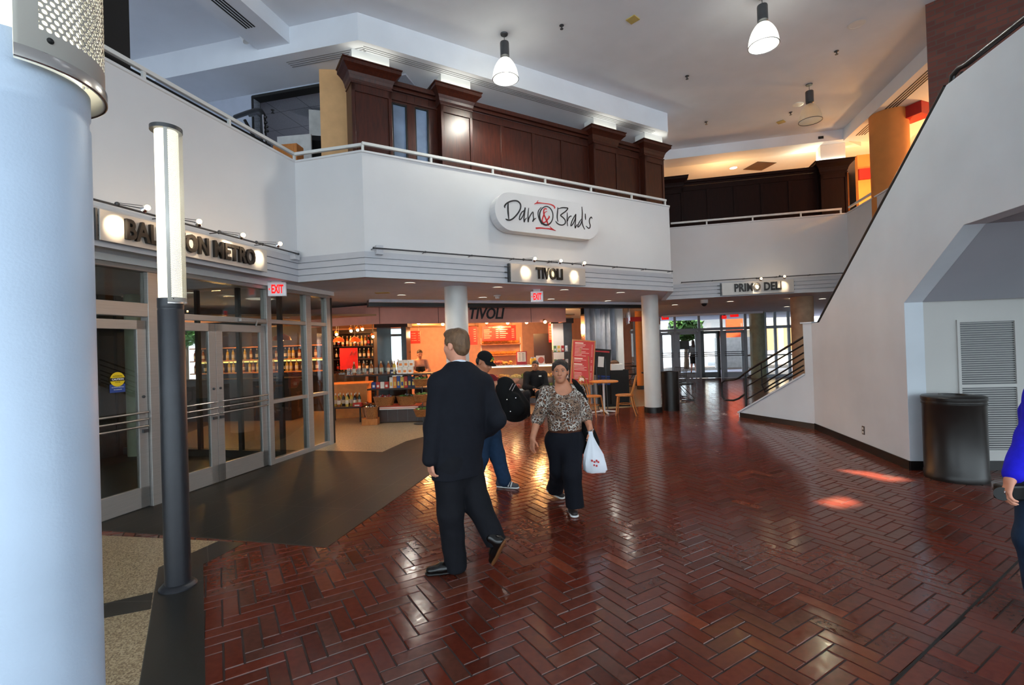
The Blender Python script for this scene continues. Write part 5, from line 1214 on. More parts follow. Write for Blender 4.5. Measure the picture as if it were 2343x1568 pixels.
def stripemat():
    m, nt, out = M_stripe; b = N(nt, 'ShaderNodeBsdfPrincipled'); tc = N(nt, 'ShaderNodeTexCoord'); w = N(nt, 'ShaderNodeTexWave'); w.bands_direction = 'Z'; w.inputs['Scale'].default_value = 9; r = N(nt, 'ShaderNodeValToRGB'); r.color_ramp.interpolation = 'CONSTANT'; e = r.color_ramp.elements; e[0].color = (*rgb(236, 226, 214), 1); e[1].position = .55; e[1].color = (*rgb(196, 84, 66), 1); L = nt.links.new; L(tc.outputs['Object'], w.inputs[0]); L(w.outputs[0], r.inputs[0]); L(r.outputs[0], b.inputs[0]); L(b.outputs[0], out.inputs[0]); return m
tag(cloth.make('table_cloth', stripemat(), loc=(o[0], YD, 0)), 'red and white striped cloth on the display island', 'cloth')
M_cw = mat('carton_white', rgb(232, 226, 216), .6); M_cb = mat('carton_blue', rgb(40, 70, 140), .5); M_co = mat('carton_orange', rgb(224, 130, 50), .5); M_cy = mat('carton_yellow', rgb(226, 190, 90), .5); M_cr = mat('carton_red', rgb(180, 44, 32), .5); M_cn = mat('carton_navy', rgb(24, 32, 66), .5)
def carton(name, w, d, h, m, mp, label, loc, group=None, rot=0.0):
    t = thing(name, label, 'box', loc, rot, group); MB().box(-w/2, w/2, -d/2, d/2, 0, h).make('carton', m, t, bevel=.003)
    k = MB(); k.box(-w*.28, w*.28, -d/2-.002, -d/2, h*.2, h*.55); k.make('picture', mp, t); return t
def I(x, y, z): return (o[0]+x, YD+y, z)
x0 = at(900, 840, YD)[0]-o[0]
for r_ in range(2):
    for k in range(3 if r_ else 3):
        carton('gift_carton', .115, .12, .155, M_cw, M_co, ('white carton with food picture, lower row of the shelf stack, ' if r_ == 0 else 'white carton with food picture, upper row of the shelf stack, ')+('far from the suited man', 'in the middle', 'close to the suited man')[k], I(x0+.10+k*.122+(.03 if r_ else 0), .2, z1+.157*r_+.001))
cols_ = [M_cw, M_co, M_cb, M_cy, M_cr, M_cn, M_cn]
for k in range(8):
    nm = ['white', 'orange', 'blue', 'yellow', 'red', 'navy', 'navy', 'orange'][k]; mm = [M_cw, M_co, M_cb, M_cy, M_cr, M_cn, M_cn, M_co][k]
    carton('pasta_carton', .078, .05, .25+.012*(k % 3), mm, M_cy if mm is not M_cy else M_cb, f'tall {nm} packet standing in the packet row of the middle shelf' if nm not in ('navy', 'orange') else f'tall {nm} packet in the packet row, '+('farther from' if k in (1, 5) else 'nearer')+' the suited man', I(x0-.1+k*.084, .18, z2+.001))
for k, (mm, nm) in enumerate(((M_cb, 'blue'), (M_cr, 'red'), (M_cw, 'white'), (M_cr, 'red'))):
    carton('short_carton', .09, .06, .15, mm, M_cw, f'short {nm} carton on the middle shelf'+(' beside the blue one' if k == 1 else ' next to the tall packets' if k == 3 else ''), I(x0-.50+k*.098, .18, z2+.001))
x = -.7
k = 0
while x < x0-.02:
    if k % 3 == 2 or x > x0-.22: put_bottle((1, 4, 3)[k % 3], I(x, .2+.1*(k % 2), z1), 'bottle among the glassware on the top shelf of the display island', 'bottles on the display island')
    else:
        t = thing('drinking_glass', 'clear drinking glass on the top shelf of the display island', 'glass', I(x, .2+.08*(k % 2), z1), 0, 'glasses on the display island'); MB().lathe([(.0, .002), (.028, .002), (.034, .16), (.032, .16), (.026, .01)], 14).make('glass', M_glass, t)
    x += .066; k += 1
carton('gift_carton', .13, .1, .10, M_cn, M_cw, 'flat dark gift carton with pale top, beside the white cartons', I(x0-.06, .22, z1)); 
def basket(name, label, loc, r, h, fill=None, rim=True, group=None, seed=0, mr=M_rattan, oval=1.0):
    t = thing(name, label, 'basket', loc, 0, group)
    MB().lathe([(0, 0), (r*.78, 0), (r*.9, h*.5), (r, h), (r*.93, h), (r*.85, h*.5), (0, h*.25)], 28, sx=oval).make('wicker_body', mr, t)
    MB().tube([(r*.97*math.cos(a)*oval, r*.97*math.sin(a), h) for a in [i*2*PI/28 for i in range(28)]], .014, 6, closed=True).make('rim', mr, t)
    if fill:
        rr = random.Random(seed); m = [MB() for _ in fill]
        for k in range(70):
            a, d = rr.uniform(0, 2*PI), r*.82*math.sqrt(rr.random()); c = Vector((d*math.cos(a)*oval, d*math.sin(a), h*.9+rr.uniform(0, .07)*(1.2-d/r)))
            u = Vector((rr.gauss(0, 1), rr.gauss(0, 1), rr.gauss(0, .6))).normalized(); w = u.orthogonal().normalized(); s_ = rr.uniform(.02, .04)
            j = rr.randrange(len(fill)); n_ = u.cross(w)*s_*.25; m[j].add([c-u*s_, c+w*s_*.8, c+u*s_, c-w*s_*.8, c+n_, c-n_], [(0, 1, 4), (1, 2, 4), (2, 3, 4), (3, 0, 4), (1, 0, 5), (2, 1, 5), (3, 2, 5), (0, 3, 5)])
        for j, mm in enumerate(fill):
            ob = m[j].make('wrapped_goods', mm, t); ob['kind'] = 'stuff'
    return t
M_foil = mat('silver_wrap', rgb(200, 205, 205), .15, .4); M_gwr = mat('green_wrap', rgb(96, 140, 70), .25); M_rwr = mat('red_wrap', rgb(170, 50, 50), .3)
basket('wicker_basket', 'wide wicker basket of red and silver sweets on the striped cloth', I(.10, .22, zc+.012), .20, .20, (M_foil, M_rwr), seed=1, oval=1.25)
basket('wicker_basket', 'wide wicker basket of green wrapped goods on the striped cloth', I(.62, .22, zc+.012), .20, .20, (M_gwr, M_foil), seed=2, oval=1.2)
# three-tier basket stand
bxs = at(963, 900, YD-.36)
t = thing('basket_stand', 'wire stand with three stacked round wicker baskets beside the suited man', 'basket stand', (bxs[0], bxs[1], 0))
MB().tube([(0, .17, 0), (0, .17, 1.05), (0, .1, 1.1), (0, .02, 1.02)], .009, 6).make('stem', M_fit, t); MB().lathe([(.2, 0), (.19, .015), (.02, .02)], 20, M=MT(0, .1, 0)).make('foot', M_fit, t)
for v, f, sd in ((884, (M_gwr,), 3), (919, (M_gwr, M_foil), 4), (953, (M_gwr, M_yelw), 5)):
    z = at(963, v, YD-.36)[2]; b = MB(); r, h = .165, .15
    b.lathe([(0, 0), (r*.72, 0), (r*.9, h*.6), (r, h), (r*.93, h), (r*.8, h*.4), (0, h*.3)], 28, M=MT(0, 0, z)); b.tube([(r*.97*math.cos(a), r*.97*math.sin(a), z+h) for a in [i*2*PI/28 for i in range(28)]], .014, 6, closed=True)
    bb = b.make('tier_basket', M_rattan, t); rr = random.Random(sd); m = MB()
    for k in range(40):
        a, d = rr.uniform(0, 6.28), r*.8*math.sqrt(rr.random()); c = Vector((d*math.cos(a), d*math.sin(a), z+h*.9+rr.uniform(0, .05))); u = Vector((rr.gauss(0, 1), rr.gauss(0, 1), rr.gauss(0, .6))).normalized(); w = u.orthogonal().normalized(); s_ = .028; n_ = u.cross(w)*s_*.3
        m.add([c-u*s_, c+w*s_*.8, c+u*s_, c-w*s_*.8, c+n_, c-n_], [(0, 1, 4), (1, 2, 4), (2, 3, 4), (3, 0, 4), (1, 0, 5), (2, 1, 5), (3, 2, 5), (0, 3, 5)])
    ob = m.make('basket_fill', f[0], bb); ob['kind'] = 'stuff'
# floor basket on a wooden box
p = atz(846, 974); t = tag(MB().box(-.17, .17, 0, .28, 0, .145).make('wooden_box', M_oak, loc=(p[0], p[1], 0), rot=.1, bevel=.004), 'small orange wooden box on the floor under a basket', 'box')
basket('wicker_basket', 'tall wicker basket with silver bundles on the small wooden box', (p[0], p[1]+.14, .146), .15, .24, (M_foil, M_bdark), seed=7)
p = at(820, 940, 11.3); basket('wicker_basket', 'low wicker basket behind the one on the wooden box', (p[0]+.10, p[1]+.42, 0), .15, .36, (M_foil, M_rwr), seed=8); 
p = at(868, 895, 11.25); 
# cluster of bottles on a low table beside the glass corner
p = at(783, 960, 11.2); tb = thing('low_table', 'low dark table of bottles next to the glass corner', 'table', (p[0], p[1], 0)); MB().box(-.35, .45, -.05, .45, .33, .36).make('top', M_shelf, tb)
for a, b in ((-.33, 0), (.40, 0), (-.33, .4), (.40, .4)): MB().box(a, a+.03, b, b+.03, 0, .33).make('leg', M_shelf, tb)
for k in range(11): put_bottle((0, 4, 4, 3, 1)[k % 5], (p[0]-.28+.062*k, p[1]+.08+.14*(k % 3), .36), 'bottle in the cluster on the low table by the glass corner', 'bottles on the low table')
carton('gift_carton', .2, .12, .09, M_cr, M_cw, 'flat red and white carton beside the bottles on the low table', (p[0]+.36, p[1]+.03, .361))
# mirrored square pillar
p = at(868, 960, 12.1); q = at(935, 960, 12.1)
t = thing('mirrored_pillar', None, None, (p[0], p[1], 0), 0); struct(t, 'dark square pillar with a bright mirror strip behind the display island')
w = q[0]-p[0]; MB().box(0, w, 0, .5, 0, 2.44).make('shaft', mat('polished_dark', rgb(28, 20, 16), .12), t); MB().box(-.05, w+.05, -.05, .5, at(900, 740, 12.1)[2]-.1, 2.45).make('capital', M_shelf, t)
M_mirror = mat('mirror', rgb(228, 230, 232), .02, 1.0, var=0)
xa, xb = at(896, 800, 12.1)[0]-p[0], at(919, 800, 12.1)[0]-p[0]; MB().box(xa, xb, -.012, -.002, .8, at(905, 742, 12.1)[2]).make('mirror', M_mirror, t)
# menu boards
def board(u0, v0, u1, v1, y, label, head=None, rows=5, cols=2, m=M_red, name='menu_board', stand=None):
    p, q = at(u0, v1, y), at(u1, v0, y); w, h = q[0]-p[0], q[2]-p[2]
    t = thing(name, label, 'menu board', (p[0], y, p[2])); MB().box(0, w, 0, .03, 0, h).make('panel', m, t, bevel=.003)
    hg = MB()
    for x in (w*.12, w*.88): hg.tube([(x, .015, h-.02), (x, .015, max(h+.02, 2.43-p[2]))], .006, 6)
    hg.make('hanger', M_fit, t)
    k = MB(); rr = random.Random(int(u0)); 
    top = h*.80 if head else h*.9
    for c in range(cols):
        for r in range(rows):
            z = top-(top-h*.14)*(r+.5)/rows; a = w*(.05+c/cols*.94); ww = w/cols*.86
            k.box(a, a+ww*rr.uniform(.35, .55), -.002, 0, z-h*.012, z+h*.012); k.box(a+ww*.82, a+ww, -.002, 0, z-h*.012, z+h*.012)
    if head: put_text(k, head, h*.115, w*.52, h*.89, -.001, depth=.002, sx=min(1, w*.7/(h*.115*.62*len(head))))
    k.make('lettering', M_redtxt, t); return t
board(1104, 744, 1180, 781, 15.3, 'red HOT BREAKFAST SANDWICHES menu board hanging over the bread shelves', 'HOT BREAKFAST SANDWICHES')
board(1060, 747, 1091, 790, 15.3, 'red menu board half hidden by the near white column', None, 6, 1)
board(929, 757, 961, 787, 15.6, 'red menu board behind the mirrored pillar', None, 4, 2)
board(1256, 740, 1272, 784, 15.0, 'narrow red menu board next to the bright white pillar', None, 9, 1)
p, q = at(1222, 815, 15.6), at(1262, 763, 15.6); tag(MB().box(0, q[0]-p[0], 0, .03, p[2]-.6, q[2]).make('dark_doorway_panel', mat('dark_brown_panel', rgb(44, 22, 14), .4), loc=(p[0], 15.6, 0)), 'dark brown panel on the pink shop wall behind the counter', 'panel')
# bread shelves
p, q = at(1100, 840, 15.5), at(1192, 785, 15.5); M_bread = mat('bread_crust', rgb(206, 140, 66), .7, var=.12, vscale=20)
t = thing('bread_shelves', 'lit wooden bread shelves beneath the breakfast menu board', 'shelving', (p[0], 15.5, 0)); w = q[0]-p[0]
zsB = [at(1140, 812, 15.5)[2], at(1140, 787, 15.5)[2]]
for z in zsB: MB().box(0, w, 0, .35, z-.03, z).make('shelf', M_oak, t)
for x in (0, w-.03): MB().box(x, x+.03, .3, .35, .8, zsB[1]+.2).make('upright', M_white, t)
MB().box(-.05, w+.05, .36, .40, .8, 2.42).make('back_panel', M_shopw, t)
for z, nm in ((zsB[0], 'lower'), (zsB[1], 'upper')):
    for k in range(6):
        ob = MB().ball((0, 0, .055), (.13, .09, .058), 14).make('bread_loaf', M_bread, loc=(p[0]+.16+k*(w-.3)/5.2, 15.66, z)); tag(ob, f'round loaf of bread on the {nm} bread shelf', 'bread', f'loaves on the {nm} bread shelf')
lamp('bread_light', 'POINT', (p[0]+w/2, 15.1, 2.25), 24, (1, .62, .28), size=.1)
# deli case: curved glass front, lit trays
YC = 13.3
p, q = at(1110, 905, YC), at(1302, 905, YC); w = q[0]-p[0]
t = thing('deli_case', 'long glass deli case with lit food behind the seated man', 'display case', (p[0], YC, 0), -.03)
zt = at(1200, 836, YC)[2]
MB().box(0, w, .05, .95, 0, .42).make('base', M_fit, t); MB().box(0, w, .35, .95, zt-.03, zt).make('worktop', M_steel, t); MB().box(0, w, .93, .95, .42, zt-.03).make('back', M_shopw, t)
g = MB(); pr = [(.06, .42), (.04, .62), (.08, .85), (.2, zt-.12), (.36, zt-.01)]
for (y0, za), (y1, zb) in zip(pr[:-1], pr[1:]): g.add([(0, y0, za), (w, y0, za), (w, y1, zb), (0, y1, zb)], [(0, 1, 2, 3)], 0, True)
g.make('curved_glass', M_glass, t); MB().box(0, w, .25, .9, .72, .735).make('glass_shelf', M_glass, t); MB().box(0, w, .10, .9, .42, .46).make('tray', M_steel, t)
MB().box(0.05, w-.05, .38, .42, zt-.06, zt-.03).make('case_light', emitmat('case_tube', (1, .8, .45), 5), t)
food = [mat('cheese', rgb(236, 204, 120), .5), mat('salad', rgb(150, 160, 60), .6), mat('ham', rgb(206, 110, 90), .5), mat('pasta_salad', rgb(226, 170, 90), .6)]
fn = ['yellow cheese', 'green salad', 'pink ham', 'pasta']
for z, nm in ((.462, 'tray'), (.737, 'glass shelf')):
    for k in range(7):
        rr = random.Random(k+int(z*100)); m = MB()
        for j in range(16): m.ball((rr.uniform(-.11, .11), rr.uniform(-.12, .12), .03+rr.uniform(0, .05)), (.05, .05, .035), 8)
        m.lathe([(0, 0), (.17, 0), (.19, .03), (.18, .03), (0, .01)], 20); j = (k+(2 if z > .6 else 0)) % 4
        ob = m.make('food_platter', food[j], loc=(p[0]+.22+k*(w-.4)/6, YC+.55-.03*(.22+k*(w-.4)/6), z)); tag(ob, f'platter of {fn[j]} on the {nm} of the deli case', 'platter', f'platters of {fn[j]} on the {nm}')
lamp('case_glow', 'POINT', (p[0]+w*.35, YC+.5, zt+.25), 6, (1, .6, .25), size=.1)
# goods on the case top
for u, j, lab in ((1122, 3, 'heap of baked goods on the case top beside the capped man'), (1140, 2, 'heap of rolls on the case top behind the red framed notice'), (1160, 3, 'heap of pastries on the case top under the bread shelves')):
    p = at(u, 830, YC+.7); rr = random.Random(u); m = MB()
    for k in range(20): m.ball((rr.uniform(-.12, .12), rr.uniform(-.1, .1), .03+.07*rr.random()), (.045, .04, .035), 8)
    ob = m.make('pastry_heap', M_bread if j == 3 else food[2], loc=(p[0], p[1], zt)); tag(ob, lab, 'pastry', kind='stuff')
p, q = at(1182, 838, YC+.5), at(1205, 804, YC+.5); t = thing('counter_notice', 'white notice in a red frame standing on the deli case', 'notice', (p[0], p[1], zt)); w_ = q[0]-p[0]; h_ = q[2]-zt
MB().box(0, w_, 0, .03, 0, h_).make('frame', mat('red_frame', rgb(176, 20, 28), .4), t); MB().box(w_*.1, w_*.9, -.003, 0, h_*.22, h_*.95).make('paper', M_paper, t); k = MB()
for r in range(6):
    for c in range(2): k.box(w_*(.2+.34*c), w_*(.42+.34*c), -.004, -.003, h_*(.32+.1*r), h_*(.35+.1*r))
k.make('print', M_fit, t)
p = at(1240, 835, YC+.5); t = thing('picture_card', 'white card with a round red pizza picture on the deli case', 'card', (p[0]-.05, p[1], zt)); MB().box(-.11, .13, 0, .015, 0, .24).make('card', M_paper, t); MB().lathe([(0, 0), (.09, 0), (.09, .004), (0, .004)], 20, M=MT(.03, -.001, .11, rx=PI/2)).make('picture', food[2], t)
for k, u in enumerate((1218, 1226)): 
    p = at(u, 835, YC+.55); t = thing('goods_jar', 'glass jar of yellow sweets on the deli case'+(', the one nearer the red framed notice' if k == 0 else ', the one nearer the pizza card'), 'jar', (p[0], p[1]+.1*k, zt)); MB().lathe([(0, 0), (.06, 0), (.065, .14), (.045, .17)], 16).make('jar', M_yelw, t); MB().lathe([(.048, .17), (.048, .2), (0, .2)], 14).make('lid', M_foil, t)
# coffee station, snack rack
p, q = at(1270, 960, 12.6), at(1310, 800, 12.6)
t = thing('snack_rack', 'dark wire snack rack before the bright white pillar', 'rack', (p[0], p[1], 0)); w_ = q[0]-p[0]; m = MB()
for x in (0, w_):
    for y in (0, .3): m.tube([(x, y, 0), (x, y, q[2])], .01, 6)
for z in (.4, .75, 1.1, q[2]-.05): m.box(0, w_, 0, .3, z-.012, z)
m.make('frame', M_railb, t); rr = random.Random(5)
for z in (.4, .75, 1.1, q[2]-.05):
    for k in range(4): carton('snack_packet', .07, .05, .16, [M_gwr, M_cy, M_cr, M_foil][k], M_cw, ['green', 'yellow', 'red', 'silver'][k]+' snack packet on the wire rack, '+{.4: 'lowest', .75: 'second', 1.1: 'third'}.get(z, 'top')+' level', (p[0]+.07+k*.1, p[1]+.13, z+.001))
# bright white pillar and pink wall stretch
p, q = at(1271, 960, 14.2), at(1309, 740, 14.2); t = thing('pillar', None, None, (p[0], p[1], 0)); struct(t, 'square pillar with a bright white face and dark moulded side')
w_ = at(1290, 800, 14.2)[0]-p[0]; w2_ = at(1310, 800, 14.2)[0]-p[0]; zc_ = at(1290, 740, 14.2)[2]
MB().box(0, w_, -.03, .4, 0, zc_).make('white_face', M_white, t); MB().box(w_, w2_, 0, .4, 0, zc_).make('shaft', M_fit, t); MB().box(-.05, w2_+.05, -.06, .44, zc_, zc_+.14).make('capital', M_shelf, t); MB().box(0, w2_, 0, .4, zc_+.14, 2.44).make('neck', M_shopw, t)
lamp('pillar_light', 'SPOT', at(1262, 770, 13.4)[:2]+(2.3,), 30, (1, .93, .8), None, at(1280, 800, 14.2), .05, 70, .7)
# folded silver gate at the shop's right end
p, q = at(1337, 900, 13.0), at(1407, 703, 13.0); zt = q[2]; zb = 0
t = thing('folding_gate', 'tall silver folding shop gate beside the white post', 'gate', (p[0], p[1], 0), .06); n = 13; w_ = q[0]-p[0]; rr = random.Random(11); M_gate = mat('silver_gate', rgb(196, 200, 208), .35, .25)
for k in range(n):
    a = w_*k/n; b = w_*(k+1)/n; y0, y1 = (0, .16) if k % 2 else (.16, 0)
    m = MB(); m.add([(a, y0, .02), (b, y1, .02), (b, y1, zt), (a, y0, zt), (a, y0+.02, .02), (b, y1+.02, .02), (b, y1+.02, zt), (a, y0+.02, zt)], [(0, 1, 2, 3), (7, 6, 5, 4), (0, 3, 7, 4), (1, 5, 6, 2), (3, 2, 6, 7), (0, 4, 5, 1)])
    m.make('leaf', M_gate if k % 3 else M_chrome, t)
MB().box(-.02, w_+.02, -.02, .2, zt, zt+.06).make('top_track', M_black, t)
p, q = at(1412, 900, 13.3), at(1424, 693, 13.3); struct(MB().box(0, q[0]-p[0], 0, .3, 0, 2.722).make('wall_post', M_white, loc=(p[0], p[1], 0))); struct(MB().box(-.12, 0, .02, .3, 0, 2.722).make('trim_21', M_black, loc=(p[0], p[1], 0)))
# crystal lamp
p = at(1428, 692, 14.2); t = thing('crystal_lamp', 'small hanging crystal lamp just past the white post', 'lamp', (p[0], p[1], 2.72)); m = MB(); rr = random.Random(2)
for k in range(26): a = rr.uniform(0, 6.28); r = rr.uniform(.02, .16); l = rr.uniform(.25, .6); m.tube([(r*math.cos(a), r*math.sin(a), 0), (r*math.cos(a), r*math.sin(a), -l)], .006, 5)
m.make('strands', M_chrome, t); MB().lathe([(0, .0), (.18, 0), (.18, -.02), (0, -.02)], 18).make('plate', M_steel, t)
struct(MB().box(0, .55, 0, .1, 2.35, 2.5).make('trim_22', M_redband, loc=at(1432, 700, 16.5)[:2]+(0,), rot=-.1))
# ---------------- cafe furniture: easel menu, black easel, table, chairs
def easel(u0, v0, u1, v1, y, tilt, m_frame, label, fill, name='easel_board', legs=True):
    a = at(u0, v1, y); b = at(u1, v0, y); w_, h_ = b[0]-a[0], b[2]-a[2]
    t = thing(name, label, 'easel', (a[0], y, 0)); Mx = Matrix.Translation((0, 0, a[2])) @ Matrix.Rotation(tilt, 4, 'Y') @ Matrix.Rotation(math.radians(-6), 4, 'X')
    MB().box(-.02, w_+.02, 0, .03, -.02, h_+.02, M=Mx).make('frame', m_frame, t, bevel=.003); fill(t, w_, h_, Mx)
    if legs:
        l = MB()
        for x in (0.08, w_-.08): l.tube([(x, .05, a[2]+h_*.6), (x+(.0), -.08, 0)], .013, 6)
        l.tube([(w_/2, .06, a[2]+h_*.8), (w_/2, .30, 0)], .013, 6); l.make('legs', M_oak if m_frame is M_oak else M_railb, t)
    return t
def fill1(t, w_, h_, Mx):
    MB().box(.01, w_-.01, -.006, 0, .01, h_-.01, M=Mx).make('menu', M_red, t); k = MB(); rr = random.Random(9)
    for r in range(26):
        z = h_*(.94-.033*r)
        if r in (0, 11, 15): k.box(w_*.1, w_*.48, -.008, -.006, z-.012, z+.012, M=Mx)
        elif r not in (10, 14, 20): k.box(w_*.1, w_*rr.uniform(.4, .8), -.008, -.006, z-.004, z+.004, M=Mx); k.box(w_*.86, w_*.92, -.008, -.006, z-.004, z+.004, M=Mx)
    k.box(w_*.35, w_*.6, -.008, -.006, h_*.05, h_*.13, M=Mx); k.make('lettering', M_redtxt, t)
easel(1306, 776, 1353, 876, 11.95, .10, M_oak, 'tall red menu easel in a wooden frame behind the leopard top woman', fill1)
def fill2(t, w_, h_, Mx): MB().box(w_*.25, w_*.62, -.004, 0, h_*.3, h_*.72, M=Mx).make('paper', M_paper, t); MB().box(w_*.05, w_*.95, -.003, 0, h_*.9, h_*.96, M=Mx).make('red_strip', M_redband, t)
easel(1358, 798, 1392, 856, 12.15, .10, M_dark, 'black easel board with a white paper beside the red menu', fill2)
def round_table(x, y, label):
    t = thing('cafe_table', label, 'table', (x, y, 0)); MB().lathe([(0, .725), (.34, .725), (.345, .735), (.345, .75), (.335, .757), (0, .757)], 36).make('tabletop', M_oak, t)
    MB().lathe([(.025, .03), (.025, .72)], 16).make('stem', M_white, t); f = MB()
    for k in range(4): a = k*PI/2+.1; f.tube([(0, 0, .05), (.3*math.cos(a), .3*math.sin(a), .02)], .02, 8)
    f.make('foot', M_white, t); return t
p = atz(1383, 945); round_table(p[0], p[1], 'round wooden cafe table on a white cross foot')
def chair(x, y, rot, label):
    t = thing('bentwood_chair', label, 'chair', (x, y, 0), rot, None)
    MB().lathe([(0, .43), (.19, .43), (.21, .44), (.21, .46), (.19, .468), (0, .462)], 32).make('seat', M_oak, t)
    for a, b in ((-1, -1), (1, -1)): MB().tube([(a*.15, b*.14, .43), (a*.19, b*.19, 0)], [.019, .013], 10).make('leg', M_oak, t)
    for a in (-1, 1): MB().tube([(a*.15, .15, .43), (a*.18, .2, .2), (a*.2, .26, 0)], [.018, .016, .013], 10).make('leg', M_oak, t)
    MB().tube([(.15*math.cos(k*PI/8), .15*math.sin(k*PI/8), .25) for k in range(16)], .009, 6, closed=True).make('leg_ring', M_oak, t)
    MB().tube([(-.17, .15, .45), (-.185, .21, .65), (-.16, .25, .80), (-.09, .27, .88), (0, .275, .90), (.09, .27, .88), (.16, .25, .80), (.185, .21, .65), (.17, .15, .45)], .015, 10).make('back_hoop', M_oak, t)
    MB().tube([(-.09, .16, .46), (-.1, .22, .65), (-.06, .255, .77), (0, .262, .80), (.06, .255, .77), (.1, .22, .65), (.09, .16, .46)], .010, 8).make('inner_hoop', M_oak, t); return t
p = atz(1432, 950); chair(p[0], p[1]+.05, -1.9, 'bentwood chair standing next to the white column')
p = atz(1345, 938); chair(p[0]-.05, p[1]-1.05, .9, 'bentwood chair by the cafe table, behind the woman with the white bag')
SEATP = atz(1216, 952); chair(SEATP[0]+.10, SEATP[1]+.1, -.12, 'bentwood chair under the seated man in black')
# boxes and leaflets on a dark stand behind the table
p = at(1385, 900, 12.5); t = thing('leaflet_stand', 'dark leaflet stand with blue leaflets behind the cafe table', 'stand', (p[0]-.15, p[1], 0)); zt = at(1400, 848, 12.5)[2]
MB().box(0, .78, 0, .35, 0, .06).make('plinth', M_dark, t); MB().box(.32, .78, .05, .35, .06, zt).make('cabinet', M_dark, t); MB().box(0, .34, .2, .35, .06, zt-.1).make('rack', M_dark, t)
for r in range(2):
    for k in range(3): MB().box(.0+.115*k, .105+.115*k, .17, .19, zt-.38+.19*r, zt-.21+.19*r).make('leaflet', M_cb, t)
p = at(1397, 848, 12.5); tag(MB().box(0, .30, .02, .16, 0, .16).make('white_carton', M_paper, loc=(p[0]+.02, p[1], zt+.001), rot=-.05, bevel=.004), 'white paper carton on the dark leaflet stand', 'box'); 
t = thing('brown_hamper', 'brown hamper top behind the white carton', 'hamper', (p[0]+.17, p[1]+.30, zt+.002)); MB().lathe([(.12, 0), (.16, .12), (.14, .2), (.05, .25), (0, .26)], 20, sx=1.3).make('hamper', M_bin, t) if False else MB().lathe([(0.0, 0), (.10, 0), (.13, .1), (.12, .2), (.05, .25), (0, .26)], 20).make('hamper', mat('brown_hamper', rgb(92, 60, 36), .7), t)

# ------------------------------------------------------------------ vestibule behind the metro doors
YV = 3.3
def vb(u, v): P = atz(u, v); return FD.loc(P)
wv = thing('window_3', None, None, FD.w(0), FD.rot); struct(wv, 'second row of dark framed glass behind the metro doors')
M_frd = mat('dark_frame', rgb(58, 58, 56), .4, .4); m = MB(); x_ = -8.0
xs_v = [-7.2, -6.1, -5.0, -3.9, -2.9, -1.8, -.8, .3]
for x in xs_v: m.box(x-.05, x+.05, YV-.05, YV+.05, 0, 2.72)
m.box(-7.2, .3, YV-.05, YV+.05, 2.1, 2.2); m.box(-7.2, .3, YV-.05, YV+.05, 0, .2); m.box(-7.2, .3, YV-.04, YV+.04, 2.62, 2.72); 
for ua, ub in ((222, 255), (263, 282)):
    xa_, xb_ = FD.hit(ua, 850, YV)[0], FD.hit(ub, 850, YV)[0]; m.box(xa_, xb_, YV-.06, YV+.06, 0, 2.7)
m.make('frame', M_frd, wv); g = MB(); g.box(-7.2, .3, YV-.004, YV+.004, .2, 2.62); g.make('pane', M_glassd, wv)
for x in xs_v[:3]:
    for z in (.95, 1.03, 1.11): MB().tube([(x+.1, YV-.08, z), (x+1.0, YV-.08, z)], .014, 6).make('push_bar', M_fit, wv)
P = atz(314, 1045); gx, gy = P[0], P[1]; D_ = math.hypot(gx, gy); r_ = D_*math.sin((az(336, 900)-az(291, 900))/2); column('column', gx*(1+r_/D_), gy*(1+r_/D_), r_, 0, 2.73, M_green, 'greenish round column inside the metro vestibule', False)
# bright street side of the vestibule and the solid walls around it
lamp('vestibule_light', 'AREA', FD.w(-1.0, 1.6, 2.70), 4, (1, .9, .75), None, FD.w(-1.0, 1.6, 0), .5)
P = FD.w(.3, YV); Q = FD.w(.3, .6)
sx0 = FD.w(.34, YV); M_glsd = M_glassd
struct(MB().box(-9, -7.25, YV-.1, YV+.1, 0, 2.72).make('wall_vestibule', M_dim, loc=FD.w(0), rot=FD.rot))
wp = thing('window_4', None, None, FD.w(.36), FD.rot+PI/2); struct(wp, 'dark framed glass between vestibule and shop bar'); m = MB()
for x in (0.08, .85, 1.65, 2.45, YV): m.box(x-.03, x+.03, -.03, .03, 0, 2.72)
m.box(.08, YV, -.03, .03, 2.1, 2.18); m.box(.08, YV, -.03, .03, 0, .12); m.make('frame', M_frd, wp); MB().box(.08, YV, -.004, .004, .12, 2.7).make('pane', M_glass, wp)
for u, v, lab in ((525, 678, 'recessed light seen through the glass above the metro doors'), (435, 671, 'recessed light seen through the glass beside the charcoal pole')): downlight(u, v, 2.72, lab)
# bar with bottles seen through the narrow glass panels
Fb = Frame(at(510, 900, 13.6)[:2], math.radians(97)); t = thing('bar_counter', 'dark bar counter seen through the metro glass', 'counter', Fb.w(0, -1.4), Fb.rot); MB().box(-1.0, 2.9, 0, .5, 0, 1.0).make('body', M_shelf, t); MB().box(-1.05, 2.95, -.05, .55, 1.0, 1.04).make('top', M_dark, t)
t = thing('bar_shelves', 'lit bottle shelves seen through the metro glass panels', 'shelving', Fb.w(0), Fb.rot); m = MB()
for z in (1.15, 1.5, 1.86): m.box(-1.0, 2.9, 0, .25, z-.03, z)
m.make('shelf', M_amber, t); MB().box(-1.0, 2.9, .25, .29, 0, 2.4).make('back_panel', M_shelf, t); MB().box(-1.0, 2.9, .2, .23, 1.42, 1.46).make('shelf_light', emitmat('bar_light', (1, .72, .2), 3.5), t)
for z, nm in ((1.15, 'lower'), (1.5, 'upper')):
    x = -.9
    while x < 2.8: put_bottle(RND.choice([0, 3, 4, 4]), Fb.w(x, .1, z), f'bottle on the {nm} lit bar shelf seen through the metro glass', f'bottles on the {nm} lit bar shelf'); x += RND.uniform(.11, .2)
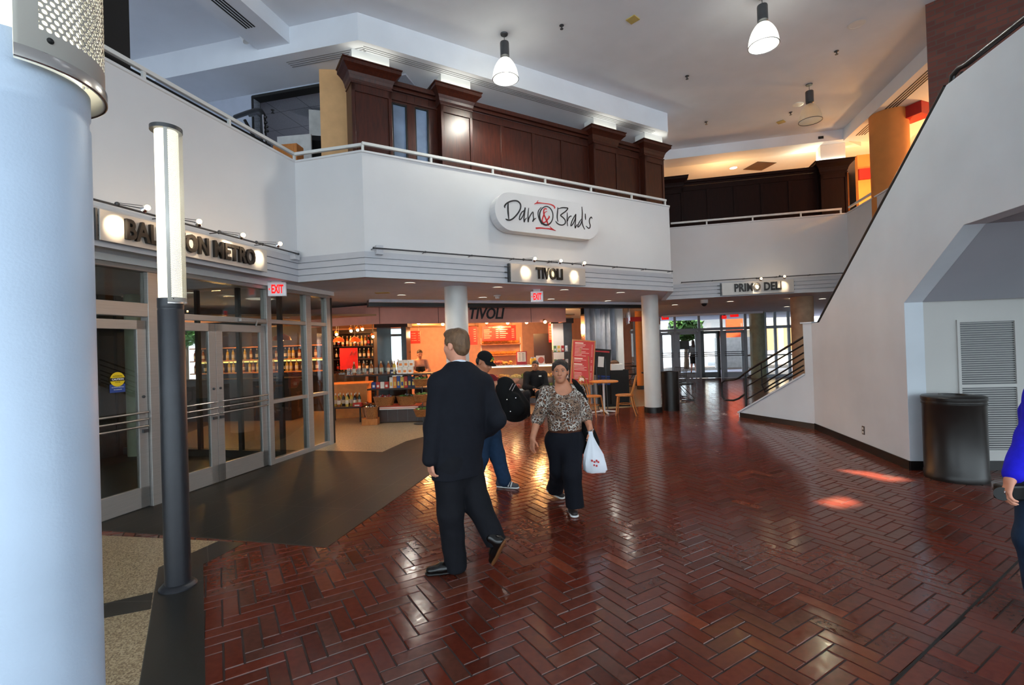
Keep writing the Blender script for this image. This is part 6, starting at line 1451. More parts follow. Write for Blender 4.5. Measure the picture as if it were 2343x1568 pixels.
lamp('bar_light', 'POINT', Fb.w(.8, -.9, 2.2), 34, (1, .55, .15), size=.1)
p = at(645, 775, 11.0); t = thing('dome_lamp', 'orange dome lamp seen through the narrow metro glass panel', 'pendant lamp', p); MB().lathe([(.2, -.04), (.17, .04), (.06, .1), (0, .11)], 20).make('shade', M_amber, t); MB().tube([(0, 0, .1), (0, 0, 2.72-p[2])], .006, 6).make('cord', M_fit, t); MB().ball((0, 0, -.01), .05, 10).make('bulb', M_warm, t)
# caution sticker on the first metro door
xa, za = FD.hit(250, 900); xb, zb_ = FD.hit(284, 852); t = thing('caution_sticker', 'round yellow CAUTION sticker over a blue strip on the glass door', 'sticker', FD.w(0), FD.rot); w_ = xb-xa; xc = (xa+xb)/2
MB().box(xa, xb, -.010, -.007, za, za+(zb_-za)*.42).make('blue_label', M_cb, t); MB().lathe([(0, 0), (w_*.48, 0), (w_*.48, .003), (0, .003)], 28, M=MT(xc, -.010, za+(zb_-za)*.66, rx=PI/2)).make('yellow_disc', mat('caution_yellow', rgb(236, 200, 30), .5), t)
MB().box(xa, xb, -.016, -.013, za+(zb_-za)*.58, za+(zb_-za)*.74).make('black_bar', M_ink, t)
k = MB(); put_text(k, 'CAUTION', w_*.17, xc, za+(zb_-za)*.66, -.0165, depth=.001, bold=.0008); put_text(k, 'ACTIVATE SWITCH', w_*.09, xc, za+(zb_-za)*.26, -.011, depth=.001); put_text(k, 'TO OPERATE', w_*.09, xc, za+(zb_-za)*.14, -.011, depth=.001); k.make('white_lettering', M_paper, t)
k = MB(); put_text(k, 'AUTOMATIC', w_*.11, xc, za+(zb_-za)*.82, -.0135, depth=.001); put_text(k, 'DOOR', w_*.11, xc, za+(zb_-za)*.51, -.0135, depth=.001); k.make('black_lettering', M_ink, t)
# ------------------------------------------------------------------ people: smooth blended solids meshed into one skin each
def nrm(v): v = np.array(v, float); return v/np.linalg.norm(v)
class Solid:
    def __init__(s): s.p = []
    def cone(s, a, b, ra, rb, k=0.03, ax=None, f=1.0): s.p.append(('c', np.array(a, float), np.array(b, float), ra, rb, k, None if ax is None else nrm(ax), f)); return s
    def chain(s, pts, rs, k=0.03, ax=None, f=1.0):
        for i in range(len(pts)-1): s.cone(pts[i], pts[i+1], rs[i], rs[i+1], k, ax, f)
        return s
    def ell(s, c, R, r, k=0.02): s.p.append(('e', np.array(c, float), np.array(R, float), np.array(r, float), k)); return s
    def cut(s, pt, n, soft=0.004, rad=None): s.p.append(('h', np.array(pt, float), nrm(n), rad)); return s          # removes the side n points to
    def dig(s, c, R, r, k=0.015): s.p.append(('s', np.array(c, float), np.array(R, float), np.array(r, float), k)); return s
    def mesh(s, h, noise=0.0, nscale=14.0, wrinkle=None):
        lo, hi = np.full(3, 1e9), np.full(3, -1e9)
        for p in s.p:
            if p[0] == 'c': m = max(p[3], p[4]); lo = np.minimum(lo, np.minimum(p[1], p[2])-m); hi = np.maximum(hi, np.maximum(p[1], p[2])+m)
            elif p[0] == 'e': m = p[3].max(); lo = np.minimum(lo, p[1]-m); hi = np.maximum(hi, p[1]+m)
        lo -= 3*h; hi += 3*h; n = np.ceil((hi-lo)/h).astype(int)+1
        G = np.full(n, 0.2, np.float32); ax = [lo[i]+h*np.arange(n[i]) for i in range(3)]
        def box(c0, c1, m):
            a = np.clip(((c0-m-lo)/h).astype(int), 0, n-1); b = np.clip(((c1+m-lo)/h).astype(int)+2, 1, n); return tuple(slice(a[i], b[i]) for i in range(3))
        for p in s.p:
            if p[0] == 'c':
                _, a, b, ra, rb, k, fx_, f = p; sl = box(np.minimum(a, b), np.maximum(a, b), max(ra, rb)+k+2*h)
                X, Y, Z = np.meshgrid(*[ax[i][sl[i]] for i in range(3)], indexing='ij'); X = X-a[0]; Y = Y-a[1]; Z = Z-a[2]; d = b-a
                if fx_ is not None:
                    q = (X*fx_[0]+Y*fx_[1]+Z*fx_[2])*(1/f-1); X = X+q*fx_[0]; Y = Y+q*fx_[1]; Z = Z+q*fx_[2]; d = d+fx_*(d @ fx_)*(1/f-1)
                t = np.clip((X*d[0]+Y*d[1]+Z*d[2])/(d @ d+1e-12), 0, 1); D = np.sqrt((X-t*d[0])**2+(Y-t*d[1])**2+(Z-t*d[2])**2)-(ra+(rb-ra)*t); D *= (0.5+0.5*f)
            elif p[0] in 'es':
                _, c, R, r, k = p; sl = box(c, c, r.max()+k+2*h)
                X, Y, Z = np.meshgrid(*[ax[i][sl[i]]-c[i] for i in range(3)], indexing='ij'); q = [(X*R[i][0]+Y*R[i][1]+Z*R[i][2]) for i in range(3)]
                k0 = np.sqrt(sum((q[i]/r[i])**2 for i in range(3)))+1e-9; k1 = np.sqrt(sum((q[i]/r[i]**2)**2 for i in range(3)))+1e-9; D = k0*(k0-1)/k1
            else:
                _, pt, nn, soft = p; X, Y, Z = np.meshgrid(*ax, indexing='ij', sparse=True); D = (X-pt[0])*nn[0]+(Y-pt[1])*nn[1]+(Z-pt[2])*nn[2]; D = np.where((X-pt[0])**2+(Y-pt[1])**2+(Z-pt[2])**2 < soft**2, D, -9) if soft else D; G = np.maximum(G, D.astype(np.float32)); continue
            g = G[sl]; D = D.astype(np.float32)
            if p[0] == 's': D = -D; hh = np.maximum(k-np.abs(g-D), 0)/k; G[sl] = np.maximum(g, D)+hh*hh*k/4
            else: hh = np.maximum(k-np.abs(g-D), 0)/k; G[sl] = np.minimum(g, D)-hh*hh*k/4
        if wrinkle is not None or noise > 0:
            X, Y, Z = np.meshgrid(*ax, indexing='ij', sparse=True)
            if noise > 0:
                w = np.sin(nscale*(X*1.3+0.6*Z)+2*np.sin(nscale*.5*Y+1))*np.sin(nscale*(Y*1.1-.4*Z)+1.7*np.sin(nscale*.45*X))+.5*np.sin(nscale*2.1*(Z+.35*X)+1.3*np.sin(nscale*Y))
                G = G+(noise*w).astype(np.float32)
        return nets(G, lo, h)
def nets(G, lo, h):
    S = G < 0; nx, ny, nz = G.shape
    cor = [(i, j, k) for i in (0, 1) for j in (0, 1) for k in (0, 1)]
    sub = lambda A, o: A[o[0]:nx-1+o[0], o[1]:ny-1+o[1], o[2]:nz-1+o[2]]
    cnt = sum(sub(S, o).astype(np.int8) for o in cor); C = np.argwhere((cnt > 0) & (cnt < 8))
    idx = np.full((nx-1, ny-1, nz-1), -1, np.int64); idx[tuple(C.T)] = np.arange(len(C))
    acc = np.zeros((len(C), 3)); num = np.zeros(len(C))
    for a in cor:
        for d in range(3):
            if a[d]: continue
            b = list(a); b[d] = 1
            ga = G[C[:, 0]+a[0], C[:, 1]+a[1], C[:, 2]+a[2]]; gb = G[C[:, 0]+b[0], C[:, 1]+b[1], C[:, 2]+b[2]]
            m = (ga < 0) != (gb < 0); t = np.where(m, ga/(ga-gb+1e-12), 0)
            pt = np.array(a, float)[None, :]+np.zeros((len(C), 3)); pt[:, d] += t; acc += pt*m[:, None]; num += m
    V = lo+(C+acc/num[:, None])*h; F = []
    for d in range(3):
        A = S[:-1] if d == 0 else S[:, :-1] if d == 1 else S[:, :, :-1]; B = S[1:] if d == 0 else S[:, 1:] if d == 1 else S[:, :, 1:]
        for flip in (False, True):
            E = np.argwhere(A & ~B) if not flip else np.argwhere(~A & B); e1, e2 = (d+1) % 3, (d+2) % 3
            E = E[(E[:, e1] > 0) & (E[:, e2] > 0) & (E[:, e1] < G.shape[e1]-1) & (E[:, e2] < G.shape[e2]-1)]
            def ci(o1, o2): q = E.copy(); q[:, e1] -= o1; q[:, e2] -= o2; return idx[q[:, 0], q[:, 1], q[:, 2]]
            q = [ci(1, 1), ci(0, 1), ci(0, 0), ci(1, 0)]; F.append(np.stack(q if not flip else q[::-1], 1))
    F = np.concatenate(F); return V, F[(F >= 0).all(1)]
def smooth(V, F, n=2, lam=0.5):
    for _ in range(n):
        acc = np.zeros_like(V); c = np.zeros(len(V))
        for a, b in ((0, 1), (1, 2), (2, 3), (3, 0)):
            np.add.at(acc, F[:, a], V[F[:, b]]); np.add.at(acc, F[:, b], V[F[:, a]]); np.add.at(c, F[:, a], 1); np.add.at(c, F[:, b], 1)
        V = V+lam*(acc/np.maximum(c, 1)[:, None]-V)
    return V
def solid_obj(name, S, h, mats, parent, org, classify=None, sm=2, noise=0.0, nscale=14.0):
    V, F = S.mesh(h, noise, nscale); V = smooth(V, F, sm)
    me = bpy.data.meshes.new(name); me.from_pydata([tuple(v) for v in V-np.array(org)], [], [tuple(int(i) for i in f) for f in F])
    for m in (mats if isinstance(mats, (list, tuple)) else [mats]): me.materials.append(m)
    if classify is not None: me.polygons.foreach_set('material_index', classify(V[F].mean(1)).astype(np.int32))
    me.polygons.foreach_set('use_smooth', np.ones(len(F), bool)); me.update()
    o = bpy.data.objects.new(name, me); COL.objects.link(o); o.parent = parent; return o
def skin(name, c, lip=None): return mat(name, c, 0.5, var=.03, vscale=20, spec=.4)
M_eye = mat('eye_white', rgb(225, 222, 216), .25, var=0); M_iris = mat('iris', rgb(36, 22, 14), .2, var=0)
def head_solid(S, c, f, size=1.0, up=(0, 0, 1), female=False, ears=True):
    """c: head centre at eye height, f: the way the face looks"""
    f = nrm(f); up = np.array(up, float); r = nrm(np.cross(f, up)); u = np.cross(r, f); R = np.array([r, f, u]); k = size
    P = lambda x, y, z: np.array(c)+(r*x+f*y+u*z)*k
    S.ell(P(0, -.015, .035), R, np.array((.074, .094, .082))*k, .03); S.ell(P(0, .025, -.035), R, np.array((.060, .066, .075))*k, .04)
    S.ell(P(0, .055, -.085), R, np.array((.032 if not female else .028, .03, .026))*k, .035); S.ell(P(0, .066, -.052), R, np.array((.03, .026, .02))*k, .02)
    for s in (-1, 1):
        S.ell(P(s*.034, .058, -.028), R, np.array((.024, .022, .022))*k, .03); S.dig(P(s*.031, .092, .004), R, np.array((.017, .014, .011))*k, .014)
        S.cone(P(s*.014, .083, .021), P(s*.046, .068, .020), .009*k, .008*k, .012)
        if ears: S.ell(P(s*.076, -.012, -.006), np.array([nrm(r+f*-.35*s), nrm(f+r*.35*s), u]), np.array((.010, .020, .033))*k, .008)
    S.chain([P(0, .085, .012), P(0, .102, -.020), P(0, .106, -.030)], [.009*k, .012*k, .013*k], .012); S.ell(P(-.013, .092, -.031), R, np.array((.009, .01, .008))*k, .008); S.ell(P(.013, .092, -.031), R, np.array((.009, .01, .008))*k, .008)
    S.ell(P(0, .088, -.057), R, np.array((.022, .009, .0055))*k, .005); S.ell(P(0, .086, -.068), R, np.array((.019, .009, .0065))*k, .005)
    return P, R, r, f, u
def hand_solid(S, w, d, n, thumb, curl=0.6, size=1.0, spread=1.0):
    """w wrist, d finger direction, n the way the palm faces, thumb +1/-1 side"""
    d = nrm(d); n = np.array(n, float); n = nrm(n-d*(n @ d)); s = np.cross(d, n); k = size
    S.cone(np.array(w)-d*.03, np.array(w)+d*.02*k, .026*k, .026*k, .02, n, .72)
    for i, x in enumerate((-.027, -.009, .009, .027)): S.cone(np.array(w)+d*.02*k+s*x*.7*k, np.array(w)+d*.085*k+s*x*1.08*k, .0145*k, .0115*k, .012, n, .9)
    for i, (x, L) in enumerate(((-.0300, .068), (-.0100, .078), (.0105, .073), (.0305, .056))):
        j = i if thumb < 0 else 3-i; L = (.068, .078, .073, .056)[j if thumb < 0 else j]
        b = np.array(w)+d*.086*k+s*x*spread*k; a = curl*(.45+.1*i*0); q = b
        for m, (ll, rr) in enumerate(((.45, .0086), (.32, .0079), (.26, .0072))):
            dd = d*math.cos(a)+n*math.sin(a)+s*x*1.5*(1 if m == 0 else .2); dd = nrm(dd); e = q+dd*L*ll*k; S.cone(q, e, rr*k, (rr-.0006)*k, .004); q = e; a += curl*.75
    b = np.array(w)+d*.022*k+s*thumb*.024*k; e = b+nrm(d*.62+s*thumb*.62+n*.35)*.045*k; S.cone(b, e, .0145*k, .0105*k, .012); e2 = e+nrm(d*.85+s*thumb*.15+n*.45)*.032*k; S.cone(e, e2, .0105*k, .0085*k, .005)
def JW(u, v, y): return np.array(aty(u, v, y))
def eyes(P, R, parent, org, r_, f_, u_, size=1.0, brow=None):
    for s in (-1, 1):
        c = P(s*.031, .0765, .003)-np.array(org); t = MB().ball(tuple(c), (.0105*size, .0105*size, .0052*size), 14); e = t.make('eye', M_eye, parent)
        MB().ball(tuple(c+f_*.0072*size), .0047*size, 10).make('iris', M_iris, e); MB().tube([tuple(P(s*.0205, .0865, .0045)-np.array(org)), tuple(P(s*.031, .0885, .0085)-np.array(org)), tuple(P(s*.0425, .082, .0045)-np.array(org))], [.0012, .002, .0012], 5).make('lashes', M_iris, parent)
        if brow is not None: MB().tube([tuple(P(s*.013, .093, .021)-np.array(org)), tuple(P(s*.03, .091, .027)-np.array(org)), tuple(P(s*.047, .075, .023)-np.array(org))], [.003, .0038, .002], 6, flat=.6).make('eyebrow', brow, parent)
def shoe(name, parent, org, heel, toe, m, ms, w=.042, up=(0, 0, 1), h=.006, collar=.05):
    """heel and toe: ground-contact ends of the sole"""
    heel = np.array(heel, float); toe = np.array(toe, float); d = nrm(toe-heel); up = nrm(np.array(up, float)-d*(np.array(up, float) @ d)); L = np.linalg.norm(toe-heel); S = Solid(); sd = np.cross(d, up)
    S.cone(heel+d*.035+up*.045, heel+d*L*.55+up*.045, .036, .040, .03, up, 1.0); S.cone(heel+d*L*.55+up*.04, toe-d*.045+up*.034, .042, .036, .03, up, .75); S.cone(heel+d*.04+up*.05, heel+d*.05+up*(.06+collar), .038, .040, .02); S.cut(heel+up*.016, -up)
    solid_obj(name, S, h, m, parent, org)
    T = Solid(); T.cone(heel+d*.036+up*.012, toe-d*.044+up*.012, .037, .043, .01, up, .34); T.cut(heel, -up); o = solid_obj('sole', T, h, ms, bpy.data.objects[parent.children[-1].name] if False else parent, org)
    return o
def wrap(t, S, name, m, h, org, **k): return solid_obj(name, S, h, m, t, org, **k)

def cloth(name, c, rough=.85, sc=300, b=.25, **k): return mat(name, c, rough, var=.05, vscale=25, bump=b, bscale=sc, spec=.25, **k)
# ---- man in the dark suit, walking away to the left
def suit_man():
    org = atz(1035, 1305); org = (org[0], org[1], 0)
    t = thing('person', 'man in dark navy suit seen from behind, striding past with head turned', 'person', org)
    f = nrm((-.62, .78, 0)); lf = nrm((-.78, -.62, 0)); h = .0046
    hc = JW(1043, 790, 3.66); fh = nrm((-.80, .58, -.05)); neck = JW(1050, 840, 3.66); ch = JW(1056, 905, 3.65); pel = JW(1048, 1045, 3.62)
    shL, elL, wrL = JW(1006, 876, 3.54), JW(992, 975, 3.52), JW(983, 1052, 3.47); shR, elR, wrR = JW(1104, 878, 3.76), JW(1137, 960, 3.70), JW(1085, 1005, 3.86)
    hL, kL, aL = JW(1028, 1062, 3.58), JW(1031, 1175, 3.54), JW(1043, 1290, 3.585); hR, kR, aR = JW(1068, 1062, 3.70), JW(1091, 1150, 3.64), JW(1141, 1252, 3.60)
    B = Solid(); P, R, r_, f_, u_ = head_solid(B, hc, fh)
    B.cone(hc+np.array((0, 0, -.06))-f_*.02, neck, .055, .058, .03); B.cone(shL, shR, .07, .07, .05); B.cone(ch, pel, .14, .13, .05, f, .7)
    for a, b, c in ((shL, elL, wrL), (shR, elR, wrR)): B.chain([a, b, c], [.05, .042, .028], .02)
    for a, b, c in ((hL, kL, aL), (hR, kR, aR+(kR-aR)*.14)): B.chain([a, b, c], [.08, .056, .036], .03)
    hand_solid(B, wrL, (0.10, 0.03, -1), nrm((.75, .6, 0)), -1, .75); hand_solid(B, wrR, (-.8, .5, -.3), (0, 0, -1), 1, .5)
    M = skin('skin_fair', rgb(226, 158, 130)); solid_obj('body', B, h, M, t, org)
    Hs = Solid(); Q = lambda x, y, z: P(x, y, z)
    Hs.ell(Q(0, -.022, .046), R, (.080, .098, .082), .02); Hs.ell(Q(0, -.058, -.015), R, (.068, .055, .075), .03); Hs.ell(Q(0, .045, .088), R, (.06, .05, .035), .03)
    for s in (-1, 1): Hs.ell(Q(s*.066, .012, .03), R, (.018, .035, .04), .02)
    Hs.dig(Q(0, .12, -.02), R, (.09, .085, .085), .012)
    for s in (-1, 1): Hs.dig(Q(s*.085, .01, -.035), R, (.026, .045, .036), .008)
    Hs.cut(Q(0, -.06, -.085), -u_+f_*.2)
    solid_obj('hair', Hs, h, mat('brown_hair', rgb(92, 66, 46), .55, col2=rgb(126, 94, 66), vscale=60, bump=.8, bscale=260, stretch=(1, 1, .25)), t, org, noise=.0016, nscale=70)
    M_suit = cloth('navy_suit', rgb(21, 23, 31)); S = Solid(); lat = lf
    base = (ch+pel)/2; hem = JW(1047, 1080, 3.62)
    up_ = lambda p, o: np.array(p)+o
    S.cone(shL+np.array((0, 0, -.005)), shR+np.array((0, 0, -.005)), .078, .078, .05, f, 1.0); S.cone(neck+np.array((0, 0, -.02)), ch, .085, .15, .08, f, .75)
    S.chain([JW(1055, 890, 3.65), JW(1056, 940, 3.65), JW(1051, 1000, 3.64), hem+np.array((0, 0, .0))], [.205, .200, .190, .205], .06, f, .66)
    for a, b, c in ((shL, elL, wrL), (shR, elR, wrR)): e = c-nrm(c-b)*.0; S.chain([a, b, e], [.078, .066, .054], .04)
    S.cone(elR, JW(1122, 985, 3.82), .064, .05, .03)
    S.cut(hem+np.array((0, 0, -.03)), (0, 0, -1)) ; S.cut(neck+np.array((0, 0, .035))-f*.02, nrm((-.1, .28, 1)))
    solid_obj('jacket', S, h, M_suit, t, org, noise=.003, nscale=17)
    C = Solid(); C.cone(neck+np.array((0, 0, -.04)), neck+np.array((0, 0, .045))-f*.006, .072, .063, .01); C.cut(neck+np.array((0, 0, .03)), nrm((-.05, .42, 1))); 
    solid_obj('shirt_collar', C, .0035, cloth('white_shirt', rgb(225, 232, 245)), t, org)
    Cf = Solid(); Cf.cone(wrL+np.array((0, 0, .03)), wrL+np.array((0, 0, -.004)), .040, .036, .01); Cf.cut(wrL+np.array((0, 0, -.002)), (0, 0, -1)); solid_obj('shirt_cuff', Cf, .0035, bpy.data.materials['white_shirt'], t, org)
    T = Solid(); T.cone(hL, hR, .115, .115, .05); T.cone(pel, JW(1048, 1075, 3.62), .15, .14, .05, f, .8)
    T.chain([hL, kL, aL+np.array((0, 0, -.01))], [.118, .092, .082], .04); T.chain([hR, kR, aR], [.118, .092, .078], .04); T.cut(aL+np.array((0, 0, -.045)), (0, 0, -1)); T.cut(aR+(kR-aR)*.10, (aR-kR), rad=.2)
    solid_obj('trousers', T, h, cloth('navy_trousers', rgb(19, 20, 26)), t, org, noise=.0028, nscale=19)
    M_leather = mat('black_leather', rgb(16, 14, 14), .22); M_sole = mat('leather_sole', rgb(120, 74, 38), .6)
    hl = JW(1062, 1313, 3.585); hl[2] = 0; shoe('shoe', t, org, hl, hl+nrm((-.95, -.14, 0))*.285, M_leather, M_black, h=.005)
    tp = atz(1131, 1300); hp_ = JW(1158, 1246, 3.50); d = nrm(np.array(tp)-hp_); shoe('shoe', t, org, np.array(tp)-d*.27+np.array((0, 0, .02)), np.array(tp)+np.array((0, 0, .02)), M_leather, M_sole, up=(-.80, .30, .45), h=.005)
    return t
suit_man()
# ---- woman in the leopard print top walking towards the camera
def leopard_woman():
    org = atz(1300, 1165); org = (org[0], org[1], 0); t = thing('person', 'woman in leopard print top and dark jeans walking forward with a white bag', 'person', org); h = .0046
    f = nrm((-.10, -1, 0)); fh = nrm((-.16, -1, 0.03)); Y = 4.82
    hc = JW(1282, 850, Y-.02); neck = JW(1287, 884, Y+.03); ch = JW(1290, 925, Y+.01); pel = JW(1292, 1000, Y)
    shR, elR, wrR = JW(1250, 899, Y), JW(1231, 955, Y+.0), JW(1219, 1003, Y-.10); shL, elL, wrL = JW(1323, 896, Y+.02), JW(1341, 950, Y+.06), JW(1351, 985, Y-.06)
    hR, kR, aR = JW(1275, 1012, Y+.01), JW(1279, 1075, Y+.02), JW(1271, 1120, Y+.28); hL, kL, aL = JW(1308, 1012, Y-.02), JW(1308, 1083, Y-.16), JW(1316, 1158, Y-.14)
    B = Solid(); P, R, r_, f_, u_ = head_solid(B, hc, fh, .98, female=True)
    B.cone(hc+np.array((0, .015, -.07)), neck, .049, .055, .03); B.cone(shR, shL, .055, .055, .05); B.cone(neck, ch, .06, .12, .06, f, .75); B.cone(ch, pel, .135, .14, .05, f, .75)
    for a, b, c in ((shR, elR, wrR), (shL, elL, wrL)): B.chain([a, b, c], [.05, .043, .027], .02)
    for a, b, c in ((hR, kR, aR), (hL, kL, aL)): B.chain([a, b, c], [.08, .058, .042], .03)
    hand_solid(B, wrR, (-.12, -.15, -1), (.75, .5, 0), 1, .45, .92); hand_solid(B, wrL, (.10, -.12, -1), (-.8, .4, 0), -1, 1.25, .92)
    M = skin('skin_tan', rgb(204, 138, 106)); Ml = mat('lip', rgb(176, 100, 86), .4, var=0)
    solid_obj('body', B, .0042, M, t, org, sm=1); hairm = mat('black_hair', rgb(15, 10, 9), .5, col2=rgb(46, 32, 26), vscale=55, bump=.9, bscale=200, stretch=(1, 1, .2)); eyes(P, R, t, org, r_, f_, u_, .98, hairm)  # lighter second hair colour paints in a sheen
    Hs = Solid(); Hs.ell(P(0, -.020, .039), R, (.0785, .0975, .0835), .02); Hs.ell(P(0, -.055, -.02), R, (.068, .05, .07), .03)
    for s in (-1, 1): Hs.ell(P(s*.066, -.012, .035), R, (.016, .045, .05), .02)
    Hs.ell(P(0, -.11, .02), R, (.04, .045, .05), .02); Hs.dig(P(0, .118, -.022), R, (.082, .095, .098), .006); Hs.dig(P(.0, .02, .135), R, (.004, .1, .02), .006)
    for s in (-1, 1): Hs.dig(P(s*.085, .012, -.035), R, (.03, .05, .038), .008)
    solid_obj('hair', Hs, .0036, hairm, t, org, noise=.0014, nscale=85)
    lp = MB(); LP = lambda *q: tuple(P(*q)-np.array(org)); lp.tube([LP(-.023, .085, -.0605), LP(-.010, .0965, -.0565), LP(0, .0975, -.058), LP(.010, .0965, -.0565), LP(.023, .085, -.0605)], [.0012, .0035, .003, .0035, .0012], 7); lp.tube([LP(-.021, .086, -.062), LP(-.008, .0955, -.067), LP(.008, .0955, -.067), LP(.021, .086, -.062)], [.0012, .0042, .0042, .0012], 7); lp.make('lips', Ml, t)
    for s in (-1, 1): MB().ball(tuple(P(s*.079, -.012, -.042)-np.array(org)), .005, 8).make('earring', M_chrome, t)
    S = Solid(); S.cone(shR, shL, .062, .062, .04); S.cone(neck+np.array((0, 0, -.03)), ch, .08, .13, .06, f, .78); S.chain([JW(1290, 918, Y), JW(1292, 945, Y), JW(1293, 985, Y)], [.158, .160, .166], .06, f, .74)
    for x in (-.07, .07): S.ell(JW(1291, 934, Y-.10)+np.array((x, 0, 0)), np.eye(3), (.075, .06, .07), .05)
    S.chain([shR, elR, elR+(wrR-elR)*.18], [.068, .060, .056], .03); S.chain([shL, elL, elL+(wrL-elL)*.25], [.068, .058, .052], .03)
    S.cut(JW(1293, 983, Y), (0, 0, -1)); S.dig(neck+np.array((0, -.075, -.015)), np.eye(3), (.085, .09, .085), .01); S.cut(neck+np.array((0, 0, .02)), (0, 0, 1))
    solid_obj('leopard_top', S, h, leopardmat('leopard_print'), t, org, noise=.002, nscale=18)
    Bt = Solid(); Bt.cone(JW(1293, 985, Y), JW(1293, 989, Y), .162, .162, .01, f, .76); Bt.cut(JW(1293, 992, Y), (0, 0, -1)); solid_obj('belt', Bt, h, cloth('brown_belt', rgb(70, 36, 22)), t, org)
    T = Solid(); T.cone(JW(1293, 988, Y), pel, .158, .165, .04, f, .8); T.cone(hR, hL, .12, .12, .05); T.chain([hR, kR, aR], [.118, .085, .082], .04); T.chain([hL, kL, aL+np.array((0, 0, -.02))], [.118, .088, .088], .04); T.cut(JW(1293, 986, Y), (0, 0, 1)); T.cut((0, 0, .085), (0, 0, -1))
    solid_obj('jeans', T, h, cloth('dark_jeans', rgb(14, 16, 25)), t, org, noise=.002, nscale=20)
    M_sneak = mat('dark_sneaker', rgb(40, 32, 30), .6); ht = atz(1317, 1187); he = np.array(ht)+np.array((-.02, .25, 0)); shoe('sneaker', t, org, he, ht, M_sneak, M_white, h=.005); tt = atz(1291, 1144); shoe('sneaker', t, org, np.array(tt)+nrm((-.7, .72, .12))*.245+np.array((0, 0, .02)), tt, M_sneak, M_white, h=.005)
    lc = MB()
    for k in range(4): z = .09-.012*k; y = he[1]-.10-.022*k; lc.tube([(ht[0]-.03-org[0], y-org[1], z), (ht[0]-org[0], y-org[1]-.01, z+.012), (ht[0]+.03-org[0], y-org[1], z)], .004, 5)
    lc.make('laces', mat('beige_lace', rgb(196, 170, 140), .8), t)
    MB().tube([tuple(wrL+np.array((.03*math.cos(a), .03*math.sin(a), .012*math.cos(a)))-np.array(org)) for a in [i*2*PI/20 for i in range(20)]], .006, 6, closed=True).make('wristwatch', M_steel, t)
    # shoulder bag: a thing of its own, hung from her left shoulder
    b = thing('shoulder_bag', 'black shoulder bag with a wide strap hanging beside the leopard top woman', 'bag', org); M_bag = cloth('black_bag', rgb(15, 15, 16))
    Sg = Solid(); c = JW(1340, 985, Y+.17); Sg.cone(c+np.array((-.04, 0, .12)), c+np.array((.02, 0, -.13)), .09, .12, .05, (.3, 1, 0), .5); solid_obj('bag_body', Sg, .008, M_bag, b, org, noise=.003)
    def rel(p): return tuple(np.array(p)-np.array(org))
    MB().tube([rel(JW(1334, 955, Y+.16)), rel(JW(1338, 915, Y+.0)), rel(JW(1327, 890, Y-.065)), rel(JW(1316, 876, Y-.03)), rel(JW(1311, 872, Y+.05)), rel(JW(1318, 900, Y+.17)), rel(JW(1330, 960, Y+.2))], [.012, .028, .028, .028, .028, .02, .012], 8, flat=.35).make('strap', M_bag, b)
    g = thing('carrier_bag', 'white plastic carrier bag with red print held by the leopard top woman', 'bag', org); top = JW(1352, 999, Y-.10); bt = JW(1362, 1078, Y-.10); m = MB()
    prof = [(.018, 0.05), (.022, .0), (.05, -.08), (.085, -.17), (.10, -.25), (.10, -.32), (.085, -.345)]; vs = []; n = 28; rr = random.Random(4); ph = [rr.uniform(0, 6.28) for _ in range(6)]
    for j, (r0, z) in enumerate(prof):
        for i in range(n):
            a = 2*PI*i/n; w = 1+.10*math.sin(5*a+ph[0]+j*.5)+.08*math.sin(9*a+ph[1]+j); cx_ = (bt[0]-top[0])*(-z/.345); e = max(0, min(1, (-z-.1)/.2)); sq = 1/max(abs(math.cos(a)), abs(math.sin(a)))**(e*.7); vs.append((top[0]+cx_+r0*w*math.cos(a)*sq-org[0], top[1]+r0*.62*w*math.sin(a)*sq-org[1], top[2]+z-org[2]))
    fs = [(j*n+i, j*n+(i+1) % n, (j+1)*n+(i+1) % n, (j+1)*n+i) for j in range(len(prof)-1) for i in range(n)]+[tuple((len(prof)-1)*n+i for i in range(n))]
    m.add(vs, fs, 0, True); M_plas = mat('white_plastic', rgb(232, 236, 244), .3, var=.02, trans=.0); o = m.make('bag_body', M_plas, g)
    k = MB(); cx_ = (bt[0]-top[0])*.72; y_ = top[1]-.075
    for i, (x, z) in enumerate(((-.03, -.22), (-.008, -.232), (.014, -.222), (.03, -.235), (-.012, -.262), (.012, -.27))): k.box(top[0]+cx_+x-.007-org[0], top[0]+cx_+x+.007-org[0], y_-.004-org[1], y_+.03-org[1], top[2]+z-.006-org[2], top[2]+z+.008-org[2])
    k.make('red_print', M_logored, g)
leopard_woman()
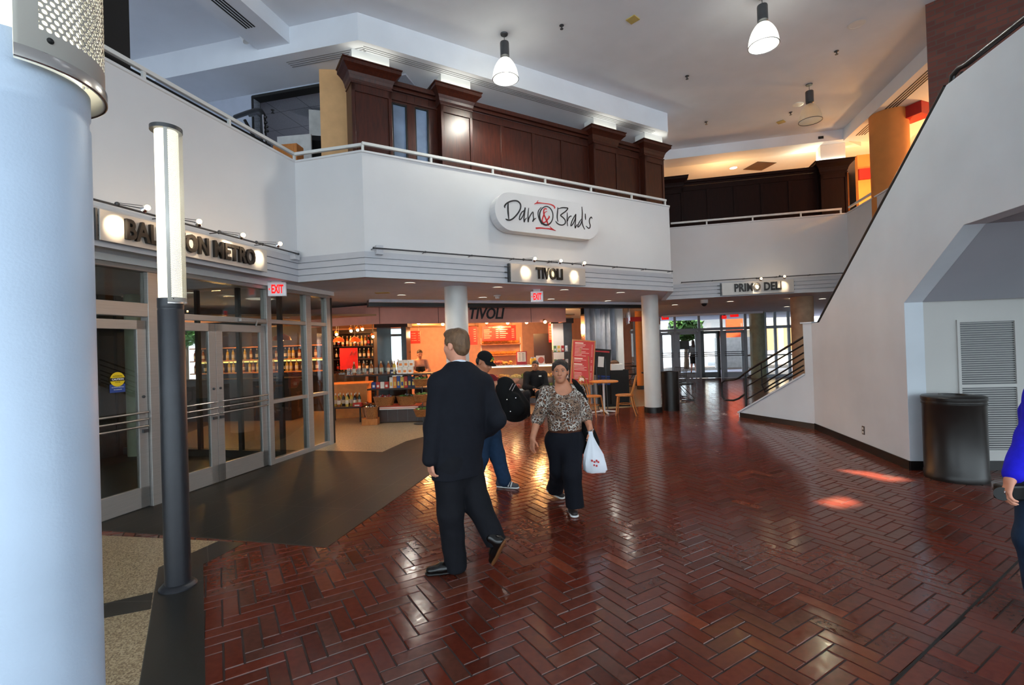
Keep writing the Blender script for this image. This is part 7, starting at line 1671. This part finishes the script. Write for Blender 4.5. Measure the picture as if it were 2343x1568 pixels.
# ---- man in the cap behind the suit, rummaging in a backpack
def cap_man():
    Y = 5.7; org = atz(1150, 1112); org = (org[0], org[1], 0); t = thing('person', 'man in a black cap and maroon shirt looking down into a backpack', 'person', org); h = .006
    f = nrm((.80, -.60, 0)); hc = JW(1109, 829, Y); fh = nrm((.78, -.5, -.45)); neck = JW(1100, 856, Y+.02); ch = JW(1100, 900, Y); pel = JW(1112, 985, Y); lt = nrm((.6, .8, 0))
    up = nrm(np.array((0, 0, 1))+fh*.35)
    shR, shL = JW(1100, 874, Y)-lt*.17, JW(1102, 874, Y)+lt*.17; elR, elL = JW(1112, 912, Y-.32), JW(1150, 905, Y+.05); wrR, wrL = JW(1137, 878, Y-.42), JW(1178, 872, Y-.28)
    hR, kR, aR = JW(1104, 990, Y-.07), JW(1100, 1050, Y-.12), JW(1085, 1105, Y-.02); hL, kL, aL = JW(1124, 990, Y+.03), JW(1139, 1045, Y-.02), JW(1154, 1098, Y-.05)
    B = Solid(); P, R, r_, f_, u_ = head_solid(B, hc, fh, 1.0); B.cone(hc-f_*.03-u_*.07, neck, .055, .06, .03); B.cone(shL, shR, .06, .06, .05); B.cone(ch, pel, .14, .14, .05, f, .75)
    for a, b, c in ((shL, elL, wrL), (shR, elR, wrR)): B.chain([a, b, c], [.05, .043, .029], .02)
    for a, b, c in ((hL, kL, aL), (hR, kR, aR)): B.chain([a, b, c], [.08, .058, .042], .03)
    hand_solid(B, wrR, (.85, -.1, -.15), (.1, .3, -1), 1, .9); hand_solid(B, wrL, (-.75, -.3, -.25), (-.1, .1, -1), 1, .9)
    solid_obj('body', B, .005, skin('skin_medium', rgb(196, 130, 98)), t, org); hm = bpy.data.materials['black_hair']; eyes(P, R, t, org, r_, f_, u_, 1, hm)
    Hs = Solid(); Hs.ell(P(0, -.05, -.005), R, (.079, .06, .065), .02); Hs.cut(P(0, 0, .03), u_); Hs.dig(P(0, .1, -.03), R, (.085, .11, .09), .01); solid_obj('hair', Hs, h, hm, t, org)
    Cp = Solid(); Cp.ell(P(0, -.012, .045), R, (.085, .105, .088), .01); Cp.cut(P(0, 0, .028), -u_+f_*.05); o = solid_obj('cap', Cp, h, cloth('black_cap', rgb(16, 16, 18)), t, org)
    br = MB(); vs = []; n = 14
    for k in range(n+1):
        a = -1.15+2.3*k/n; q1 = P(.083*math.sin(a), .075*math.cos(a), .036)-np.array(org); q2 = P(.083*math.sin(a), .075*math.cos(a)+.085*math.cos(a*.9), .026-.02*abs(math.sin(a)))-np.array(org); vs += [tuple(q1), tuple(q2), tuple(q1+u_*.005), tuple(q2+u_*.005)]
    fs = []
    for k in range(n): a = k*4; fs += [(a, a+4, a+5, a+1), (a+2, a+3, a+7, a+6), (a+1, a+5, a+7, a+3)]
    br.add(vs, fs, 0, False); br.make('brim', bpy.data.materials['black_cap'], o)
    em = MB(); rr = random.Random(1)
    for k in range(9): q = P(rr.uniform(-.028, .028), .092-.01*abs(rr.random()), .075+rr.uniform(-.018, .022))-np.array(org); em.ball(tuple(q), .010, 8, k % 2)
    em.make('emblem', [mat('emblem_gold', rgb(230, 170, 50), .6), mat('emblem_green', rgb(90, 140, 60), .6)], o)
    S = Solid(); S.cone(shL, shR, .075, .075, .05); S.cone(neck+np.array((0, 0, -.03)), ch, .08, .14, .06, f, .78); S.chain([ch, JW(1108, 950, Y), JW(1112, 995, Y)], [.17, .17, .172], .05, f, .74); S.chain([shL, elL, elL+(wrL-elL)*.15], [.075, .062, .058], .03); S.chain([shR, elR, elR+(wrR-elR)*.15], [.075, .062, .058], .03); S.cut(neck+np.array((0, 0, .015)), (0, 0, 1)); S.cut(JW(1112, 995, Y), (0, 0, -1))
    solid_obj('shirt', S, h, cloth('maroon_shirt', rgb(112, 20, 30)), t, org, noise=.003)
    T = Solid(); T.cone(JW(1112, 990, Y), pel, .155, .16, .04, f, .8); T.cone(hR, hL, .11, .11, .05); T.chain([hR, kR, aR], [.11, .085, .08], .04); T.chain([hL, kL, aL], [.11, .085, .08], .04); solid_obj('jeans', T, h, cloth('blue_jeans', rgb(30, 52, 78)), t, org, noise=.003, nscale=20)
    M_run = mat('grey_runner', rgb(66, 66, 72), .5); tl = atz(1189, 1119); he = atz(1150, 1116); d = nrm(np.array(tl)-np.array(he)); shoe('running_shoe', t, org, np.array(tl)-d*.29, tl, M_run, M_white); st = MB()
    for k in range(3): q = np.array(tl)-d*(.17-.03*k); st.tube([tuple(q+np.array((0, -.05, .03))-np.array(org)), tuple(q+d*.02+np.array((0, -.03, .085))-np.array(org))], .007, 5)
    st.make('shoe_stripes', M_white, t); tr = np.array(atz(1112, 1128)); shoe('running_shoe', t, org, tr-d*.29, tr, M_run, M_white)
    b = thing('backpack', 'black backpack with silver zips held up by the man in the cap', 'bag', org); bm = bpy.data.materials['black_bag']; c = JW(1172, 908, Y-.42); S = Solid(); S.cone(c+np.array((-.07, 0, .11)), c+np.array((.03, 0, -.12)), .11, .16, .06, (0, 1, 0), .62); S.cone(c+np.array((.02, -.09, -.02)), c+np.array((.05, -.09, -.12)), .07, .09, .04, (0, 1, 0), .6); solid_obj('bag_body', S, .006, bm, b, org, noise=.003)
    z = MB(); oo = np.array(org)
    for u0, v0, u1, v1 in ((1166, 893, 1174, 878), (1172, 895, 1180, 880)): z.tube([tuple(JW(u0, v0, Y-.55)-oo), tuple(JW(u1, v1, Y-.54)-oo)], .005, 5)
    for u, v in ((1180, 911), (1168, 942), (1160, 915)): z.ball(tuple(JW(u, v, Y-.60)-oo), .008, 6)
    z.make('silver_trim', M_chrome, b); MB().tube([tuple(JW(1150, 880, Y-.42)-oo), tuple(JW(1158, 868, Y-.42)-oo), tuple(JW(1172, 872, Y-.42)-oo)], .014, 8, flat=.5).make('handle', bm, b)
cap_man()
# ---- seated man in black
def seated_man():
    x, y = SEATP[0]+.10, SEATP[1]+.1; org = (x, y, 0); t = thing('person', 'dark haired man in black sweater sitting on a bentwood chair before the case', 'person', org); h = .009
    A = lambda a, b, c: np.array((x+a, y+b, c)); f = nrm((-.25, -1, 0)); hc = A(.03, .02, 1.165); neck = A(.04, .06, 1.02); ch = A(.04, .06, .85); pel = A(0, .05, .56)
    B = Solid(); P, R, r_, f_, u_ = head_solid(B, hc, f); B.cone(hc-f_*.02-u_*.07, neck, .055, .06, .03); sR, sL = A(-.17, .02, .95), A(.22, .04, .95); eR, eL = A(-.22, -.12, .68), A(.27, -.1, .68); wR, wL = A(-.05, -.28, .66), A(.1, -.3, .64)
    hR, kR, aR = A(-.1, 0, .54), A(-.22, -.42, .53), A(-.2, -.36, .08); hL, kL, aL = A(.1, 0, .54), A(.08, -.45, .53), A(.08, -.42, .08)
    B.cone(sR, sL, .06, .06, .05); B.cone(ch, pel, .14, .14, .05, f, .75)
    for a, b, c in ((sR, eR, wR), (sL, eL, wL)): B.chain([a, b, c], [.05, .043, .029], .02)
    for a, b, c in ((hR, kR, aR), (hL, kL, aL)): B.chain([a, b, c], [.08, .058, .042], .03)
    hand_solid(B, wR, (.6, -.5, -.2), (0, 0, -1), -1, .6, .95); hand_solid(B, wL, (-.6, -.4, -.2), (0, 0, -1), 1, .6, .95)
    solid_obj('body', B, .006, skin('skin_olive', rgb(168, 110, 80)), t, org); hm = bpy.data.materials['black_hair']; eyes(P, R, t, org, r_, f_, u_, 1, hm)
    Hs = Solid(); Hs.ell(P(0, -.02, .046), R, (.08, .098, .082), .02); Hs.dig(P(0, .12, -.03), R, (.085, .09, .09), .01); Hs.cut(P(0, 0, -.03), -u_); solid_obj('hair', Hs, .007, hm, t, org)
    S = Solid(); S.cone(sR, sL, .085, .085, .05); S.chain([neck+np.array((0, 0, -.03)), ch, pel], [.08, .17, .17], .06, f, .76); S.chain([sR, eR, wR], [.085, .07, .05], .04); S.chain([sL, eL, wL], [.085, .07, .05], .04); solid_obj('sweater', S, h, cloth('black_sweater', rgb(17, 17, 20)), t, org, noise=.004); lg = MB(); q = A(.13, -.1, .92); lg.box(q[0]-.03-org[0], q[0]+.03-org[0], q[1]-.05-org[1], q[1]-.03-org[1], q[2]-.008, q[2]+.02); lg.make('chest_logo', M_paper, t)
    T = Solid(); T.cone(hR, hL, .12, .12, .05); T.chain([hR, kR, aR], [.11, .085, .07], .04); T.chain([hL, kL, aL], [.11, .085, .07], .04); solid_obj('trousers', T, h, cloth('black_trousers', rgb(20, 20, 24)), t, org)
    for a in (aR, aL): shoe('shoe', t, org, np.array((a[0], a[1]+.05, 0)), np.array((a[0]-.06, a[1]-.21, 0)), mat('black_leather2', rgb(18, 16, 16), .3), M_black, h=.008)
seated_man()
# ---- standing helper for the people far away
def standing(org, f, H_, label, mtop, mleg, mhair, mskin, pose, long_hair=False, skirt=False, apron=None, h=.009, hairw=1.0, cuts=True):
    t = thing('person', label, 'person', org); f = nrm((*f, 0)); l = np.array((-f[1], f[0], 0)); k = H_/1.72; o = np.array(org, float)
    A = lambda x, y, z: o+(l*x+f*y)*k+np.array((0, 0, z*k))
    hc = A(0, .02, 1.60); neck = A(0, -.01, 1.44); ch = A(0, 0, 1.28); pel = A(0, 0, .95); B = Solid(); P, R, r_, f_, u_ = head_solid(B, hc, f+np.array((0, 0, pose.get('nod', 0))), k)
    sL, sR = A(.17, 0, 1.39), A(-.17, 0, 1.39); eL, wL = A(*pose.get('eL', (.23, -.02, 1.1))), A(*pose.get('wL', (.22, .08, .86))); eR, wR = A(*pose.get('eR', (-.23, -.02, 1.1))), A(*pose.get('wR', (-.22, .08, .86)))
    hL, kL, aL = A(.09, 0, .92), A(.09, .03, .5), A(*pose.get('aL', (.09, 0, .09))); hR, kR, aR = A(-.09, 0, .92), A(-.09, .03, .5), A(*pose.get('aR', (-.09, 0, .09)))
    B.cone(hc-f_*.02-u_*.07, neck, .05*k, .055*k, .03); B.cone(sL, sR, .055*k, .055*k, .05); B.chain([neck, ch, pel], [.06*k, .13*k, .14*k], .05, f, .75)
    for a, b, c in ((sL, eL, wL), (sR, eR, wR)): B.chain([a, b, c], [.047*k, .04*k, .027*k], .02)
    for a, b, c in ((hL, kL, aL), (hR, kR, aR)): B.chain([a, b, c], [.078*k, .055*k, .038*k], .03)
    for a in (aL, aR): B.cone(a+np.array((0, 0, -.04)), a+f*.13*k+np.array((0, 0, -.06)), .03*k, .026*k, .02)
    for w, e, s in ((wL, eL, -1), (wR, eR, 1)): hand_solid(B, w, w-e+np.array((0, 0, -.02)), -l*(1 if s < 0 else -1), s, .6, k)
    solid_obj('body', B, min(h, .008), mskin, t, org); eyes(P, R, t, org, r_, f_, u_, k, mhair)
    Hs = Solid(); Hs.ell(P(0, -.022, .044), R, np.array((.082, .1, .084))*k, .02); Hs.ell(P(0, -.055, -.02), R, np.array((.075, .055, .075))*k, .03)
    if long_hair: Hs.chain([P(0, -.05, -.05), P(0, -.07, -.2), P(0, -.08, -.30)], [.085*k, .09*k, .05*k], .03, f, .6)
    Hs.dig(P(0, .118, -.03), R, np.array((.08, .092, .095))*k, .01); solid_obj('hair', Hs, min(h, .008), mhair, t, org)
    S = Solid(); S.cone(sL, sR, .068*k, .068*k, .04); S.chain([neck+np.array((0, 0, -.04)), ch, A(0, 0, 1.1), A(0, 0, .93)], [.07*k, .145*k, .14*k, .155*k], .05, f, .74); sl = pose.get('sleeve', .2)
    for a, b, c in ((sL, eL, wL), (sR, eR, wR)): S.chain([a, b, b+(c-b)*sl], [.066*k, .055*k, .045*k], .03)
    S.cut(A(0, 0, .93), (0, 0, -1)); S.cut(neck, (0, 0, 1)); solid_obj('top', S, h, mtop, t, org, noise=.003)
    T = Solid()
    if skirt: T.chain([A(0, 0, .97), A(0, 0, .85), A(0, 0, .55)], [.14*k, .175*k, .165*k], .04, f, .85); T.cut(A(0, 0, .52), (0, 0, -1)); solid_obj('skirt', T, h, mleg, t, org)
    else:
        T.cone(hL, hR, .115*k, .115*k, .05); T.chain([hL, kL, aL], [.11*k, .085*k, .075*k], .04); T.chain([hR, kR, aR], [.11*k, .085*k, .075*k], .04); solid_obj('trousers', T, h, mleg, t, org, noise=.003)
    if apron is not None:
        Ap = Solid(); Ap.chain([A(0, .06, 1.2), A(0, .06, .9), A(0, .06, .6)], [.13*k, .165*k, .17*k], .03, f, .78); Ap.cut(A(0, .0, 1), -f); Ap.cut(A(0, 0, .56), (0, 0, -1)); Ap.cut(A(0, 0, 1.24), (0, 0, 1)); solid_obj('apron', Ap, h, apron, t, org)
    for a in (aL, aR): g_ = np.array((a[0], a[1], 0))+np.array((0, 0, org[2])); shoe('shoe', t, org, g_-f*.06*k, g_+f*.2*k, M_black, M_black, h=.009, collar=.0)
    return t
dk = cloth('dark_cloth', rgb(18, 18, 20)); bh = bpy.data.materials['black_hair']; so2 = at(963, 900, 13.3)
standing((so2[0], so2[1], 0), (.35, -.93), 1.62, 'shop assistant in a black apron behind the display island', cloth('pale_blouse', rgb(196, 150, 130)), dk, bh, bpy.data.materials['skin_tan'], {'eL': (.24, .05, 1.12), 'wL': (.02, .26, 1.05), 'eR': (-.24, .05, 1.12), 'wR': (-.02, .28, 1.02), 'nod': -.2}, apron=dk)
so3 = aty(1588, 862, 24.0); standing((so3[0], so3[1], -.01), (.1, 1), 1.66, 'long haired woman in a dark skirt walking outside the street doors', cloth('grey_blouse', rgb(150, 148, 140)), dk, mat('long_brown_hair', rgb(70, 42, 26), .5), bpy.data.materials['skin_fair'], {'aL': (.09, .12, .09), 'aR': (-.09, -.15, .1)}, long_hair=True, skirt=True, h=.012)
# ---- person in the blue sweater at the right edge, camera in hand
def blue_person():
    Y = 2.62; org = (JW(2400, 1300, Y)[0]+.16, Y+.05, 0); t = thing('person', 'person in bright blue sweater at the picture edge holding a black camera low', 'person', org); h = .0055
    A = lambda a, b, c: np.array((org[0]+a, org[1]+b, c)); f = nrm((-.75, -.65, 0)); hc = A(.02, 0, 1.50); neck = A(.03, .02, 1.36); ch = A(.04, .02, 1.2); pel = A(-.03, .04, .88)
    sN, eN, wN = JW(2396, 908, Y), JW(2366, 1005, Y), JW(2314, 1092, Y-.05); sF, eF, wF = A(.2, .15, 1.29), A(.28, .1, 1.05), A(.16, -.06, .9)
    h1_, k1_, a1_ = JW(2392, 1120, Y), JW(2372, 1235, Y), JW(2400, 1420, Y+.05); h2_, k2_, a2_ = A(.0, .12, .85), A(.03, .08, .46), A(.06, .14, .09)
    B = Solid(); P, R, r_, f_, u_ = head_solid(B, hc, f); B.cone(hc-f_*.02-u_*.07, neck, .053, .058, .03); B.cone(sN, sF, .06, .06, .05); B.chain([ch, pel], [.14, .14], .05, f, .75)
    for a, b, c in ((sN, eN, wN), (sF, eF, wF)): B.chain([a, b, c], [.05, .043, .029], .02)
    for a, b, c in ((h1_, k1_, a1_), (h2_, k2_, a2_)): B.chain([a, b, c], [.08, .058, .042], .03)
    hand_solid(B, wN, (-.45, -.1, -.9), (.7, -.35, -.3), -1, .85); hand_solid(B, wF, (-.6, -.3, -.6), (-.3, .6, -.4), 1, .7)
    solid_obj('body', B, .0045, bpy.data.materials['skin_fair'], t, org); hm = mat('auburn_hair', rgb(96, 64, 48), .6, var=.1, vscale=40); eyes(P, R, t, org, r_, f_, u_, 1, hm)
    Hs = Solid(); Hs.ell(P(0, -.022, .044), R, (.084, .1, .084), .02); Hs.chain([P(0, -.05, -.05), P(0, -.06, -.2)], [.09, .07], .03, f, .7)
    for s in (-1, 1): Hs.chain([P(s*.07, -.01, .02), P(s*.085, 0, -.1), P(s*.08, .0, -.2)], [.035, .035, .025], .03)
    Hs.dig(P(0, .118, -.03), R, (.075, .092, .1), .01); solid_obj('hair', Hs, .007, hm, t, org, noise=.002, nscale=50)
    S = Solid(); S.cone(sN, sF, .08, .08, .05); S.chain([neck+np.array((0, 0, -.03)), ch, pel], [.08, .16, .165], .06, f, .76); S.chain([sN, eN, wN+(eN-wN)*.08], [.085, .07, .05], .04); S.chain([sF, eF, wF], [.08, .065, .045], .04); S.cut(neck, (0, 0, 1)); solid_obj('sweater', S, h, cloth('blue_sweater', rgb(32, 28, 208)), t, org, noise=.0032, nscale=20)
    T = Solid(); T.cone(h1_, h2_, .12, .12, .05); T.chain([h1_, k1_, a1_], [.11, .088, .075], .04); T.chain([h2_, k2_, a2_], [.115, .085, .075], .04); solid_obj('jeans', T, h, bpy.data.materials['blue_jeans'], t, org, noise=.002)
    for a in (a1_, a2_): shoe('shoe', t, org, np.array((a[0], a[1], 0))-f*.06, np.array((a[0], a[1], 0))+f*.2, M_black, M_black, h=.008, collar=.0)
    q = wN+np.array((-.045, -.02, -.075)); MB().tube([tuple(q+np.array((0, 0, 0))+(np.array((.009*math.cos(a), .004, .009*math.sin(a))))-np.array(org)) for a in [i*2*PI/12 for i in range(12)]], .002, 5, closed=True).make('ring', M_chrome, t)
    c = thing('camera', 'black camera held low by the person in the blue sweater', 'camera', org); oo = np.array(org); q = JW(2312, 1130, Y-.02); MB().cbox(tuple(q-oo+np.array((.03, .03, 0))), (.13, .07, .085)).make('camera_body', M_railb, c, bevel=.012); MB().tube([tuple(q-oo+np.array((-.03, .0, 0))), tuple(q-oo+np.array((-.075, -.03, .01)))], .034, 18).make('lens', M_railb, c); MB().cbox(tuple(q-oo+np.array((.085, -.01, .0))), (.012, .004, .03)).make('badge', M_chrome, c)
blue_person()
